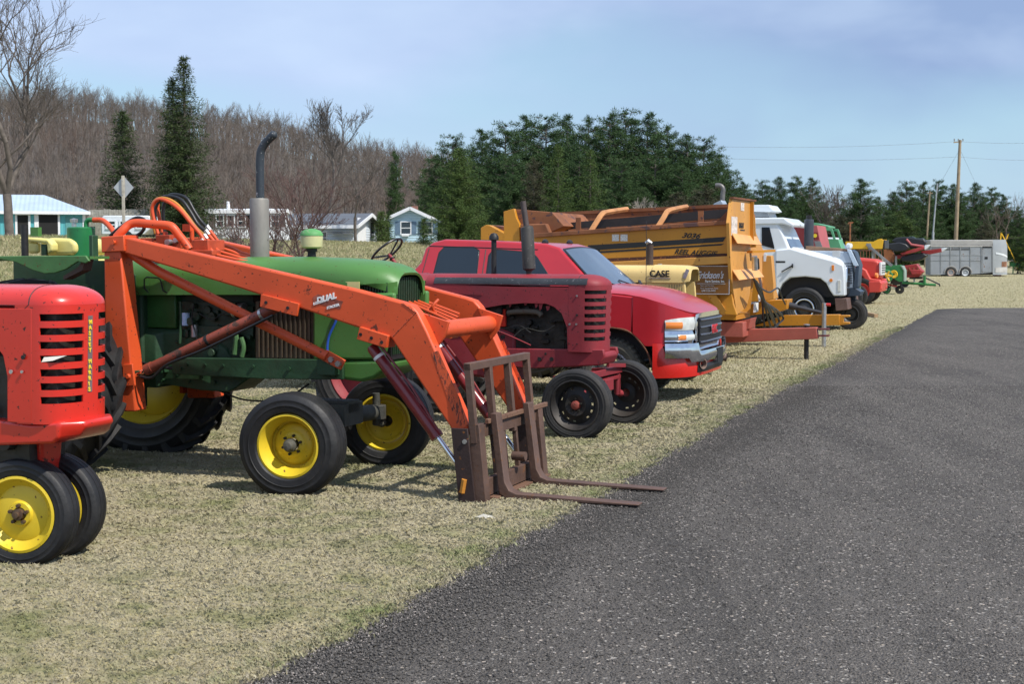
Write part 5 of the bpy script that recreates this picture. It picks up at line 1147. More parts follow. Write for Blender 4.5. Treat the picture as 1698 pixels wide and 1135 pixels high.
MB().tube([sc-ax*.04, Vector(mq(683, 476, 0))], .020, 10).build('steering_column', RED2, m2)
MB().tube([sc-ax*.1, sc-ax*.11], .035, 12).build('steering_hub', HOSE, st)
# ================================================================ red pickup
PRED = mat('pickup_red', (.46, .016, .024), .32, var=.10, vs=1.5, coat=.5, bump=.02, dirt=.1, dcol=(.32, .05, .06))
PREDB = mat('pickup_bright_red', (.66, .02, .014), .28, var=.05, coat=.6, bump=.02)
CHROME = mat('chrome', (.78, .79, .80), .09, 1., var=.03, bump=0); TINT = mat('tinted_glass', (.008, .016, .024), .06, var=.2, vs=.8, bump=0, spec=.7)
WSH = mat('windscreen_glass', (.055, .085, .11), .05, var=.35, vs=1.3, bump=0, spec=1., coat=.6); BPL = mat('black_plastic', (.015, .015, .016), .5, var=.2, bump=.1)
LENS = mat('headlight_lens', (.62, .64, .60), .12, var=.15, vs=12, coat=.8, bump=0); AMB = mat('amber_lens', (.80, .24, .04), .15, var=.1, coat=.8, bump=0); RUST = mat('rust_edge', (.16, .06, .03), .9, var=.4, vs=12, rust=.5)
RUBM = mat('muddy_rubber', (.035, .034, .032), .85, var=.3, vs=6, dirt=.9, dcol=(.20, .17, .12), bump=.3, bs=40); ALLOY = mat('alloy', (.55, .56, .57), .25, .9, var=.1)
G = Frame(1016, 668, 20.5, y0=-.82)
pk = vthing('pickup_truck', 'red crew cab pickup with chrome grille and rust round its wheel arch', 'pickup truck', G)
HW = .99
def gq(a, b, y): return G.q(a, b, y)
arch = lambda cx, r=.50: [(cx+r*math.cos(R(a)), .40+r*.98*math.sin(R(a))+.02) for a in range(190, -11, -12)]
FA = arch(0.0, .53); RA = arch(-3.72, .51)
sill = .46
def mirror_y(poly, s, y0, y1): return MB().prism(poly, s*y0, s*y1)
beltz = 1.33
for s in (-1, 1):
    fz = [gq(a, b, -.97) for a, b in ((1000, 484), (1050, 488), (1085, 494), (1110, 503))]
    body = [(-4.95, .60), (-4.3, .50)]+[p for p in RA if p[1] > .45]+[(-3.15, sill), (-.58, sill)]+[p for p in FA if p[1] > .45 and p[0] < .31]+[(.31, 1.32), (-.1, 1.36), (-.75, 1.36), (-2.9, 1.36), (-4.98, 1.36)]
    MB().prism(body, s*HW, s*.80).build('body_side', PRED, pk, bevel=.016, seg=3)
MB().box(-4.9, -.9, -.8, .8, .48, .80).build('underbody', BPL, pk)
MB().box(-4.95, -3.0, -.82, .82, .75, .85).build('bed_floor', PRED, pk, smooth=0); MB().box(-4.98, -4.92, -.80, .80, .62, 1.34).build('tailgate', PRED, pk, bevel=.02); MB().box(-3.02, -2.96, -.8, .8, .8, 1.36).build('bed_front', PRED, pk, bevel=.01)
MB().box(-.6, .62, -.80, .80, .55, .95).build('dark_bay_fill', BPL, pk)
# cab greenhouse: tapered prism
yf = lambda z: .97-.30*(z-1.34)/.66
def tprism(pts, name, m_, off=0., bevel=0., thick=None, par=pk):
    n = len(pts); objs = []
    if thick is None:
        v = [(x, -yf(z)-off, z) for x, z in pts]+[(x, yf(z)+off, z) for x, z in pts]
        f = [tuple(range(n)), tuple(range(2*n-1, n-1, -1))]+[((i+1) % n, i, n+i, n+(i+1) % n) for i in range(n)]
        return MB().add(v, f).build(name, m_, par, bevel=bevel, seg=4)
    for s in (-1, 1):
        v = [(x, s*(yf(z)+off), z) for x, z in pts]+[(x, s*(yf(z)+off-thick), z) for x, z in pts]
        f = [tuple(range(n)), tuple(range(2*n-1, n-1, -1))]+[((i+1) % n, i, n+i, n+(i+1) % n) for i in range(n)]
        objs.append(MB().add(v, f).build(name, m_, par, bevel=bevel, seg=2))
    return objs
def gw(pts): # pixel outline solved on the inclined side plane
    out = []
    for a, b in pts:
        y = -.8
        for _ in range(6): x, z = gq(a, b, y); y = -yf(z)
        out.append((x, z))
    return out
roof = gw([(692, 462), (697, 436), (705, 412), (718, 402), (738, 397)]); fr_ = gw([(905, 404), (930, 411)])
cab = [(-2.93, 1.34)]+roof[1:]+[(-1.6, 2.005)]+[fr_[0], (fr_[1][0]-.02, fr_[1][1])]+[(-.12, 1.36)]
cab_o = tprism(cab, 'cab', PRED, 0, .03)
rw = gw([(719, 458), (729, 420), (738, 411), (785, 411), (794, 417), (790, 455), (787, 470)]); fw = gw([(806, 470), (812, 425), (820, 415), (882, 420), (890, 428), (910, 458), (910, 475)])
for w__ in (rw, fw):
    cx__ = sum(p[0] for p in w__)/len(w__); cz__ = sum(max(p[1], 1.38) for p in w__)/len(w__); tprism([(cx__+(x-cx__)*1.05, cz__+(max(z, 1.38)-cz__)*1.09) for x, z in w__], 'window_seal', BPL, .003, .002, .012)
tprism([(x, max(z, 1.38)) for x, z in rw], 'side_window', TINT, .006, .004, .012); tprism([(x, max(z, 1.38)) for x, z in fw], 'side_window', TINT, .006, .004, .012)
# windscreen: between the roof front edge and the cowl
rx, rz_ = fr_[1]; cxw, czw = -.12, 1.37
def wsp(t, y, off): return (rx+(cxw-rx)*t+off*.55, y, rz_+(czw-rz_)*t+off*.8+.0)
v = []
for t in (.07, .97):
    for k in range(9):
        yy_ = (-1+2*k/8)*(yf(rz_)*(1-t)+yf(czw)*t-.06); bow = .035*(1-(k/4-1)**2); v.append(wsp(t, yy_, .008+bow))
MB().grid([v[:9], v[9:]]).build('windscreen', WSH, pk, solid=.01)
v = []
for t in (.03, 1.0):
    for k in range(9):
        yy_ = (-1+2*k/8)*(yf(rz_)*(1-t)+yf(czw)*t-.03); bow = .035*(1-(k/4-1)**2); v.append(wsp(t, yy_, .002+bow))
MB().grid([v[:9], v[9:]]).build('windscreen_seal', BPL, pk, solid=.008)
for k in range(2): MB().lathe([(-.10, .0), (-.08, .035), (0, .05), (.08, .035), (.10, 0)], Matrix.Translation((-1.0, -.5+1.0*k, 1.985)) @ Matrix.Diagonal((.9, .6, .9, 1)), 12).build('roof_marker_lamp', BPL, pk)
# bonnet
NT = lambda t: (.30+.70*abs(math.sin(t))**.60, -HW*math.copysign(abs(math.cos(t))**.42, math.cos(t)))
zeb = lambda x: float(np.interp(x, [-.16, .2, .42, .66, .85, .95, 1.02], [1.365, 1.34, 1.305, 1.235, 1.165, 1.125, 1.10]))
def nt_x(y):
    c_ = min(.999, abs(y)/HW)**(1/.42); return .30+.70*math.sin(math.acos(c_))**.60
rows = []
for i in range(19):
    f_ = i/18; row = []
    for k in range(25):
        u = -1+2*k/24; yb = .975*math.sin(u*math.pi/2)*.5+.975*u*.5; xm = nt_x(yb)+.012; xx = -.16+(xm+.16)*f_**.85; rel = xx/1.0
        ze = zeb(xx)
        zz = ze+.085*(1-abs(u)**2.4)*max(.0, 1-f_**3)
        row.append((xx, yb, zz))
    rows.append(row)
MB().grid(rows).build('bonnet', PRED, pk, solid=.02)
def patch(t0, t1, zb, zt, off, name, m_, n=14, par=pk, thick=.012, y_=None):
    """band on the nose path from angle t0 to t1, z limits may be functions of u in 0..1"""
    rows = []
    for j in range(5):
        r_ = []
        for i in range(n+1):
            u = i/n; t = t0+(t1-t0)*u; x, y = NT(t); nx, ny = math.sin(t)+.15, -math.cos(t); l_ = math.hypot(nx, ny)
            a = zb(u) if callable(zb) else zb; b_ = zt(u) if callable(zt) else zt
            bulge = off+.012*math.sin(math.pi*j/4) if off > 0 else off
            r_.append((x+nx/l_*bulge, y+ny/l_*bulge, a+(b_-a)*j/4))
        rows.append(r_)
    return MB().grid(rows).build(name, m_, par, solid=thick)
def t_at(px_, z):
    best = min(((abs(G.px(NT(R(d_/2))[0], NT(R(d_/2))[1], z)[0]-px_)), d_/2) for d_ in range(0, 181)); return R(best[1])
ta, tb, tc = t_at(1102, 1.0), t_at(1149, 1.0), t_at(1153, .95)
zh = lambda px_, py_, t: CAMH-(py_-HOR)/(FPX/(G.o.y-NT(t)[0]*G.u.y*-1+NT(t)[1]*G.v.y)) 
za = lambda py_, t: zh(0, py_, t)
for mir in (0, 1):
    P_ = (lambda a, b: (a, b)) if not mir else (lambda a, b: (math.pi-b, math.pi-a))
    fl = (lambda f: f) if not mir else (lambda f: (lambda u: f(1-u)))
    z1, z2, z3, z4 = za(526, tb), za(548, tb), za(569, tb), za(556, tb)
    h = patch(*P_(ta, tb), z2+.008, fl(lambda u: z1-.035*(1-u)**3+.0), .012, 'headlight', LENS)
    patch(*P_(ta+.01, ta+(tb-ta)*.5), z2+.03, z1-.055, .026, 'amber_reflector', AMB, par=h, thick=.006)
    c_ = patch(*P_(ta, tb), z3, z2, .008, 'headlight_trim', CHROME)
    l_ = patch(*P_(ta+(tb-ta)*.35, tb-.01), z4-.055, z4+.012, .022, 'turn_lamp', LENS, par=c_, thick=.008); patch(*P_(ta+(tb-ta)*.36, ta+(tb-ta)*.62), z4-.05, z4+.007, .030, 'amber_lens', AMB, par=c_, thick=.006)
    az = lambda t: max(z3-.03, .43+.535*math.sqrt(max(0, 1-(NT(t)[0]/.54)**2)))
    for (q0_, q1_), zlo, nm_ in ((P_(R(0), ta-.004), None, 'wing_front'), (P_(ta-.004, R(89.9)), z1-.03, 'bonnet_lip')): patch(q0_, q1_, zlo if zlo is not None else (lambda u, q0_=q0_, q1_=q1_: az(q0_+(q1_-q0_)*u)), (lambda u, q0_=q0_, q1_=q1_: zeb(NT(q0_+(q1_-q0_)*u)[0])+.004), .0, nm_, PRED)
zg1, zg2 = za(522, tb)+.02, za(578, tb)-.03
fr = patch(tb+.008, math.pi-tb-.008, zg2, lambda u: zg1-.02*(2*u-1)**2, .03, 'grille_frame', CHROME, 24)
patch(tb+.10, math.pi-tb-.10, zg2+.07, zg1-.06, .047, 'grille_opening', BPL, 24, par=fr)
for k in range(4):
    z = zg2+.10+k*(zg1-zg2-.19)/3; patch(tb+.11, math.pi-tb-.11, z-.012, z+.012, .060, 'grille_bar', mat('grille_bar_grey', (.10, .10, .11), .25, .5, bump=0), 24, par=fr, thick=.01)
mp_ = MB().box(1.075, 1.09, -.15, .15, (zg1+zg2)/2-.05, (zg1+zg2)/2+.065).build('badge', CHROME, fr, bevel=.004)
text('GMC', .15, Matrix.Translation((1.092, -.16, (zg1+zg2)/2-.038)) @ Matrix.Rotation(R(90), 4, 'Z') @ Matrix.Rotation(R(90), 4, 'X'), mat('badge_red', (.55, .02, .03), .3, bump=0), 'badge_letters', fr, bold=.004)
zb0 = za(570, ta)
bm_ = patch(ta-.03, math.pi-ta+.03, lambda u: zb0-.17-.05*(1 if .22 < u < .78 else 0), lambda u: zb0-.0-.10*(1 if .3 < u < .7 else 0), .10, 'front_bumper', CHROME, 40, thick=.05)
MB().box(.5, 1.0, -.75, .75, zb0-.20, zb0-.06).build('bumper_bracket', BPL, pk)
T53 = math.asin(((.545-.30)/.70)**(1/.6))
va = patch(T53, math.pi-T53, lambda u: zb0-.42+.02*math.sin(math.pi*u), lambda u: zb0-.0 if min(u, 1-u) < (ta-.02-T53)/(math.pi-2*T53) else zb0-.13-.05*math.sin(math.pi*u), .055, 'front_valance', PREDB, 40, thick=.03)
for mir in (0, 1):
    tt = t_at(1152, .55); tt = math.pi-tt if mir else tt
    x, y = NT(tt); MB().lathe([(-.135, .064), (-.135, .055), (-.07, .05), (-.07, 0)], Matrix.Translation((x+.015, y, zb0-.26)) @ Matrix.Rotation(R(90)-(R(90)-R(55)) if not mir else R(90)+R(35), 4, 'Z') if False else Matrix.Translation((x+.0, y+(.03 if not mir else -.03), zb0-.26)) @ Matrix.Rotation(R(62) if not mir else R(118), 4, 'Z'), 20).build('fog_lamp_hole', mat('fog_recess', (.22, .15, .12), .6), va, solid=.004)
patch(R(66), R(114), zb0-.36, zb0-.27, .075, 'lower_intake', BPL, par=va)
pl_ = MB().box(1.13, 1.14, -.02, .30, zb0-.28, zb0-.10).build('number_plate_holder', BPL, pk, smooth=0)
for s in (-1, 1):
    wl = wheel(pk, (0, s*.82, .40), .40, .27, .235, ALLOY, RUBM, [(-.03, .18), (-.06, .17), (-.065, .10), (-.055, .06), (-.08, .055), (-.085, 0)], flip=s > 0, ribs=0, lugs=36, lugh=.012, lugkind='at', bolts=6, boltr=.075, bolty=-.06, holes=6, hr=(2, 2))
    wheel(pk, (-3.72, s*.82, .40), .40, .27, .235, ALLOY, RUBM, [(-.03, .18), (-.06, .17), (-.065, .10), (-.055, .06), (-.08, .055), (-.085, 0)], flip=s > 0, ribs=0, lugs=36, lugh=.012, lugkind='at', bolts=6, boltr=.075, bolty=-.06, holes=6, hr=(2, 2))
    # shade of the front arch as a dark-coloured sheet, and its rusty lip
    lin = [(0+.535*math.cos(R(a)), s*y, .42+.52*math.sin(R(a))) for a in range(0, 181, 10) for y in (.965, .45)]
    MB().grid([lin[i:i+2] for i in range(0, len(lin), 2)]).build('arch_shade_sheet', BPL, pk, solid=.004)
    MB().tube([(.535*math.cos(R(a)), s*(HW-.004), .42+.525*math.sin(R(a))+.008*math.sin(a*1.7)) for a in range(8, 172, 4)], [.008+.007*abs(math.sin(a*.9)) for a in range(8, 172, 4)], 6).build('rusty_arch_lip', RUST, pk)
    MB().beam((-.12, s*.93, 1.42), (-.20, s*1.10, 1.47), .03, .03).build('mirror_arm', BPL, pk)
MB().cyl((0, -.8, .40), (0, .8, .40), .05, 10).build('front_axle', BPL, pk); MB().cyl((-3.72, -.8, .40), (-3.72, .8, .40), .07, 10).build('rear_axle', BPL, pk)
MB().cyl((-.02, .80, 1.38), (-.02, .80, 2.28), .004, 5).build('aerial', BPL, pk)
MB().tube([(-.06, -.2, 1.41), (-.25, -.55, 1.52)], .009, 6).build('wiper', BPL, pk); MB().tube([(-.02, .4, 1.41), (-.18, .05, 1.50)], .009, 6).build('wiper', BPL, pk)
for xd in (gw([(798, 440)])[0][0], gw([(700, 440)])[0][0]): MB().box(xd-.004, xd+.004, -HW-.003, -HW+.01, .52, 1.30).build('door_gap', BPL, pk)
MB().box(-1.75, -1.55, -HW-.03, -HW+.0, 1.16, 1.20).build('door_handle', PRED, pk, bevel=.01); MB().box(-2.85, -2.65, -HW-.03, -HW, 1.16, 1.20).build('door_handle', PRED, pk, bevel=.01)
for a0, a1 in (((799, 462), (806, 414)), ((698, 462), (712, 412)), ((712, 408), (892, 414))):
    P_a, P_b = gw([a0, a1]); MB().tube([(P_a[0], -yf(P_a[1])-.002, P_a[1]), (P_b[0], -yf(P_b[1])-.002, P_b[1])], .006, 5).build('door_gap', BPL, pk)
# ================================================================ helper for the farther machines
def slab(F, root, pts, y0, y1, name, m_, yq=None, bevel=.01, par=None, sm=40):
    return MB().prism(F.poly(pts, y0 if yq is None else yq), y0, y1).build(name, m_, par or root, bevel=bevel, smooth=sm)
def wq(F, a, b, y): x, z = F.q(a, b, y); return (x, y, z)
# ================================================================ cream-yellow tractor
CRM = mat('cream_yellow_paint', (.72, .52, .20), .45, var=.08, vs=2, rust=.05, rcol=(.20, .10, .04), rs=10, dirt=.15, dcol=(.50, .36, .16), bump=.05)
C_ = Frame(1120, 632, 20.5, y0=-.62, x0=0)
ct = vthing('farm_tractor', 'cream yellow tractor with a black nameplate and short brown muffler behind the red pickup', 'tractor', C_)
q = C_.poly([(985, 437), (1130, 443), (1143, 446), (1140, 462), (1135, 468), (1082, 468), (985, 460)], -.33)
xs_ = [q[0][0]-1.0, q[0][0], C_.q(1083, 440, -.3)[0]-.006, C_.q(1083, 440, -.3)[0], C_.q(1130, 443, -.3)[0], C_.q(1143, 446, -.3)[0]]
zt_, zb_ = C_.q(1080, 441, 0)[1], C_.q(1100, 469, -.33)[1]
MB().grid(hood_rings([(xs_[0], .31, zb_, zt_), (xs_[1], .33, zb_, zt_), (xs_[2], .335, zb_, zt_), (xs_[3], .345, zb_, zt_+.012), (xs_[4], .345, zb_, zt_), (xs_[5], .32, zb_+.02, zt_-.02), (xs_[5]+.01, .28, zb_+.04, zt_-.05)], e=.4)).build('hood', CRM, ct, solid=.02)
for s in (-1, 1):
    slp = C_.poly([(1071, 466), (1136, 468), (1138, 500), (1136, 520), (1071, 520)], -.33); MB().prism(slp, s*.33, s*.29).build('side_panel', CRM, ct, bevel=.015)
    slp = C_.poly([(985, 455), (1073, 466), (1071, 520), (1062, 520), (1066, 492), (1062, 472), (1052, 466), (1030, 468), (1020, 480), (1018, 520), (985, 520)], -.33); MB().prism(slp, s*.328, s*.30).build('side_panel', CRM, ct, bevel=.008)
mb = MB()
for k in range(6): x, z = C_.q(1109+k*4.3, 472, -.335); mb.box(x, x+.012, -.3345, -.325, z-.40, z)
f_ = mb.build('radiator_slats', mat('slat_brown', (.30, .22, .10), .6), ct, smooth=0); f_['kind'] = 'stuff'
MB().box(*(lambda a, b: (a[0], b[0], -.28, .28, .55, a[1]))(C_.q(985, 468, -.28), C_.q(1120, 520, -.28))).build('engine', GREASE, ct)
x, z = C_.q(1077, 459, -.35); text('CASE', .13, side_M(x, -.362, z, 0), BT, 'lettering', ct, bold=.004, sx=1.0); MB().box(x-.01, x+.32, -.362, -.335, z-.028, z-.018).build('trim_line', ZINC, ct)
x, z = C_.q(1020, 463, -.34); MB().box(x-.22, x+.02, -.345, -.33, z-.01, z+.01).build('trim_line', ZINC, ct)
x, zb2 = C_.q(1077.5, 441, 0); _, zt2 = C_.q(1077.5, 406, 0); MB().tube([(x, 0, zb2-.1), (x, 0, zt2)], .052, 16).build('muffler', mat('brown_muffler', (.06, .04, .032), .7, .2, var=.3, rust=.2), ct); MB().tube([(x-.06, 0, zt2+.02), (x-.02, 0, zt2+.045), (x+.03, 0, zt2+.02)], [.03, .045, .02], 10).build('rain_flap', ZINC, ct)
x, zz = C_.q(1094, 441, 0); MB().cyl((x-.0, 0, zz), (x, 0, zz+.03), .035, 12).build('radiator_cap', ZINC, ct)
x, z = C_.q(1141, 455, -.33); MB().beam((x-.05, -.35, z-.06), (x+.0, -.35, z+.07), .02, .05).build('headlamp_ring', ZINC, ct)
for s in (-1, 1):
    wheel(ct, (.1, s*.62, .34), .34, .17, .21, CRM, RUB, [(-.0, .17), (-.03, .15), (-.03, .04)], flip=s > 0, ribs=3, bolts=0)
    wheel(ct, (-2.1, s*.78, .66), .65, .34, .42, CRM, RUB, [(-.02, .37), (.0, .3), (-.02, .1)], flip=s > 0, ribs=0, lugs=20, lugh=.04, bolts=0)
MB().beam((.1, -.6, .42), (.1, .6, .42), .08, .1).build('front_axle', CRM, ct); MB().box(-2.6, -.9, -.22, .22, .5, 1.1).build('transmission_case', CRM, ct, bevel=.03); MB().cyl((-2.1, -.78, .66), (-2.1, .78, .66), .07, 12).build('rear_axle', CRM, ct)
MB().box(-2.9, -2.5, -.22, .22, 1.15, 1.25).build('seat', BPL, ct, bevel=.03)
# ================================================================ feed mixer wagon
OY = mat('wagon_orange_yellow', (.53, .225, .016), .45, var=.16, vs=.9, rust=.09, rcol=(.17, .06, .02), rs=6, dirt=.25, dcol=(.40, .17, .03), bump=.06)
OYL = mat('wagon_lit_faded_orange', (.62, .29, .055), .55, var=.15, vs=1.3, rust=.16, rcol=(.30, .11, .04), rs=5, dirt=.35, dcol=(.50, .24, .10), streak=(1, 1, .35))  # lighter orange for the lit front plate; sides use the darker, shaded one
RB = mat('rusty_brown_sheet', (.23, .085, .035), .8, var=.45, vs=1.6, rust=.5, rcol=(.10, .05, .045), rs=2.2, dirt=.3, dcol=(.42, .16, .05)); RDK = mat('dark_bar', (.025, .022, .022), .6, var=.4); TRD = mat('faded_tongue_red', (.36, .085, .06), .6, var=.2, vs=2, rust=.14, rcol=(.16, .07, .04), dirt=.3, dcol=(.30, .16, .12))
K = Frame(1337, 597, 20.5)
kn = vthing('feed_mixer_wagon', 'long orange-yellow feed mixer wagon with rusty top rails and a red drawbar', 'feed wagon', K)
kq = lambda a, b, y: wq(K, a, b, y)
yn_ = -1.15
for s, nm in ((-1, 'near'), (1, 'far')):
    q = K.poly([(884, 394), (1209, 372), (1211, 427), (1100, 433), (960, 441), (884, 446)], yn_)
    w_ = MB().prism([(x, z+(0.18 if s > 0 else 0)) for x, z in q], s*1.15, s*1.12).build('side_wall', OY, kn, bevel=.006)
    r0, r1 = K.q(886, 391, yn_), K.q(1208, 369, yn_); dz = 0 if s < 0 else .16
    MB().beam((r0[0], s*1.15, r0[1]+dz), (r1[0], s*1.15, r1[1]+dz), .10, .075).build('top_rail', RB, kn, bevel=.01)
    if s < 0:
        wall = w_; b0, b1 = K.q(884, 449, yn_), K.q(1211, 431, yn_); MB().beam((b0[0], -1.17, b0[1]+.02), (b1[0], -1.17, b1[1]), .07, .13).build('lower_rail', OYL, kn, bevel=.008)
        for (a0, a1, c0, c1, m_) in (((975, 407), (1204, 393), 9, 8, BT), ((975, 418), (1201, 404), 3., 3., BT), ((884, 434), (1211, 420), 6, 5, mat('rusty_brown_stripe', (.07, .025, .015), .8, var=.4, vs=3, rust=.35, rcol=(.30, .12, .03), rs=9))):
            A, B = K.q(*a0, yn_), K.q(*a1, yn_); h0, h1 = c0/96*1., c1/96*1.
            MB().add([(A[0], -1.1535, A[1]), (B[0], -1.1535, B[1]), (B[0]-.05*(m_ is BT), -1.1535, B[1]-h1), (A[0], -1.1535, A[1]-h0)], [(0, 1, 2, 3)]).build('stripe', m_, w_, solid=.002)
        sl_ = -math.atan2(K.q(1205, 395, yn_)[1]-K.q(975, 409, yn_)[1], K.q(1205, 395, yn_)[0]-K.q(975, 409, yn_)[0])
        x, z = K.q(925, 419, yn_); text('KNIGHT', .17, side_M(x-.02, -1.1545, z+.0, sl_), BT, 'lettering', w_, bold=.006, shear=.35, sx=1.25)
        x, z = K.q(1130, 394, yn_); text('3036', .115, side_M(x, -1.1545, z, sl_), BT, 'lettering', w_, bold=.003, shear=.4, sx=1.35)
        x, z = K.q(1118, 421, yn_); text('REEL AUGGIE', .12, side_M(x, -1.1545, z, sl_), BT, 'lettering', w_, bold=.002, shear=.4, sx=1.0)
        for a_ in (1015, 1029): x, z = K.q(a_, 400, yn_); MB().box(x, x+.125, -1.1545, -1.150, z, z+.115).build('warning_sticker', mat('sticker_grey_white', (.62, .60, .56), .5, var=.35, vs=40, bump=0), w_, smooth=0)
# hopper under the walls
L0, L1 = K.q(884, 446, yn_), K.q(1211, 430, yn_)
for s in (-1, 1): MB().loft([[(x, s*1.12, z), (x, s*1.09, z), (x, s*.60, z2), (x, s*.63, z2)] for x, z, z2 in ((L0[0], L0[1], .95), (L1[0], L1[1], .78))]).build('hopper_side', OY, kn)
MB().box(L0[0], L1[0], -.62, .62, .70, .78).build('hopper_floor', OY, kn)
q = K.poly([(1161, 474), (1178, 474), (1220, 470), (1224, 523), (1194, 522)], -1.1); MB().loft([[(q[0][0], -1.16, q[0][1]), (q[0][0]+.18, -1.16, q[1][1]), (q[4][0]+.12, -.98, q[4][1]), (q[4][0], -.98, q[4][1])], [(q[0][0]+.02, -1.13, q[0][1]), (q[0][0]+.18, -1.13, q[1][1]), (q[4][0]+.12, -.95, q[4][1]), (q[4][0]+.02, -.95, q[4][1])]]).build('gusset', OYL, kn)
slab(K, kn, [(1178, 474), (1211, 470), (1216, 505), (1222, 523), (1203, 522)], -1.0, -.9, 'discharge_side', OY)
# sticker with the dealer's name
sx0, sz0 = K.q(1148, 489, -1.165); sx1, sz1 = K.q(1211, 440, -1.165)
st_ = MB().box(sx0, sx1, -1.168, -1.162, sz0, sz1).build('dealer_sign', mat('sticker_brown', (.19, .075, .012), .4, var=.15, bump=0), kn, smooth=0)
GW = mat('sticker_letter_grey', (.50, .48, .50), .5, bump=0)
mb = MB()
for a0, a1, b0, b1 in ((sx0+.01, sx1-.01, sz1-.022, sz1-.012), (sx0+.01, sx1-.01, sz0+.012, sz0+.022), (sx0+.01, sx0+.02, sz0+.0225, sz1-.0225), (sx1-.02, sx1-.01, sz0+.0225, sz1-.0225)): mb.box(a0, a1, -1.1715, -1.1685, b0, b1)
mb.box(sx0+.08, sx1-.08, -1.1715, -1.1685, sz0+.185, sz0+.192); mb.build('sign_border', GW, st_, smooth=0)
text("Erickson's", .165, side_M(sx0+.07, -1.171, sz0+.28, 0), GW, 'lettering', st_, bold=.004, shear=.45, sx=.68); text('Farm Service, Inc.', .065, side_M(sx0+.22, -1.171, sz0+.21, 0), WT, 'lettering', st_, bold=.001, sx=.72)
for k in range(3): text(('Sales and Service', 'Farm Equipment Parts', '608-526-4401')[k], (.034, .034, .044)[k], side_M(sx0+.14+.02*(k == 2), -1.171, sz0+.145-.045*k, 0), GW, 'lettering', st_, sx=1.)
# front end plate
EP = [(1214, 330), (1250, 335), (1251, 392), (1257, 402), (1244, 406), (1246, 428), (1258, 452), (1247, 456), (1243, 490), (1238, 510), (1222, 522), (1213, 462), (1211, 428), (1209, 370)]
XE = L1[0]+.03
def eq(a, b): return K.qx(a, b, XE)
pe = [eq(*p) for p in EP]
ep_w = MB().add([(XE, y, z) for y, z in pe]+[(XE-.05, y, z) for y, z in pe], [tuple(range(len(pe))), tuple(range(2*len(pe)-1, len(pe)-1, -1))]+[((i+1) % len(pe), i, len(pe)+i, len(pe)+(i+1) % len(pe)) for i in range(len(pe))]).build('front_plate', OYL, kn)
for (a, b), (c, d), dx in (((1213, 399), (1254, 402), .10), ((1214, 460), (1256, 455), .12)):
    A, B = eq(a, b), eq(c, d); MB().add([(XE+.003, A[0], A[1]+.12), (XE+.003, B[0], B[1]+.10), (XE+dx, B[0], B[1]-.05), (XE+dx, A[0], A[1]-.05)], [(0, 1, 2, 3)]).build('angle_flange', mat('bright_flange_orange', (.75, .37, .12), .5, var=.15), kn, solid=.012)
A, B = eq(1213, 329), eq(1251, 334); MB().beam((XE, A[0], A[1]+.01), (XE, B[0], B[1]+.01), .07, .03).build('top_lip', RB, kn)
A, B = eq(1244, 335), eq(1244, 400); MB().beam((XE+.03, A[0], A[1]), (XE+.03, B[0], B[1]), .04, .07, up=(1, 0, 0)).build('corner_angle', OY, kn)
TM = lambda y, z: Matrix.Translation((XE+.004, y, z)) @ Matrix.Rotation(R(90), 4, 'Z') @ Matrix.Rotation(R(90), 4, 'X')
A = eq(1225, 378); text('KNIGHT', .13, TM(A[0], A[1]), BT, 'lettering', ep_w, bold=.003, sx=.85, shear=.15)
A = eq(1227, 379.5); MB().box(XE+.003, XE+.006, A[0]+.02, A[0]+.40, A[1]-.03, A[1]-.01).build('underline', BT, ep_w, smooth=0)
MIT = mat('faded_sticker', (.70, .62, .55), .6, var=.4, vs=14, bump=0, rust=.25, rcol=(.60, .30, .08), rs=14)
for a, b, c, d in ((1212.5, 359, 1222, 391), (1228, 336, 1233.5, 350)): A, B = eq(a, b), eq(c, d); MB().box(XE+.0035, XE+.006, min(A[0], B[0]), max(A[0], B[0]), B[1], A[1]).build('worn_sticker', MIT, ep_w, smooth=0)
A, B = eq(1240, 503), eq(1257, 515)
MB().box(XE+.10, XE+.11, A[0], A[0]+.42, B[1], A[1]).build('document_tube_plate', mat('white_label', (.82, .82, .80), .5, var=.04, bump=0), kn, smooth=0)
A = eq(1248, 494); MB().lathe([(-.01, 0), (-.01, .07), (.01, .07), (.01, 0)], Matrix.Translation((XE+.12, A[0], A[1])) @ Matrix.Rotation(R(90), 4, 'Z'), 18).build('round_reflector', MATS['white_label'], kn)
# rear end: yellow plate and rusty curved sheet
slab(K, kn, [(835, 351), (852, 346), (856, 362), (861, 372), (862, 410), (836, 410)], -1.05, -.95, 'rear_corner_plate', OY, bevel=.004)
q = [K.q(a, b, -.95) for a, b in ((853, 347), (915, 352), (935, 375), (915, 385), (905, 385), (862, 372), (857, 362))]
MB().prism(q, -.94, .9).build('rear_hood', RB, kn, bevel=.01); q = [K.q(a, b, -1.1) for a, b in ((862, 372), (905, 371), (912, 388), (864, 402))]; MB().prism(q, -1.1, -.94).build('rear_deflector', RB, kn, bevel=.02)
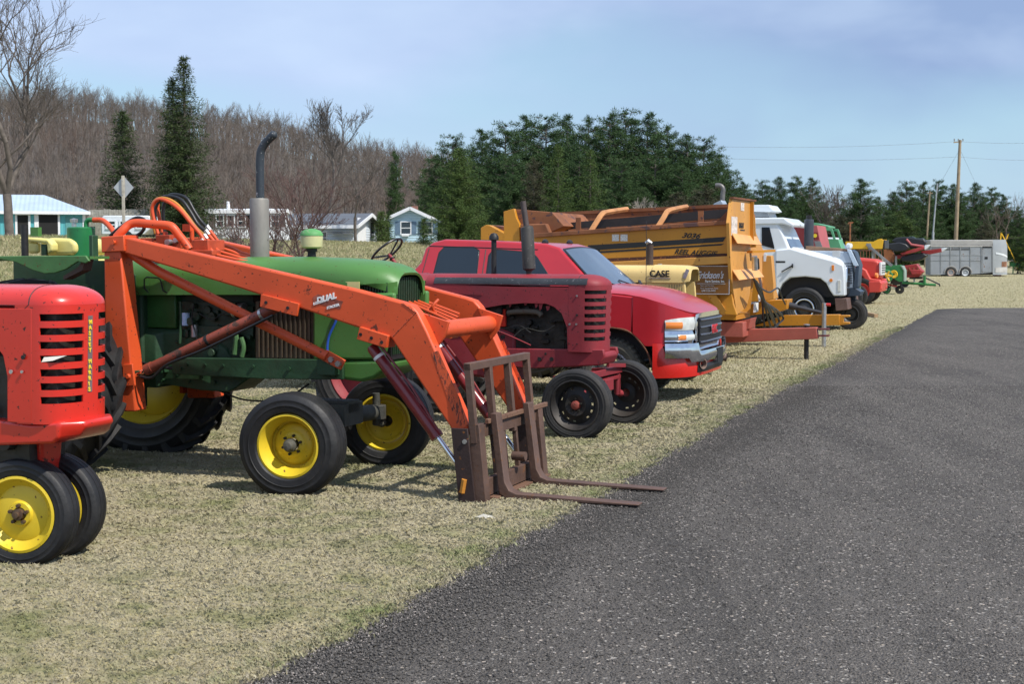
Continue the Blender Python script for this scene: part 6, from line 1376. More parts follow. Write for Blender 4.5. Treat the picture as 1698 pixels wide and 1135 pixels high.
# bars across and inside
A, B = kq(916, 379, -.3), kq(1208, 354, -.3); MB().beam(A, B, .16, .15).build('reel_shaft', RDK, kn)
A, B = kq(918, 355, 1.15), kq(1212, 341, 1.15); MB().prism([(A[0], 1.9), (B[0], 1.9), (B[0], B[2]), (A[0], A[2])], 1.15, 1.19).build('far_wall_extension', RB, kn); MB().beam((A[0], 1.17, A[2]), (B[0], 1.17, B[2]), .08, .06).build('far_rail', RB, kn)
for (a0, b0), (a1, b1), (a2, b2) in (((979, 385), (1000, 353), (1039, 347)), ((1090, 378), (1108, 349), (1138, 343))):
    MB().tube(curve([kq(a0, b0, -1.1), kq(a0+10, b0-16, -1.0), kq(a1-2, b1+3, -.85), kq(a1+7, b1-1, -.5), kq(a2, b2, 1.1)], 3), .05, 6).build('roll_hoop', mat('rusty_tan_hoop', (.52, .24, .09), .65, var=.3, vs=2, rust=.3, rcol=(.25, .10, .05), rs=4), kn)
for a in (959, 1162): A, B = kq(a, 384 if a < 1000 else 373, -.9), kq(a, 361 if a < 1000 else 350, -.9); MB().beam(A, B, .09, .03, up=(0, 1, 0)).build('upright', RB, kn)
A, B = kq(1190, 374, -.8), kq(1209, 354, -.8); MB().beam(A, B, .04, .10).build('corner_brace', RB, kn)
rg = random.Random(12)
for k in range(4): a = rg.uniform(940, 1180); A = kq(a, 384-(a-930)*.058, -.7); MB().beam(A, (A[0]+rg.uniform(.2, .6), -.6, A[2]+.03), .12, .05).build('reel_bat', RB, kn)
# frame, drawbar, stand, hitch, wheels
for s in (-1, 1): MB().beam((-4.9, s*.5, .62), (-1.3, s*.5, .58), .12, .16).build('frame_rail', TRD, kn)
MB().box(-1.6, -1.0, -.55, .55, .40, .66).build('front_frame', TRD, kn, bevel=.01)
q = K.poly([(1218, 548), (1355, 543), (1357, 562), (1220, 570)], 0); MB().prism([(q[0][0]-.35, q[0][1]), q[1], q[2], (q[3][0]-.35, q[3][1])], -.10, .10).build('drawbar', TRD, kn, bevel=.01)
slab(K, kn, [(1240, 530), (1246, 528), (1241, 546), (1219, 556), (1205, 552), (1205, 538)], -.25, .25, 'drawbar_bracket', TRD)
for z_ in (546, 557): A, B = kq(1353, z_, 0), kq(1375, z_, 0); MB().beam(A, B, .16, .025).build('hitch_clevis', mat('hitch_maroon', (.15, .03, .03), .7), kn)
x, _ = K.q(1337, 590, 0); MB().cyl((x, 0, 0), (x, 0, .60), .042, 14).build('jack_stand', BLK, kn); _, zz = K.q(1338, 538, 0); MB().cyl((x, 0, .60), (x, 0, zz), .055, 14).build('jack_cap', ZINC, kn)
for s in (-1, 1): wheel(kn, (-3.4, s*.85, .46), .46, .26, .24, OY, RUB, [(0, .19), (-.03, .15), (-.04, .04)], flip=s > 0, ribs=4, bolts=6, boltr=.08, bolty=-.04)
MB().cyl((-3.4, -.8, .46), (-3.4, .8, .46), .06, 10).build('axle', TRD, kn)
# hydraulic lines in front of the plate
kx = XE+.25
def kp(a, b, x=kx): y, z = K.qx(a, b, x); return (x, y, z)
for k in range(3):
    MB().tube(curve([kp(1250+k*2, 463+k*2), kp(1256+k*3, 480), kp(1264+k*2, 500), kp(1266+k*9, 530+k*3), kp(1272+k*9, 553-k*8), kp(1285+k*7, 540-k*6), kp(1278+k*5, 515), kp(1268-k, 500)], 5), .021, 6).build('hydraulic_hose', HOSE, kn)
MB().tube(curve([kp(1256, 474), kp(1275, 485), kp(1290, 478), kp(1296, 492), kp(1302, 505)], 5), .016, 6).build('hydraulic_hose', HOSE, kn)
A, B = kp(1251, 425), kp(1252, 448); MB().tube([A, B], .05, 10).build('hydraulic_motor', ZINC, kn); MB().tube([kp(1253, 430), kp(1254, 446)], .06, 10).build('coupler', BLK, kn)
A, B = eq(1236, 412), eq(1238, 432); MB().tube([(XE+.08, A[0], A[1]), (XE+.08, B[0], B[1])], .02, 6).build('bracket_rod', ZINC, kn)
A, B = kp(1243, 418, XE+.1), kp(1281, 416, XE+.45); MB().beam(A, B, .22, .04).build('chute_flap', OY, kn)
# ================================================================ second yellow wagon behind
K2 = Frame(1365, 575, 20.5)
k2 = vthing('feed_mixer_wagon', 'second yellow wagon, mostly hidden, with a yellow drawbar and silver jack', 'feed wagon', K2)
slab(K2, k2, [(1300, 523), (1392, 522), (1392, 540), (1250, 541)], -.10, .10, 'drawbar', OY); slab(K2, k2, [(1392, 523), (1409, 523), (1409, 526), (1399, 527), (1399, 534), (1409, 535), (1409, 538), (1392, 540)], -.07, .07, 'hitch', OY)
x, _ = K2.q(1366, 570, -.14); _, zz = K2.q(1366, 503, -.14); MB().cyl((x, -.14, 0), (x, -.14, zz), .045, 14).build('jack', ZINC, k2); MB().cyl((x, -.14, zz-.03), (x+.12, -.14, zz-.03), .03, 8).build('jack_handle', mat('handle_red', (.5, .03, .03), .5), k2)
slab(K2, k2, [(1268, 499), (1306, 497), (1304, 513), (1290, 518), (1240, 524), (1240, 506)], -.3, .3, 'front_bracket', OY)
A, B = wq(K2, 1308, 507, 0), wq(K2, 1362, 519, 0); MB().tube([A, tuple(Vector(A).lerp(Vector(B), .25)), tuple(Vector(A).lerp(Vector(B), .25)), B], [.075, .065, .045, .035], 12).build('hydraulic_ram', mat('ram_dark', (.035, .035, .04), .5), k2)
q = K2.poly([(850, 376), (1240, 356), (1258, 450), (1262, 500), (1200, 505), (900, 470)], -1.0); MB().prism([(q[0][0]-.1, q[0][1]), (q[1][0]-.3, q[1][1]-.1), (q[2][0]-.1, q[2][1]), q[3], q[4], q[5]], -.95, .95).build('body', OY, k2, bevel=.02)
slab(K2, k2, [(797, 378), (806, 373), (812, 374), (846, 392), (846, 400), (797, 398)], -.9, .9, 'rear_corner', OY); slab(K2, k2, [(808, 373), (850, 378), (850, 396)], -.7, .7, 'rear_rusty_sheet', RB, yq=-.9)
slab(K2, k2, [(1264, 424), (1279, 424), (1283, 470), (1283, 497), (1264, 500)], -.75, -.5, 'control_column', OYL); slab(K2, k2, [(1266, 421), (1271, 421), (1270, 434), (1266, 434)], -.8, -.79, 'white_handle', MATS['white_label'])
for s in (-1, 1): wheel(k2, (-3.4, s*.8, .46), .46, .26, .24, OY, RUB, [(0, .19), (-.03, .15), (-.04, .04)], flip=s > 0, ribs=4, bolts=0)
MB().cyl((-3.4, -.8, .46), (-3.4, .8, .46), .06, 10).build('axle', OY, k2)
MB().tube([(-3.4, 0, .5), (-3.4, 0, 1.3)], .12, 8).build('body_support', OY, k2)
# ================================================================ white truck
T_ = Frame(1334, 548, 20.5, y0=-.95)
WP = mat('white_truck_paint', (.74, .78, .80), .3, var=.05, vs=1, coat=.3, bump=.03, dirt=.12, dcol=(.5, .5, .48))
wt = vthing('truck', 'white conventional cab truck with bonnet and cab roof lamp box', 'truck', T_)
for s in (-1, 1):
    q = T_.poly([(1286, 415), (1310, 412), (1350, 424), (1380, 432), (1398, 440), (1400, 452), (1401, 491), (1382, 491), (1376, 482), (1370, 470), (1360, 462), (1335, 459), (1310, 461), (1298, 470), (1290, 484), (1286, 500)], -1.1)
    MB().prism(q, s*1.1, s*.75).build('front_wing', WP, wt, bevel=.05, seg=3)
q = T_.poly([(1292, 412), (1316, 410), (1358, 420), (1392, 430), (1400, 441), (1401, 456), (1292, 456)], -.75); MB().prism(q, -.78, .78).build('bonnet', WP, wt, bevel=.07, seg=3)
q = T_.poly([(1190, 372), (1288, 368), (1296, 380), (1310, 413), (1310, 440), (1288, 490), (1190, 500)], -1.05); MB().prism(q, -1.05, 1.05).build('cab', WP, wt, bevel=.06, seg=3)
q = T_.poly([(1190, 362), (1300, 361), (1306, 366), (1317, 372), (1314, 377), (1298, 372), (1190, 374)], -1.08); MB().prism(q, -1.08, 1.08).build('cab_roof', WP, wt, bevel=.03, seg=3)
for s in (-1, 1): q = T_.poly([(1263, 377), (1276, 377), (1284, 410), (1284, 413), (1263, 407)], -1.06); MB().prism(q, s*1.062, s*1.04).build('side_window', TINT, wt, bevel=.005)
q0, q1 = T_.q(1291, 376, -.95), T_.q(1310, 411, -.95); MB().add([(q0[0]+.03, -.92, q0[1]), (q0[0]+.03, .92, q0[1]), (q1[0]+.02, .96, q1[1]), (q1[0]+.02, -.96, q1[1])], [(0, 1, 2, 3)]).build('windscreen', WSH, wt, solid=.01)
slab(T_, wt, [(1240, 340), (1276, 340), (1284, 350), (1276, 352), (1240, 351)], -.5, .7, 'roof_lamp_box', WP, yq=-.4); slab(T_, wt, [(1240, 351), (1273, 352), (1276, 360), (1240, 361)], -.45, .65, 'lamp_box_base', mat('lamp_glass_grey', (.25, .27, .28), .3), yq=-.4, bevel=.003)
T_x = T_.q(1397, 452, -.75)[0]
for i in range(4):
    for k in range(4): MB().box(T_x+.12, T_x+.14, -.70+k*.36, -.70+k*.36+.32, T_.q(1400, 446+i*11, -.9)[1]-.12, T_.q(1400, 446+i*11, -.9)[1]).build('grille_cell', BPL, wt, smooth=0)
MB().box(T_x+.06, T_x+.118, -.78, .78, T_.q(1400, 489, -.9)[1], T_.q(1400, 443, -.9)[1]).build('grille', CHROME, wt, bevel=.02)
slab(T_, wt, [(1389, 465), (1394, 465), (1394, 484), (1389, 484)], -1.115, -1.09, 'headlamp', LENS, bevel=.006); slab(T_, wt, [(1379, 440), (1383, 440), (1383, 449), (1379, 449)], -1.115, -1.09, 'amber_lamp', AMB, bevel=.004)
x, z = T_.q(1378, 465, -1.12); MB().cyl((x, -1.12, z), (x, -1.10, z), .04, 12).build('round_lamp', AMB, wt)
slab(T_, wt, [(1384, 495), (1404, 495), (1406, 514), (1386, 516)], -1.1, 1.1, 'bumper', mat('brown_bumper', (.13, .075, .06), .6, var=.3, rust=.3)); slab(T_, wt, [(1286, 433), (1302, 433), (1302, 436), (1286, 436)], -1.103, -1.09, 'badge', BT, bevel=0)
slab(T_, wt, [(1380, 416), (1393, 416), (1393, 427), (1380, 427)], -1.0, -.97, 'wing_mirror', mat('mirror_back_grey', (.55, .58, .6), .4), bevel=.004); A = wq(T_, 1313, 441, -1.14); MB().tube([wq(T_, 1296, 451, -1.12), A], .015, 6).build('mirror_stalk', BLK, wt); MB().tube([A, (A[0]+.03, A[1], A[2])], .05, 10).build('convex_mirror', BLK, wt)
MB().box(-.75, T_x-.1, -.86, .86, .80, 1.27).build('dark_bay_fill', BPL, wt)  # black box gives the wheel arches their inner shade by colour
TRIM = [(-.02, .25), (.0, .20), (-.06, .16), (-.09, .12), (-.10, .05), (-.12, 0)]
for s in (-1, 1):
    wheel(wt, (0, s*.95, .52), .52, .28, .30, mat('dark_hub_grey', (.05, .05, .05), .5, .3, var=.3), RUB, TRIM, flip=s > 0, ribs=4, bolts=0); wheel(wt, (-4.4, s*.85, .52), .52, .5, .30, WP, RUB, TRIM, flip=s > 0, ribs=5, bolts=0)
[MB().lathe([(-.115, .24), (-.125, .225), (-.115, .21)], Matrix.Translation((0, -.95, .52)), 36).build('trim_ring', CHROME, wt)]; MB().box(-6.5, -.6, -.45, .45, .75, 1.0).build('chassis', BLK, wt); MB().cyl((0, -.9, .52), (0, .9, .52), .07, 8).build('axle', BLK, wt); MB().cyl((-4.4, -.9, .52), (-4.4, .9, .52), .09, 8).build('axle', BLK, wt)
MB().box(-6.6, -2.2, -1.15, 1.15, 1.15, 1.3).build('flat_bed', mat('bed_boards', (.14, .11, .08), .8, var=.3), wt)
A = wq(T_, 1198, 335, .9); B = wq(T_, 1198, 312, .9); MB().tube(curve([(A[0], .9, 1.4), A, (B[0]+.02, .9, B[2]-.05), (B[0]-.05, .9, B[2]+.06), (B[0]-.18, .9, B[2]+.07)], 4), .06, 12).build('curved_exhaust_stack', mat('dull_exhaust', (.16, .15, .14), .5, .5, var=.3), wt)
slab(T_, wt, [(1183, 338), (1196, 332), (1200, 340), (1200, 356), (1183, 356)], .3, .8, 'air_cleaner', mat('steel_blue_grey', (.36, .42, .48), .4, .3), bevel=.01)
# ================================================================ grey-blue tractor behind the white truck
B_ = Frame(1410, 547, 20.5, y0=-.17)
bt = vthing('farm_tractor', 'grey-blue tractor with a thick dark stack and narrow front wheels behind the white truck', 'tractor', B_)
BG = mat('grey_blue_paint', (.34, .40, .47), .4, var=.12, vs=2, dirt=.2, bump=.04); NB = mat('navy_frame', (.035, .055, .085), .45, var=.2); LB = mat('light_blue_edge', (.50, .60, .70), .4, bump=0)
q = B_.poly([(1280, 414), (1405, 417), (1412, 430), (1416, 478), (1380, 484), (1280, 484)], -.33); MB().prism(q, -.33, .33).build('hood', BG, bt, bevel=.03, seg=3)
mb = MB()
for k in range(9): x, z = B_.q(1398, 437+k*4, -.335); mb.box(x, x+.22, -.338, -.32, z-.012, z+.006)
lv = mb.build('hood_louvre', BPL, bt, smooth=0); lv['kind'] = 'stuff'
slab(B_, bt, [(1404, 413), (1411, 414), (1424, 441), (1419, 442), (1415, 440)], -.36, -.28, 'nose_edge', LB); slab(B_, bt, [(1411, 414), (1417, 418), (1425, 440), (1422, 476), (1416, 482), (1414, 480), (1419, 442)], -.34, .34, 'front_frame', NB); slab(B_, bt, [(1404, 478), (1417, 477), (1428, 484), (1425, 491), (1406, 492), (1402, 486)], -.34, .34, 'front_weight', NB)
slab(B_, bt, [(1336, 408), (1404, 413), (1404, 418), (1336, 415)], -.30, .30, 'wooden_board', mat('board_tan', (.25, .15, .09), .8, var=.3))
x, z0 = B_.q(1341, 414, 0); _, z1 = B_.q(1341, 364, 0); MB().tube([(x, 0, z0-.1), (x, 0, z1-.01), (x, 0, z1)], [.115, .115, .09], 18).build('muffler', mat('slate_muffler', (.045, .055, .07), .55, var=.2), bt); MB().tube([(x, 0, z1), (x, 0, z1+.10)], .07, 12).build('stack_tip', BLK, bt)
for s in (-1, 1):
    wheel(bt, (0, s*.17, .37), .37, .17, .20, MATS['dark_hub_grey'], RUBG, [(0, .15), (-.03, .12), (-.03, .03)], flip=s > 0, ribs=3, bolts=0); wheel(bt, (-2.6, s*.85, .80), .80, .42, .48, BG, RUB, [(0, .4), (-.03, .2), (-.03, .03)], flip=s > 0, ribs=0, lugs=20, lugh=.04, bolts=0)
MB().loft([[(x, y, z) for x, y in ((-.12, -.1), (.1, -.1), (.1, .1), (-.12, .1))] for z in (.3, 1.0)]).build('pedestal', NB, bt); MB().box(-2.9, -.3, -.2, .2, .6, 1.2).build('transmission_case', NB, bt); MB().cyl((-2.6, -.85, .8), (-2.6, .85, .8), .08, 10).build('rear_axle', NB, bt)
x, z = B_.q(1409, 410, -.3); MB().lathe([(-.05, 0), (-.04, .06), (.05, .07), (.07, 0)], Matrix.Translation((x, -.3, z+.03)) @ Matrix.Rotation(R(60), 4, 'Z'), 12).build('work_lamp', WP, bt); x, z = B_.q(1402, 464, -.4); MB().lathe([(-.05, 0), (-.04, .06), (.05, .09), (.07, 0)], Matrix.Translation((x, -.4, z)) @ Matrix.Rotation(R(50), 4, 'Z'), 12).build('work_lamp', WP, bt)
# timber lying in front of its wheels
tm = MB().beam(tuple(ground(1433, 520, .06)), tuple(ground(1453, 524, .06)), .10, .10).build('timber', mat('raw_timber', (.42, .27, .15), .8, var=.3)); tag(tm, 'short raw timber lying on the grass by the narrow front wheels', 'timber')
# ================================================================ red grain truck
R_ = Frame(1429, 505, 20.5, y0=-.95)
RR = mat('coral_red_truck', (.56, .055, .04), .45, var=.10, vs=1.2, dirt=.15, bump=.04); rtk = vthing('truck', 'faded red truck with a white grille and white cab roof, fourth vehicle nose from the far end', 'truck', R_)
rtk['label'] = 'old coral-red truck with white grille and white cab roof beside the green implement'
for s in (-1, 1): q = R_.poly([(1375, 440), (1418, 438), (1436, 448), (1443, 462), (1460, 464), (1462, 480), (1455, 485), (1442, 484), (1438, 470), (1430, 458), (1420, 455), (1410, 458), (1400, 490), (1375, 490)], -1.05); MB().prism(q, s*1.05, s*.7).build('front_wing', RR, rtk, bevel=.04, seg=3)
q = R_.poly([(1370, 424), (1415, 427), (1450, 430), (1459, 434), (1460, 462), (1370, 470)], -.6); MB().prism(q, -.66, .66).build('bonnet', RR, rtk, bevel=.10, seg=3)
q = R_.poly([(1340, 398), (1376, 400), (1384, 398), (1400, 426), (1400, 470), (1340, 470)], -.95); MB().prism(q, -.95, .95).build('cab', RR, rtk, bevel=.05); slab(R_, rtk, [(1340, 394), (1385, 394), (1386, 400), (1340, 401)], -.95, .95, 'cab_roof', WP, bevel=.03)
q0, q1 = R_.q(1384, 401, -.8), R_.q(1399, 417, -.8); MB().add([(q0[0]+.05, -.82, q0[1]), (q0[0]+.05, .82, q0[1]), (q1[0]+.05, .86, q1[1]), (q1[0]+.05, -.86, q1[1])], [(0, 1, 2, 3)]).build('windscreen', WSH, rtk, solid=.02)
slab(R_, rtk, [(1361, 400), (1377, 401), (1386, 420), (1361, 418)], -.97, -.94, 'side_window', TINT, bevel=.01); x, z = R_.q(1370, 410, -1.2); MB().box(x-.03, x+.1, -1.28, -1.1, z-.16, z+.14).build('door_mirror', WP, rtk, bevel=.03)
RX = R_.q(1459, 450, -.6)[0]; gm_ = MB().box(RX-.02, RX+.06, -.70, .70, R_.q(1455, 457, -.6)[1], R_.q(1455, 435, -.6)[1]).build('grille', mat('grille_white', (.65, .66, .66), .5, bump=0), rtk, bevel=.02)
for k in range(4): MB().box(RX+.06, RX+.075, -.52, .52, R_.q(1455, 457, -.6)[1]+.09+k*.085, R_.q(1455, 457, -.6)[1]+.12+k*.085).build('grille_slot', BPL, gm_, smooth=0)
slab(R_, rtk, [(1440, 467), (1459, 466), (1462, 470), (1459, 485), (1441, 486)], -1.08, 1.08, 'bumper', RR, bevel=.03); x, z = R_.q(1446, 457, -.95); MB().lathe([(-.05, 0), (-.04, .09), (.03, .10)], Matrix.Translation((x+.15, -.85, z)) @ Matrix.Rotation(R(75), 4, 'Z'), 14).build('headlamp', AMB, rtk)
for s in (-1, 1): wheel(rtk, (0, s*.95, .48), .48, .24, .27, RR, RUB, [(0, .2), (-.05, .12), (-.08, .05), (-.1, 0)], flip=s > 0, ribs=3, bolts=0); wheel(rtk, (-4, s*.85, .48), .48, .45, .27, RR, RUB, [(0, .2), (-.05, .12), (-.08, .05)], flip=s > 0, ribs=3, bolts=0)
MB().box(-6.4, .6, -.42, .42, .62, .85).build('chassis', BLK, rtk); MB().cyl((0, -.9, .48), (0, .9, .48), .06, 8).build('axle', BLK, rtk); MB().cyl((-4, -.9, .48), (-4, .9, .48), .06, 8).build('axle', BLK, rtk); MB().box(-6.5, -2.3, -1.1, 1.1, .95, 1.1).build('flat_bed', MATS['bed_boards'], rtk)
# ================================================================ maroon forage box / green-cab machine
M_ = Frame(1392, 530, 20.5, y0=-1.); mr = vthing('forage_harvester', 'dark maroon machine body with a small gold emblem rising behind the white truck', 'farm machine', M_)
MRD = mat('dark_maroon_sheet', (.20, .022, .022), .5, var=.1, vs=.8, dirt=.15, bump=.02); PKM = mat('pink_faded_red', (.42, .10, .10), .6, var=.15)
q = M_.poly([(1302, 377), (1320, 371), (1336, 372), (1336, 440), (1302, 440)], -1.); MB().prism(q, -1., .8).build('body', MRD, mr, bevel=.02); slab(M_, mr, [(1336, 374), (1355, 374), (1362, 408), (1364, 420), (1336, 420)], -.95, .7, 'slanted_cover', PKM); slab(M_, mr, [(1347, 385), (1356, 386), (1358, 397), (1347, 397)], -.962, -.945, 'emblem_panel', MRD, bevel=0)
x, z = M_.q(1351.5, 391, -.97); MB().lathe([(-.003, 0), (-.003, .055), (.003, .055), (.003, 0)], Matrix.Translation((x, -.968, z)), 12).build('gold_emblem', YT, mr); slab(M_, mr, [(1350, 400), (1360, 400), (1364, 410), (1353, 410)], -.962, -.945, 'side_screen', mat('screen_grey', (.20, .20, .20), .6), bevel=0); slab(M_, mr, [(1336, 410), (1378, 411), (1378, 440), (1336, 440)], -.9, .6, 'lower_body', MRD)
for s in (-1, 1): wheel(mr, (-1.6, s*.9, .5), .5, .3, .25, MRD, RUB, [(0, .2), (-.05, .1), (-.05, .03)], flip=s > 0, ribs=4, bolts=0)
MB().box(-3.5, .1, -.4, .4, .5, 1.3).build('chassis', BLK, mr)
g_ = Frame(1400, 512, 20.5, y0=-.9); gc = vthing('farm_tractor', 'green tractor cab frame showing behind the maroon machine', 'tractor', g_); LG = mat('mint_green_paint', (.10, .33, .17), .5, var=.12, dirt=.2)
slab(g_, gc, [(1345, 370), (1352, 370), (1374, 375), (1374, 378), (1345, 375)], -.8, .8, 'roof', LG); slab(g_, gc, [(1356, 377), (1380, 379), (1386, 398), (1382, 398), (1377, 383), (1356, 382)], -.8, -.72, 'roll_bar', LG); slab(g_, gc, [(1356, 377), (1380, 379), (1386, 398), (1382, 398), (1377, 383), (1356, 382)], .72, .8, 'roll_bar', LG, yq=-.8)
slab(g_, gc, [(1350, 396), (1390, 397), (1405, 440), (1350, 440)], -.5, .5, 'body', LG); slab(g_, gc, [(1345, 378), (1356, 378), (1356, 400), (1345, 400)], -.7, .7, 'rear_window', TINT)
for s in (-1, 1): wheel(gc, (-1.9, s*.85, .75), .75, .4, .45, YEL, RUB, [(0, .38), (-.02, .2), (-.02, .05)], flip=s > 0, ribs=0, lugs=18, lugh=.04, bolts=0); wheel(gc, (.2, s*.7, .38), .38, .22, .2, YEL, RUB, [(0, .15), (-.02, .1), (-.02, .03)], flip=s > 0, ribs=3, bolts=0)
MB().box(-2.2, .4, -.2, .2, .5, 1.2).build('chassis', GRN, gc)
# thin sticks (sapling stems) behind: rusty post with a round plate
pp = ground(1408, 492); k = pp.y/FPX; rp = thing('sign_post', 'thin rusty post with a small arrow plate left of the yellow trough', 'post', pp); zt = CAMH+(HOR-370)*k
MB().cyl((0, 0, 0), (0, 0, zt), .035, 8).build('pole', RB, rp); MB().prism([(-.12, zt-.05), (.1, zt-.02), (.15, zt+.03), (-.05, zt+.05)], -.01, .01).build('plate', RB, rp)
# ================================================================ yellow trough, corn head, implements, livestock trailer
BRY = mat('bright_yellow_sheet', (.80, .46, .02), .45, var=.12, vs=.8, rust=.08, rcol=(.25, .1, .02)); IRD = mat('implement_red', (.34, .03, .03), .5, var=.25, vs=1.5, rust=.15, dirt=.25)
IGR = mat('implement_green', (.03, .19, .055), .5, var=.2, vs=1.5, dirt=.2); GST = mat('grey_steel', (.28, .29, .29), .5, .4, var=.2); CBK = mat('cover_black', (.014, .015, .018), .45, var=.4, vs=.8)
def fq(F, a, b, y): x, z = F.q(a, b, y); return (x, y, z)
Y1 = Frame(1434, 494, 20.5); yt = vthing('grain_trough', 'bright yellow open trough raised on legs above the red truck nose', 'hopper', Y1)
slab(Y1, yt, [(1402, 401), (1448, 401), (1456, 397), (1462, 396), (1465, 399), (1463, 413), (1402, 413)], -.9, -.86, 'side_plate', BRY); slab(Y1, yt, [(1402, 402), (1448, 402), (1456, 397), (1463, 397), (1463, 412), (1402, 413)], .9, .94, 'side_plate', BRY, yq=-.9)
slab(Y1, yt, [(1402, 410), (1463, 410), (1463, 412), (1402, 413)], -.86, .9, 'floor', BRY, yq=-.9); slab(Y1, yt, [(1463, 399), (1467, 398), (1467, 412), (1463, 413)], -.8, .9, 'end_flap', CBK)
for a, b in ((1408, -.8), (1450, .8), (1412, .8), (1447, -.8)): x, z = Y1.q(a, 413, b); MB().cyl((x, b, 0), (x, b, z), .04, 8).build('leg', GST, yt)
A, B = fq(Y1, 1437, 405, -.95), fq(Y1, 1479, 441, -.95); MB().beam(A, B, .09, .10).build('brace_strut', GST, yt); slab(Y1, yt, [(1436, 404), (1444, 404), (1446, 413), (1441, 416)], -.98, -.93, 'strut_head', GST)
for s in (-1, 1): x, z = Y1.q(1421, 480, 0); MB().lathe([(-.09, .1), (-.09, .36), (.09, .36), (.09, .1)], Matrix.Translation((x-.8, s*.9, .36)), 20).build('wheel', MATS['far_rubber'], yt)
# rusty mesh pile behind the red truck
P1 = Frame(1447, 486, 20.5); ps = vthing('wire_crate', 'rusty wire mesh crate behind the red truck grille', 'crate', P1); mb = MB()
x0, z1 = P1.q(1422, 416, 0); x1, _ = P1.q(1462, 416, 0)
for k in range(9): x = x0+(x1-x0)*k/8; mb.cyl((x, 0, 0), (x, 0, z1), .018, 5)
for k in range(6): mb.cyl((x0, 0, z1*k/5+.01), (x1, 0, z1*k/5+.01), .018, 5)
mb.build('front_mesh', RB, ps); MB().box(x0, x1, .02, 1.0, 0, z1*.8).build('load', mat('rubble_tan', (.26, .21, .16), .9, var=.5, vs=6, bump=.8, bs=10), ps)
# corn head: black covers, red arms with white snouts
H1 = Frame(1510, 480, 20.5); ch = vthing('corn_head', 'black and red corn head with white pointed snouts above the red tiller', 'farm implement', H1)
slab(H1, ch, [(1464, 409), (1474, 404), (1492, 402), (1502, 405), (1508, 411), (1502, 416), (1486, 418), (1472, 413)], -.9, -.5, 'cover', CBK, bevel=.05); slab(H1, ch, [(1478, 400), (1486, 394), (1500, 393), (1520, 396), (1532, 397), (1536, 402), (1534, 408), (1512, 412), (1500, 410)], -.4, .5, 'cover', CBK, bevel=.05)
slab(H1, ch, [(1500, 394), (1512, 392), (1518, 395), (1530, 395), (1534, 399), (1505, 398)], -.2, .4, 'top_box', mat('teal_black', (.03, .05, .055), .4, var=.3), bevel=.02)
for pts, y, r_ in (([(1503, 397), (1511, 406), (1532, 409)], -.5, .06),): MB().tube([fq(H1, a, b, y) for a, b in pts], r_, 8).build('guard_rail', PKM, ch)
slab(H1, ch, [(1492, 420), (1516, 413), (1532, 409), (1534, 413), (1516, 419), (1496, 423)], -.7, -.45, 'gathering_arm', IRD, bevel=.02); slab(H1, ch, [(1533, 407), (1543, 406), (1537, 413), (1533, 415)], -.7, -.45, 'snout', WP, bevel=.02)
slab(H1, ch, [(1526, 417), (1548, 414), (1561, 412), (1562, 418), (1542, 422), (1528, 420)], .3, .6, 'gathering_arm', IRD, bevel=.02); slab(H1, ch, [(1561, 412), (1571, 411), (1564, 417), (1561, 418)], .3, .6, 'snout', WP, bevel=.02)
slab(H1, ch, [(1493, 427), (1515, 420), (1530, 420), (1538, 424), (1528, 431), (1515, 434), (1496, 434)], -.6, .5, 'lower_cover', CBK, bevel=.05); slab(H1, ch, [(1465, 414), (1478, 413), (1484, 424), (1480, 436), (1466, 436)], -.3, .2, 'rusty_back_plate', RB, bevel=.02)
for a, b in ((1486, -.6), (1486, .5), (1468, .1)): x, z = H1.q(a, 425, b); MB().cyl((x, b, 0), (x, b, z), .05, 8).build('leg', GST, ch)
slab(H1, ch, [(1475, 424), (1520, 422), (1520, 428), (1475, 430)], -.1, .1, 'frame', IRD)
# green implement with coloured wheel
I1 = Frame(1478, 488, 20.5); gi = vthing('seed_drill', 'green steel implement with yellow disc wheel right of the coral-red truck', 'farm implement', I1)
slab(I1, gi, [(1462, 441), (1493, 440), (1498, 448), (1499, 466), (1492, 468), (1484, 464), (1478, 454), (1466, 450), (1462, 452)], -.5, -.44, 'side_plate', IGR); slab(I1, gi, [(1493, 441), (1496, 441), (1500, 449), (1500, 467), (1498, 467), (1498, 449)], -.52, .5, 'edge_plate', mat('edge_grey_green', (.25, .32, .26), .5)); slab(I1, gi, [(1462, 441), (1493, 440), (1493, 446), (1462, 446)], -.4, .5, 'hopper', IGR)
x, z = I1.q(1470, 458, -.6); wh = MB().lathe([(-.04, .16), (-.06, .24), (-.03, .30), (.03, .30), (.05, .22)], Matrix.Translation((x, -.62, z)), 24).build('disc_wheel', MATS['implement_green'], gi); mb = MB()
for k in range(6): a = 6.283*k/6; mb.tube([(x, -.65, z), (x+.25*math.cos(a), -.66, z+.25*math.sin(a))], .045, 6)
mb.build('spokes', BRY, wh); x, z = I1.q(1482, 455, -.6); MB().lathe([(-.03, .05), (-.05, .16), (.03, .18)], Matrix.Translation((x, -.62, z)), 18).build('disc_wheel', BRY, gi); x, z = I1.q(1465, 461, -.6); MB().tube([(x, -.75, z), (x, -.5, z)], .11, 14).build('roller', CBK, gi)
for pts, m_, r_, nm in (([(1462, 468), (1480, 474), (1487, 475)], IRD, .045, 'tow_bar'), ([(1462, 480), (1472, 486), (1476, 478)], IGR, .05, 'lift_arm'), ([(1460, 470), (1460, 496)], BLK, .03, 'parking_stand'), ([(1478, 467), (1474, 486)], BLK, .03, 'lift_rod'), ([(1484, 466), (1494, 468), (1494, 476)], BLK, .05, 'linkage')):
    P = [fq(I1, a, b, -.3) for a, b in pts]; P = [(p[0], p[1], max(p[2], .0)) for p in P]; MB().tube(P, r_, 6).build(nm, m_, gi)
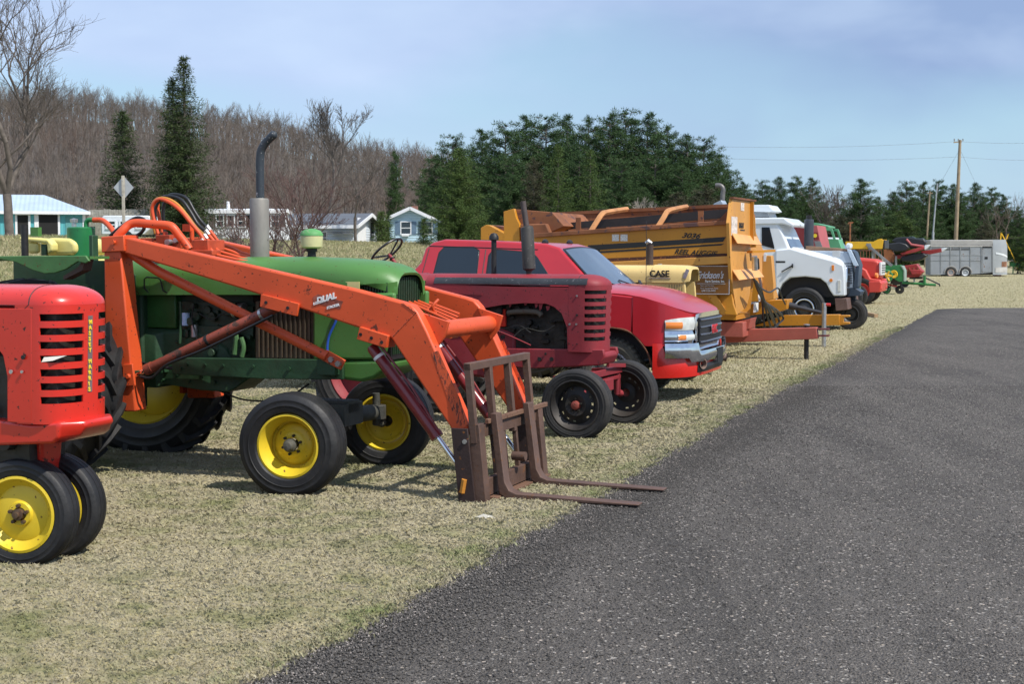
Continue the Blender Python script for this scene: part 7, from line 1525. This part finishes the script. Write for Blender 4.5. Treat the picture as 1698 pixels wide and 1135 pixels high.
slab(I1, gi, [(1478, 462), (1492, 463), (1494, 472), (1484, 474), (1476, 470)], -.35, .3, 'gearbox', mat('gearbox_dark', (.04, .03, .028), .6), bevel=.03)
for a in (1470, 1492): x, z = I1.q(a, 470, .3); MB().lathe([(-.06, .04), (-.06, .2), (.06, .2), (.06, .04)], Matrix.Translation((x, .3, .2)), 16).build('ground_wheel', MATS['far_rubber'], gi)
# red tiller and its green drawbar
I2 = Frame(1515, 477, 20.5); rt2 = vthing('rotary_tiller', 'red rusty tiller on a dark green drawbar in front of the grey livestock trailer', 'farm implement', I2)
slab(I2, rt2, [(1499, 441), (1520, 438), (1526, 446), (1531, 451), (1524, 459), (1500, 461)], -.6, .6, 'tine_housing', IRD, bevel=.03); slab(I2, rt2, [(1508, 447), (1528, 448), (1527, 455), (1512, 456)], -.8, -.6, 'front_cover', IRD, bevel=.03)
for k in range(7): P = [fq(I2, 1501+k*3.4, 444+(k % 2)*3, -.64), fq(I2, 1503+k*3.4, 456, -.66)]; MB().tube(P, .035, 5).build('tine', RB, rt2)
for pts, y, r_, m_ in (([(1496, 469), (1552, 473)], -.5, .07, IGR), ([(1533, 460), (1558, 472), (1558, 475)], -.5, .045, BLK), ([(1533, 458), (1533, 470)], -.5, .08, IGR), ([(1516, 458), (1516, 468)], -.5, .05, GST), ([(1508, 461), (1530, 461)], -.5, .07, BLK)): MB().tube([fq(I2, a, b, y) for a, b in pts], r_, 6).build('frame_bar', m_, rt2)
for a in (1500, 1528): x, z = I2.q(a, 470, .2); MB().lathe([(-.06, .04), (-.06, .2), (.06, .2), (.06, .04)], Matrix.Translation((x, .5, .2)), 16).build('ground_wheel', MATS['far_rubber'], rt2)
# livestock trailer
S_ = Frame(1600, 461, 6, y0=-1.05); lt = vthing('livestock_trailer', 'long weathered grey livestock trailer with twin wheels and a rounded rusty nose', 'trailer', S_)
TG = mat('weathered_aluminium', (.30, .32, .34), .55, .25, var=.12, vs=1.2, dirt=.3, dcol=(.26, .22, .18), rust=.10, rcol=(.22, .12, .07), rs=1.2); TG2 = mat('trailer_roof_grey', (.36, .35, .33), .7, .1, var=.15, dirt=.3); RST = mat('nose_rust', (.24, .11, .06), .8, var=.4, vs=3)
slab(S_, lt, [(1543, 408), (1646, 408), (1646, 452), (1612, 455), (1543, 456)], -1.05, 1.05, 'body', TG, bevel=.01); slab(S_, lt, [(1542, 398), (1647, 398), (1647, 407), (1542, 408)], -1.0, 1.0, 'roof', TG2, bevel=.06)
rings = []
for py in (456, 452, 440, 425, 408, 399, 397.5):
    rr = []; k_ = 1 if py > 399 else .92
    for i in range(13): a = -math.pi/2+math.pi*i/12; x0, z = S_.q(1646.5, py, -1.05); rr.append((x0+1.25*k_*math.cos(a)**.7 if math.cos(a) > 1e-6 else x0, 1.05*k_*math.sin(a), z))
    rings.append(rr)
MB().loft(rings).build('nose', mat('nose_grey', (.40, .42, .43), .45, .3, var=.1, vs=1, dirt=.2), lt)
def nosep(z0, z1, a0, a1, nm, m_, off=.012, slope=0):
    rr = []
    for j in range(2): rr.append([(S_.q(1646.5, 425, -1.05)[0]+1.25*max(1e-6, math.cos(a))**.7+off*math.cos(a), (1.05+off)*math.sin(a), (z0, z1)[j]-slope*(a-a0)) for a in [a0+(a1-a0)*i/10 for i in range(11)]])
    MB().grid(rr).build(nm, m_, lt, solid=.006)
zz = lambda py: S_.q(1660, py, -1.05)[1]
nosep(zz(421.5), zz(418.5), -1.5, -.15, 'white_stripe', WP, slope=.28); nosep(zz(443), zz(434), -1.15, -.55, 'rust_patch', RST); nosep(zz(452), zz(443.5), -1.5, .6, 'lower_band', mat('band_pale_grey', (.50, .49, .46), .6, dirt=.3), .02)
slab(S_, lt, [(1543, 407), (1646, 407), (1646, 409.5), (1543, 409.5)], -1.08, -1.05, 'eave_rail', mat('rail_pale', (.42, .40, .37), .6))
for a in (1560, 1576, 1592.5, 1609, 1627.5, 1645): slab(S_, lt, [(a-.5, 409), (a+.7, 409), (a+.7, 452), (a-.5, 452)], -1.085, -1.05, 'upright', GST, bevel=.003)
for b in (423, 432): slab(S_, lt, [(1544, b), (1626, b), (1626, b+.8), (1544, b+.8)], -1.07, -1.05, 'rail', GST, bevel=.003)
for a in (1544.5, 1561.5, 1577.5, 1594): slab(S_, lt, [(a, 411.5), (a+14, 411.5), (a+14, 415), (a, 415)], -1.062, -1.045, 'vent_slot', mat('vent_dark', (.10, .105, .11), .7), bevel=0)
slab(S_, lt, [(1629, 411), (1644, 411), (1644, 451), (1629, 451)], -1.065, -1.05, 'door', TG, bevel=.004); slab(S_, lt, [(1629.5, 408.6), (1645, 408.6), (1645, 410.8), (1629.5, 410.8)], -1.10, -1.066, 'door_header', BLK, bevel=0); slab(S_, lt, [(1633, 426), (1638, 426), (1638, 430), (1633, 430)], -1.09, -1.066, 'door_latch', BLK, bevel=.01)
for px_, m_ in ((1576.5, mat('rusty_white_wheel', (.50, .36, .28), .6, var=.3, rust=.3)), (1600.5, WP)):
    x, _ = S_.q(px_, 452, -1.05)
    for s in (-1, 1): wheel(lt, (x, s*1.0, .40), .40, .22, .23, m_, RUB, [(-.01, .18), (-.04, .12), (-.04, .06), (-.05, .02)], flip=s > 0, ribs=0, bolts=0)
    MB().tube([(x+.46*math.cos(R(a)), -1.09, .40+.46*math.sin(R(a))) for a in range(0, 181, 15)], .035, 6).build('mudguard', TG2, lt)
slab(S_, lt, [(1612, 453), (1650, 452), (1650, 456), (1612, 456)], -.9, .9, 'underframe', BLK); slab(S_, lt, [(1648, 452), (1662, 452), (1660, 460), (1650, 460)], -.3, .3, 'hitch_stand', IRD)
# green loader arms at the right edge and yellow auger frame behind the trailer
E1 = Frame(1690, 459, 12); ge = vthing('front_loader_attachment', 'green and black loader arms on the ground at the right edge', 'farm implement', E1)
slab(E1, ge, [(1676, 434), (1700, 439), (1704, 446), (1676, 442)], -.4, -.25, 'lift_arm', IGR, bevel=.02); slab(E1, ge, [(1676, 434), (1700, 439), (1704, 446), (1676, 442)], .3, .45, 'lift_arm', IGR, yq=-.4, bevel=.02)
for pts in ([(1685, 440), (1697, 430), (1702, 434)], [(1692, 439), (1686, 455), (1681, 461)], [(1686, 453), (1692, 452), (1694, 459)]): MB().tube([fq(E1, a, b, -.45) for a, b in pts], .05, 6).build('hose_bar', BLK, ge)
MB().beam((E1.q(1692, 440, 0)[0], -.4, E1.q(1692, 442, 0)[1]), (E1.q(1692, 440, 0)[0], .45, E1.q(1692, 442, 0)[1]), .12, .12).build('cross_tube', IGR, ge)
for y in (-.35, .4): MB().beam((E1.q(1680, 440, y)[0], y, 0), (E1.q(1680, 440, y)[0], y, E1.q(1680, 440, y)[1]), .08, .08).build('stand_leg', IGR, ge)
Yq = 118.; ye = thing('grain_auger', 'yellow A-shaped auger frame showing above the trailer nose', 'auger', (at(1665, 460, Yq).x, Yq, 0)); X_ = at(1665, 460, Yq).x
for (a, b), (c, d) in (((1656, 450), (1660, 386)), ((1660, 386), (1666, 397)), ((1669, 397), (1672, 388)), ((1666, 397), (1682, 430)), ((1682, 430), (1690, 459))):
    A, B = at(a, b, Yq), at(c, d, Yq); MB().beam((A.x-X_, 0, max(A.z, 0)), (B.x-X_, 0, max(0, B.z)), .07, .07).build('frame_bar', BRY, ye)
A = at(1671, 386, Yq); MB().box(A.x-X_-.15, A.x-X_+.15, -.1, .1, A.z-.05, A.z+.05).build('head_box', BLK, ye)
# crumpled pale rag on the lawn
gp = ground(800, 866); rg = random.Random(3); mb = MB(); rows = []
for i in range(9):
    rows.append([(-.085+.17*i/8+rg.gauss(0, .006), -.03+.06*j/5+rg.gauss(0, .004), .015+.028*math.exp(-((i-5)/3)**2)*math.sin(math.pi*(j+.5)/6)+rg.uniform(0, .014)) for j in range(6)])
r_ = mb.grid(rows).build('rag', mat('pale_rag', (.50, .47, .40), .9, var=.25, vs=20), solid=.004, loc=gp); tag(r_, 'small crumpled pale rag lying on the lawn below the pallet forks', 'rag')
